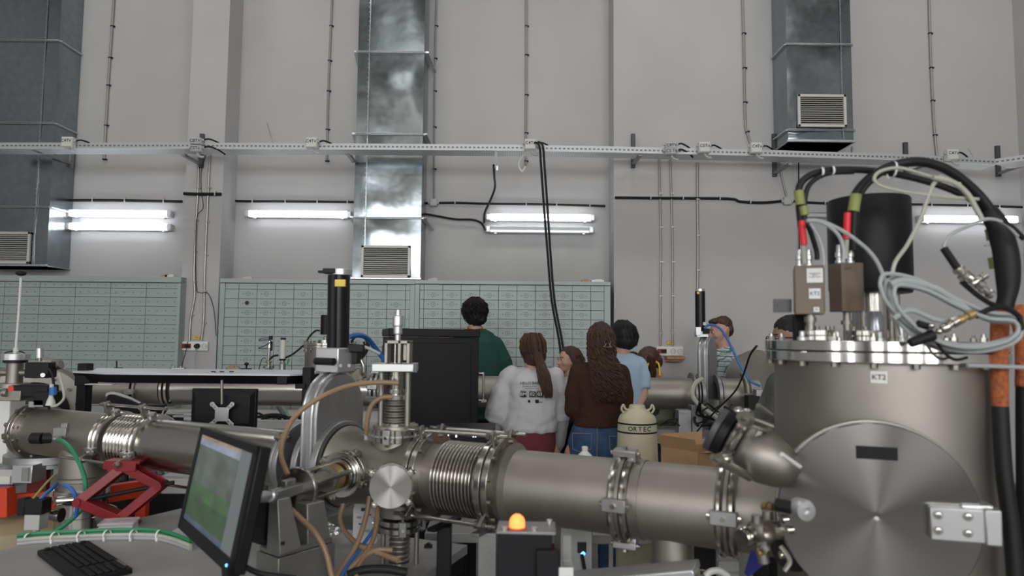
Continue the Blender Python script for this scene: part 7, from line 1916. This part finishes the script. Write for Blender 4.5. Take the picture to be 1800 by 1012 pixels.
# 3 --- blue shirt
Y = 4.85; x = P(1103, 700, Y).x
pc = person('person from behind in a light blue T-shirt with short black hair and hands clasped behind', x, Y)
hc = P(1094, 596, Y+.02); g = G(); q, M = head(g, hc, V((-.55, 1, -.15)), 1.0)
chain(g, [(hc+V((.0, -.02, -.05)), .056), (P(1091, 632, Y), .060)])
g.loft([ringp(y, a, b, Y, ry) for y, a, b, ry in ((628, 1075, 1110, .05), (640, 1068, 1128, .08), (680, 1072, 1128, .10), (730, 1074, 1126, .10), (770, 1072, 1130, .11), (800, 1074, 1128, .11))])
zhp = P(1100, 780, Y).z; legs(g, x, Y, zhp, .08, .085)
aR = [(P(1126, 645, Y), .044), (P(1131, 692, Y-.05), .034), (P(1118, 722, Y-.14), .026)]; aL = [(P(1076, 645, Y), .044), (P(1078, 690, Y-.06), .034), (P(1100, 722, Y-.15), .026)]
chain(g, aR); chain(g, aL); hand(g, aR[-1][0], V((-.7, -.1, -.6)), V((0, 1, 0)), 1, .95); hand(g, aL[-1][0], V((.8, -.2, -.5)), V((0, 1, 0)), -1, .95)
g.build('body', 'skin', pc, remesh=.009, smooth=3); face_parts(q, M, 1, pc, 'hairk')
g = G().loft([ringp(y, a, b, Y, ry, e=2.3) for y, a, b, ry in ((620, 1076, 1112, .055), (627, 1067, 1123, .09), (640, 1065, 1131, .115), (680, 1068, 1130, .130), (720, 1070, 1128, .132), (750, 1069, 1129, .135))])
chain(g, [(P(1123, 642, Y), .064), (P(1128, 665, Y-.02), .062)], 16); g.cyl(P(1127, 655, Y-.01), P(1130, 684, Y-.04), .060, .056, 22)
chain(g, [(P(1078, 642, Y), .064), (P(1077, 665, Y-.02), .062)], 16); g.cyl(P(1077, 655, Y-.01), P(1076, 684, Y-.04), .060, .056, 22)
g.build('t_shirt', 'bluet', pc, remesh=.010, smooth=4, disp=(.018, .12))
g = G().loft([ringp(y, a, b, Y, ry) for y, a, b, ry in ((745, 1070, 1129, .125), (800, 1070, 1130, .135))])
for s in (-1, 1): chain(g, [(V((x+s*.08, Y, zhp-.05)), .10), (V((x+s*.09, Y, .12)), .07)], 16)
g.build('trousers', 'blackcl', pc, remesh=.012, smooth=3); shoes(x, Y, pc)
G().sph(hc+V((.006, -.010, .036)), (.094, .108, .098), 26).sph(hc+V((.012, -.040, -.008)), (.088, .080, .070), 20).build('hair', 'hairk', pc, remesh=.007, smooth=2, disp=(.010, .03))
rg = [(hc+V((.0, -.01, .138)), .03, .03), (hc+V((.005, -.02, .09)), .086, .09), (hc+V((.012, -.03, .02)), .100, .092), (hc+V((.014, -.035, -.055)), .078, .070)]
strands(rg, 200, .0032, .002, 1, 23, .85).build('hair_strands', 'hairk', pc)
G().torus(P(1091, 623, Y-.005), V((.1, -.30, 1)), .070, .008, 36, 8).build('yellow_lanyard', 'lany', pc)

# 4 --- green shirt man beyond the far pipe
Y = 6.45; x = P(842, 700, Y).x
pg_ = person('tall person in dark green shirt with bushy dark hair beyond the far pipe', x, Y)
hc = P(835, 552, Y); g = G(); q, M = head(g, hc, V((-.15, 1, -.1)), 1.08)
chain(g, [(hc+V((0, -.01, -.05)), .062), (P(836, 590, Y), .066)])
g.loft([ringp(y, a, b, Y, ry) for y, a, b, ry in ((588, 815, 858, .06), (600, 800, 872, .10), (650, 803, 878, .12), (700, 806, 872, .12), (750, 806, 874, .12))])
legs(g, x, Y, P(840, 750, Y).z, .09, .09)
aR = [(P(872, 607, Y), .052), (P(894, 655, Y+.06), .042), (P(880, 690, Y+.26), .03)]; aL = [(P(805, 606, Y), .052), (P(790, 660, Y+.05), .042), (P(808, 690, Y+.25), .03)]
chain(g, aR); chain(g, aL); hand(g, aR[-1][0], V((-.5, .6, -.3)), V((0, 0, -1)), 1); hand(g, aL[-1][0], V((.5, .6, -.3)), V((0, 0, -1)), -1)
g.build('body', 'skin', pg_, remesh=.010, smooth=3); face_parts(q, M, 1.08, pg_, 'hairk')
g = G().loft([ringp(y, a, b, Y, ry, e=2.3) for y, a, b, ry in ((578, 817, 853, .06), (585, 803, 866, .10), (600, 795, 880, .14), (650, 797, 884, .15), (700, 799, 880, .15), (735, 799, 880, .15))])
chain(g, [(P(870, 606, Y), .085), (P(883, 632, Y+.02), .082), (P(890, 652, Y+.05), .078)], 18); chain(g, [(P(806, 606, Y), .085), (P(796, 640, Y+.03), .08)], 18)
g.build('shirt', 'greent', pg_, remesh=.012, smooth=4, disp=(.022, .16))
g = G().loft([ringp(y, a, b, Y, ry) for y, a, b, ry in ((730, 801, 878, .14), (765, 801, 878, .14))]); legs(g, x, Y, P(840, 760, Y).z, .09, .105, skinny=1.5); g.build('trousers', 'blackcl', pg_, remesh=.014, smooth=3); shoes(x, Y, pg_)
g = G().sph(hc+V((0, -.01, .045)), (.118, .120, .118), 26).sph(hc+V((.01, -.03, -.03)), (.104, .100, .085), 20); g.build('hair', 'hairk', pg_, remesh=.008, smooth=1, disp=(.035, .035))
strands([(hc+V((0, -.01, .165)), .04, .04), (hc+V((0, -.02, .10)), .112, .11), (hc+V((0, -.02, .02)), .125, .118), (hc+V((.0, -.03, -.08)), .085, .08)], 220, .0035, .010, 4, 31, .85).build('hair_strands', 'hairk', pg_)
G().torus(P(835, 578, Y-.0), V((0, -.35, 1)), .082, .011, 36, 8).build('yellow_lanyard', 'lany', pg_)

# generic figure mostly hidden behind the pipe
def standing(label, hpx, hpy, Y, face, shirt, trous, hs=1.0, skin='skin', shw=.20, lean=0.0, hairf=None, feet=True, fp=None, lipm='lip', hairm='hairb', arms_=None, armsr=1.0, neckback=.0):
    hc = P(hpx, hpy, Y); f = V(face).normalized(); x = hc.x-f.x*lean; Yb = Y-f.y*lean
    t = person(label, x, Yb); g = G(); q, M = head(g, hc, face, hs)
    fh = V((f.x, f.y, 0)).normalized(); sd = V((fh.y, -fh.x, 0))
    zn = hc.z-.15*hs; neck = V((hc.x-fh.x*(.03+lean*.25), hc.y-fh.y*(.03+lean*.25), zn))
    chain(g, [(hc-UP*.04-fh*.02, .055*hs), (neck, .060*hs)])
    zs_ = zn-.05; hip = V((x, Yb, .92*min(1, hc.z/1.6)))
    def rg_(z, w_, d, k=1.0):
        u = (zs_-z)/(zs_-hip.z); c = V((neck.x+(hip.x-neck.x)*u, neck.y+(hip.y-neck.y)*u, z))
        return [c+sd*(w_*math.cos(2*math.pi*i/28))+fh*(d*math.sin(2*math.pi*i/28)) for i in range(28)]
    zr = zs_-hip.z
    def torso(e): return [rg_(zs_+.035, .07+e, .06+e), rg_(zs_+.01, shw*.75+e, .08+e), rg_(zs_-.05, shw*.93+e, .10+e), rg_(zs_-zr*.4, shw*.80+e, .115+e), rg_(zs_-zr*.75, shw*.72+e, .10+e), rg_(hip.z, shw*.80+e, .115+e)]
    g.loft(torso(0)); shoulder = [rg_(zs_-.05, shw*.93, .1)[0], rg_(zs_-.05, shw*.93, .1)[14]]
    A = arms_ or [[(.03, .05, -.28), (-.0, .26, -.34)], [(.03, .05, -.28), (-.0, .26, -.34)]]
    slv = []
    for k, s0 in enumerate(shoulder):
        s_ = 1 if k == 0 else -1; e1 = s0+sd*(s_*A[k][0][0])+fh*A[k][0][1]+UP*A[k][0][2]; e2 = s0+sd*(s_*A[k][1][0])+fh*A[k][1][1]+UP*A[k][1][2]
        chain(g, [(s0-sd*s_*.03, .046), (e1, .038), (e2, .027)]); hand(g, e2, (e2-e1), UP*-1, s_); slv.append((s0-sd*s_*.03, e1, e2))
    legs(g, hip.x, hip.y, hip.z-.02, .085, .085, f.y)
    g.build('body', skin, t, remesh=.009, smooth=3)
    g = G().loft(torso(.022))
    for (a, b, c) in slv: chain(g, [(a, .066*armsr), (b, .056*armsr), (c.lerp(b, .12), .042*armsr)], 16)
    g.build('shirt', shirt, t, remesh=.011, smooth=4, disp=(.020, .12))
    g = G().loft([rg_(hip.z+.05, shw*.78+.015, .12), rg_(hip.z-.08, shw*.85+.02, .135)])
    legs(g, hip.x, hip.y, hip.z-.04, .085, .10, f.y, 1.5); g.build('trousers', trous, t, remesh=.013, smooth=3)
    shoes(hip.x, hip.y, t, f=1 if f.y >= 0 else -1)
    face_parts(q, M, hs, t, hairm, lipm=lipm)
    return t, hc, q, M, fh, sd, neck, zs_
# 5 bald
t, hc, q, M, fh, sd, nk, zs_ = standing('person whose bald pink head top shows above the black cabinet', 783, 600, 6.98, (-.3, 1, -.1), 'greysw', 'blackcl', 1.05, 'skinr')
# 6 woman looking left
t, hc, q, M, fh, sd, nk, zs_ = standing('person with long brown hair looking left beyond the far pipe, face in view', 998, 634, 6.45, (-1, -.55, -.02), 'blackcl', 'blackcl', 1.03, shw=.18, hairm='hairm')
G().sph(q(0, -.030, .054), (.090, .096, .086), 24, M).sph(q(0, -.062, -.03), (.090, .070, .095), 20, M).build('hair', 'hairm', t, remesh=.008, smooth=2, disp=(.008, .03))
for s_ in (-1, 1):
    rg = [(q(s_*.02, -.0, .130), .02, .02), (q(s_*.066, .012, .080), .026, .036), (q(s_*.088, -.012, .0), .024, .044), (q(s_*.095, -.045, -.08), .034, .050), (q(s_*.090, -.050, -.18), .034, .045), (q(s_*.085, -.05, -.27), .025, .035)]
    strands(rg, 110, .004, .006, 3, 41+s_, .1).build('side_hair', 'hairm', t)
strands([(q(0, -.06, .12), .05, .05), (q(0, -.09, .03), .085, .06), (q(0, -.10, -.10), .09, .05), (q(0, -.09, -.25), .07, .04)], 130, .004, .006, 3, 47, .3).build('back_hair', 'hairm', t)
# 7 dark hair between
t, hc, q, M, fh, sd, nk, zs_ = standing('person almost hidden behind the blue shirted one, only dark hair showing', 1112, 640, 6.98, (.3, 1, -.2), 'blackcl', 'blackcl', .97)
G().sph(q(0, -.015, .038), (.088, .105, .092), 24, M).sph(q(0, -.05, -.03), (.085, .07, .08), 20, M).build('hair', 'hairk', t, remesh=.009, smooth=2, disp=(.015, .03))
# 8 bent woman in olive
t, hc, q, M, fh, sd, nk, zs_ = standing('person in olive top bending forward beyond the far pipe, hair over the face', 1141, 636, 6.35, (-.95, -.45, -.75), 'oliv2', 'jeans', 1.0, shw=.20, lean=.30, hairm='hairr', arms_=[[(.03, .12, -.26), (-.0, .32, -.30)], [(.03, .12, -.26), (-.0, .32, -.30)]], armsr=1.15)
G().sph(q(0, -.015, .040), (.098, .115, .100), 24, M).sph(q(0, -.05, -.02), (.092, .075, .09), 20, M).build('hair', 'hairr', t, remesh=.009, smooth=2, disp=(.015, .03))
for s_ in (-1, 1):
    b_ = q(s_*.085, .02, .03)
    rg = [(q(s_*.02, 0, .12), .02, .02), (q(s_*.080, .010, .06), .035, .035), (b_+V((0, 0, -.08)), .038, .038), (b_+V((-.01, 0, -.19)), .034, .034), (b_+V((-.01, 0, -.26)), .02, .02)]
    strands(rg, 120, .004, .006, 3, 61+s_, .1).build('hanging_hair', 'hairr', t)
G().tube([P(1136, 655, 6.22), P(1139, 640, 6.24), P(1148, 634, 6.28), P(1158, 640, 6.26), P(1160, 660, 6.22)], .009, 8).build('yellow_lanyard', 'lany', t)
# 9 plaid man
t, hc, q, M, fh, sd, nk, zs_ = standing('person in checked shirt with green lanyard, profile beside the far gate valve', 1266, 584, 6.62, (-1, -.14, -.16), 'plaid', 'jeans', 1.13, shw=.215, hairm='hairr', armsr=1.1)
G().sph(q(0, -.032, .068), (.084, .096, .078), 26, M).sph(q(0, -.068, .02), (.080, .056, .080), 20, M).sph(q(0, .028, .098), (.064, .066, .034), 18, M).build('hair', 'hairr', t, remesh=.006, smooth=1, disp=(.020, .03))
G().tube([nk+sd*.10-fh*.02+UP*.0, nk+sd*.07+fh*.08-UP*.05, nk+sd*.05+fh*.13-UP*.14, nk+sd*.04+fh*.15-UP*.30], .013, 8).tube([nk-sd*.10-fh*.02, nk-sd*.07+fh*.08-UP*.05, nk-sd*.05+fh*.13-UP*.14, nk-sd*.04+fh*.15-UP*.30], .013, 8).tube([nk+sd*.10-fh*.02, nk-fh*.09+UP*.02, nk-sd*.10-fh*.02], .013, 8).build('green_lanyard', 'lang', t)
g = G()
for s_ in (-1, 1): g.prism([nk+sd*s_*.085-fh*.03+UP*.045, nk+sd*s_*.02+fh*.085+UP*.005, nk+sd*s_*.07+fh*.10-UP*.055, nk+sd*s_*.115+fh*.0-UP*.005], sd*s_*.006)
g.prism([nk+sd*.085-fh*.03+UP*.045, nk-sd*.085-fh*.03+UP*.045, nk-sd*.11-fh*.06-UP*.005, nk+sd*.11-fh*.06-UP*.005], -fh*.006); g.build('collar', 'plaid', t, bev=.002)
# 10 man with glasses by the chamber
t, hc, q, M, fh, sd, nk, zs_ = standing('person with dark rimmed glasses in a grey sweater half hidden behind the tall chamber', 1386, 597, 3.75, (-1, -.10, -.08), 'greysw', 'blackcl', 1.02, 'skind', shw=.20, lipm='lip', hairm='hairk', arms_=[[(.02, .10, -.24), (.0, .36, -.34)], [(.04, .14, -.22), (.05, .38, -.36)]], armsr=1.15)
G().sph(q(0, -.020, .058), (.080, .092, .078), 24, M).sph(q(0, -.070, .0), (.072, .045, .08), 18, M).build('hair', 'hairk', t, remesh=.006, smooth=2, disp=(.010, .02))
g = G()
for s_ in (-1, 1):
    c = q(s_*.034, .098, .010); g.tube([c+M @ V((.022*math.cos(a_*.5236), 0, .016*math.sin(a_*.5236))) for a_ in range(13)], .0028, 6, 0); g.tube([q(s_*.056, .098, .014), q(s_*.078, .05, .016), q(s_*.080, -.02, .010)], .003, 6, 0)
g.tube([q(-.012, .102, .014), q(.012, .102, .014)], .0028, 6, 0); g.build('glasses', 'glassb', t)
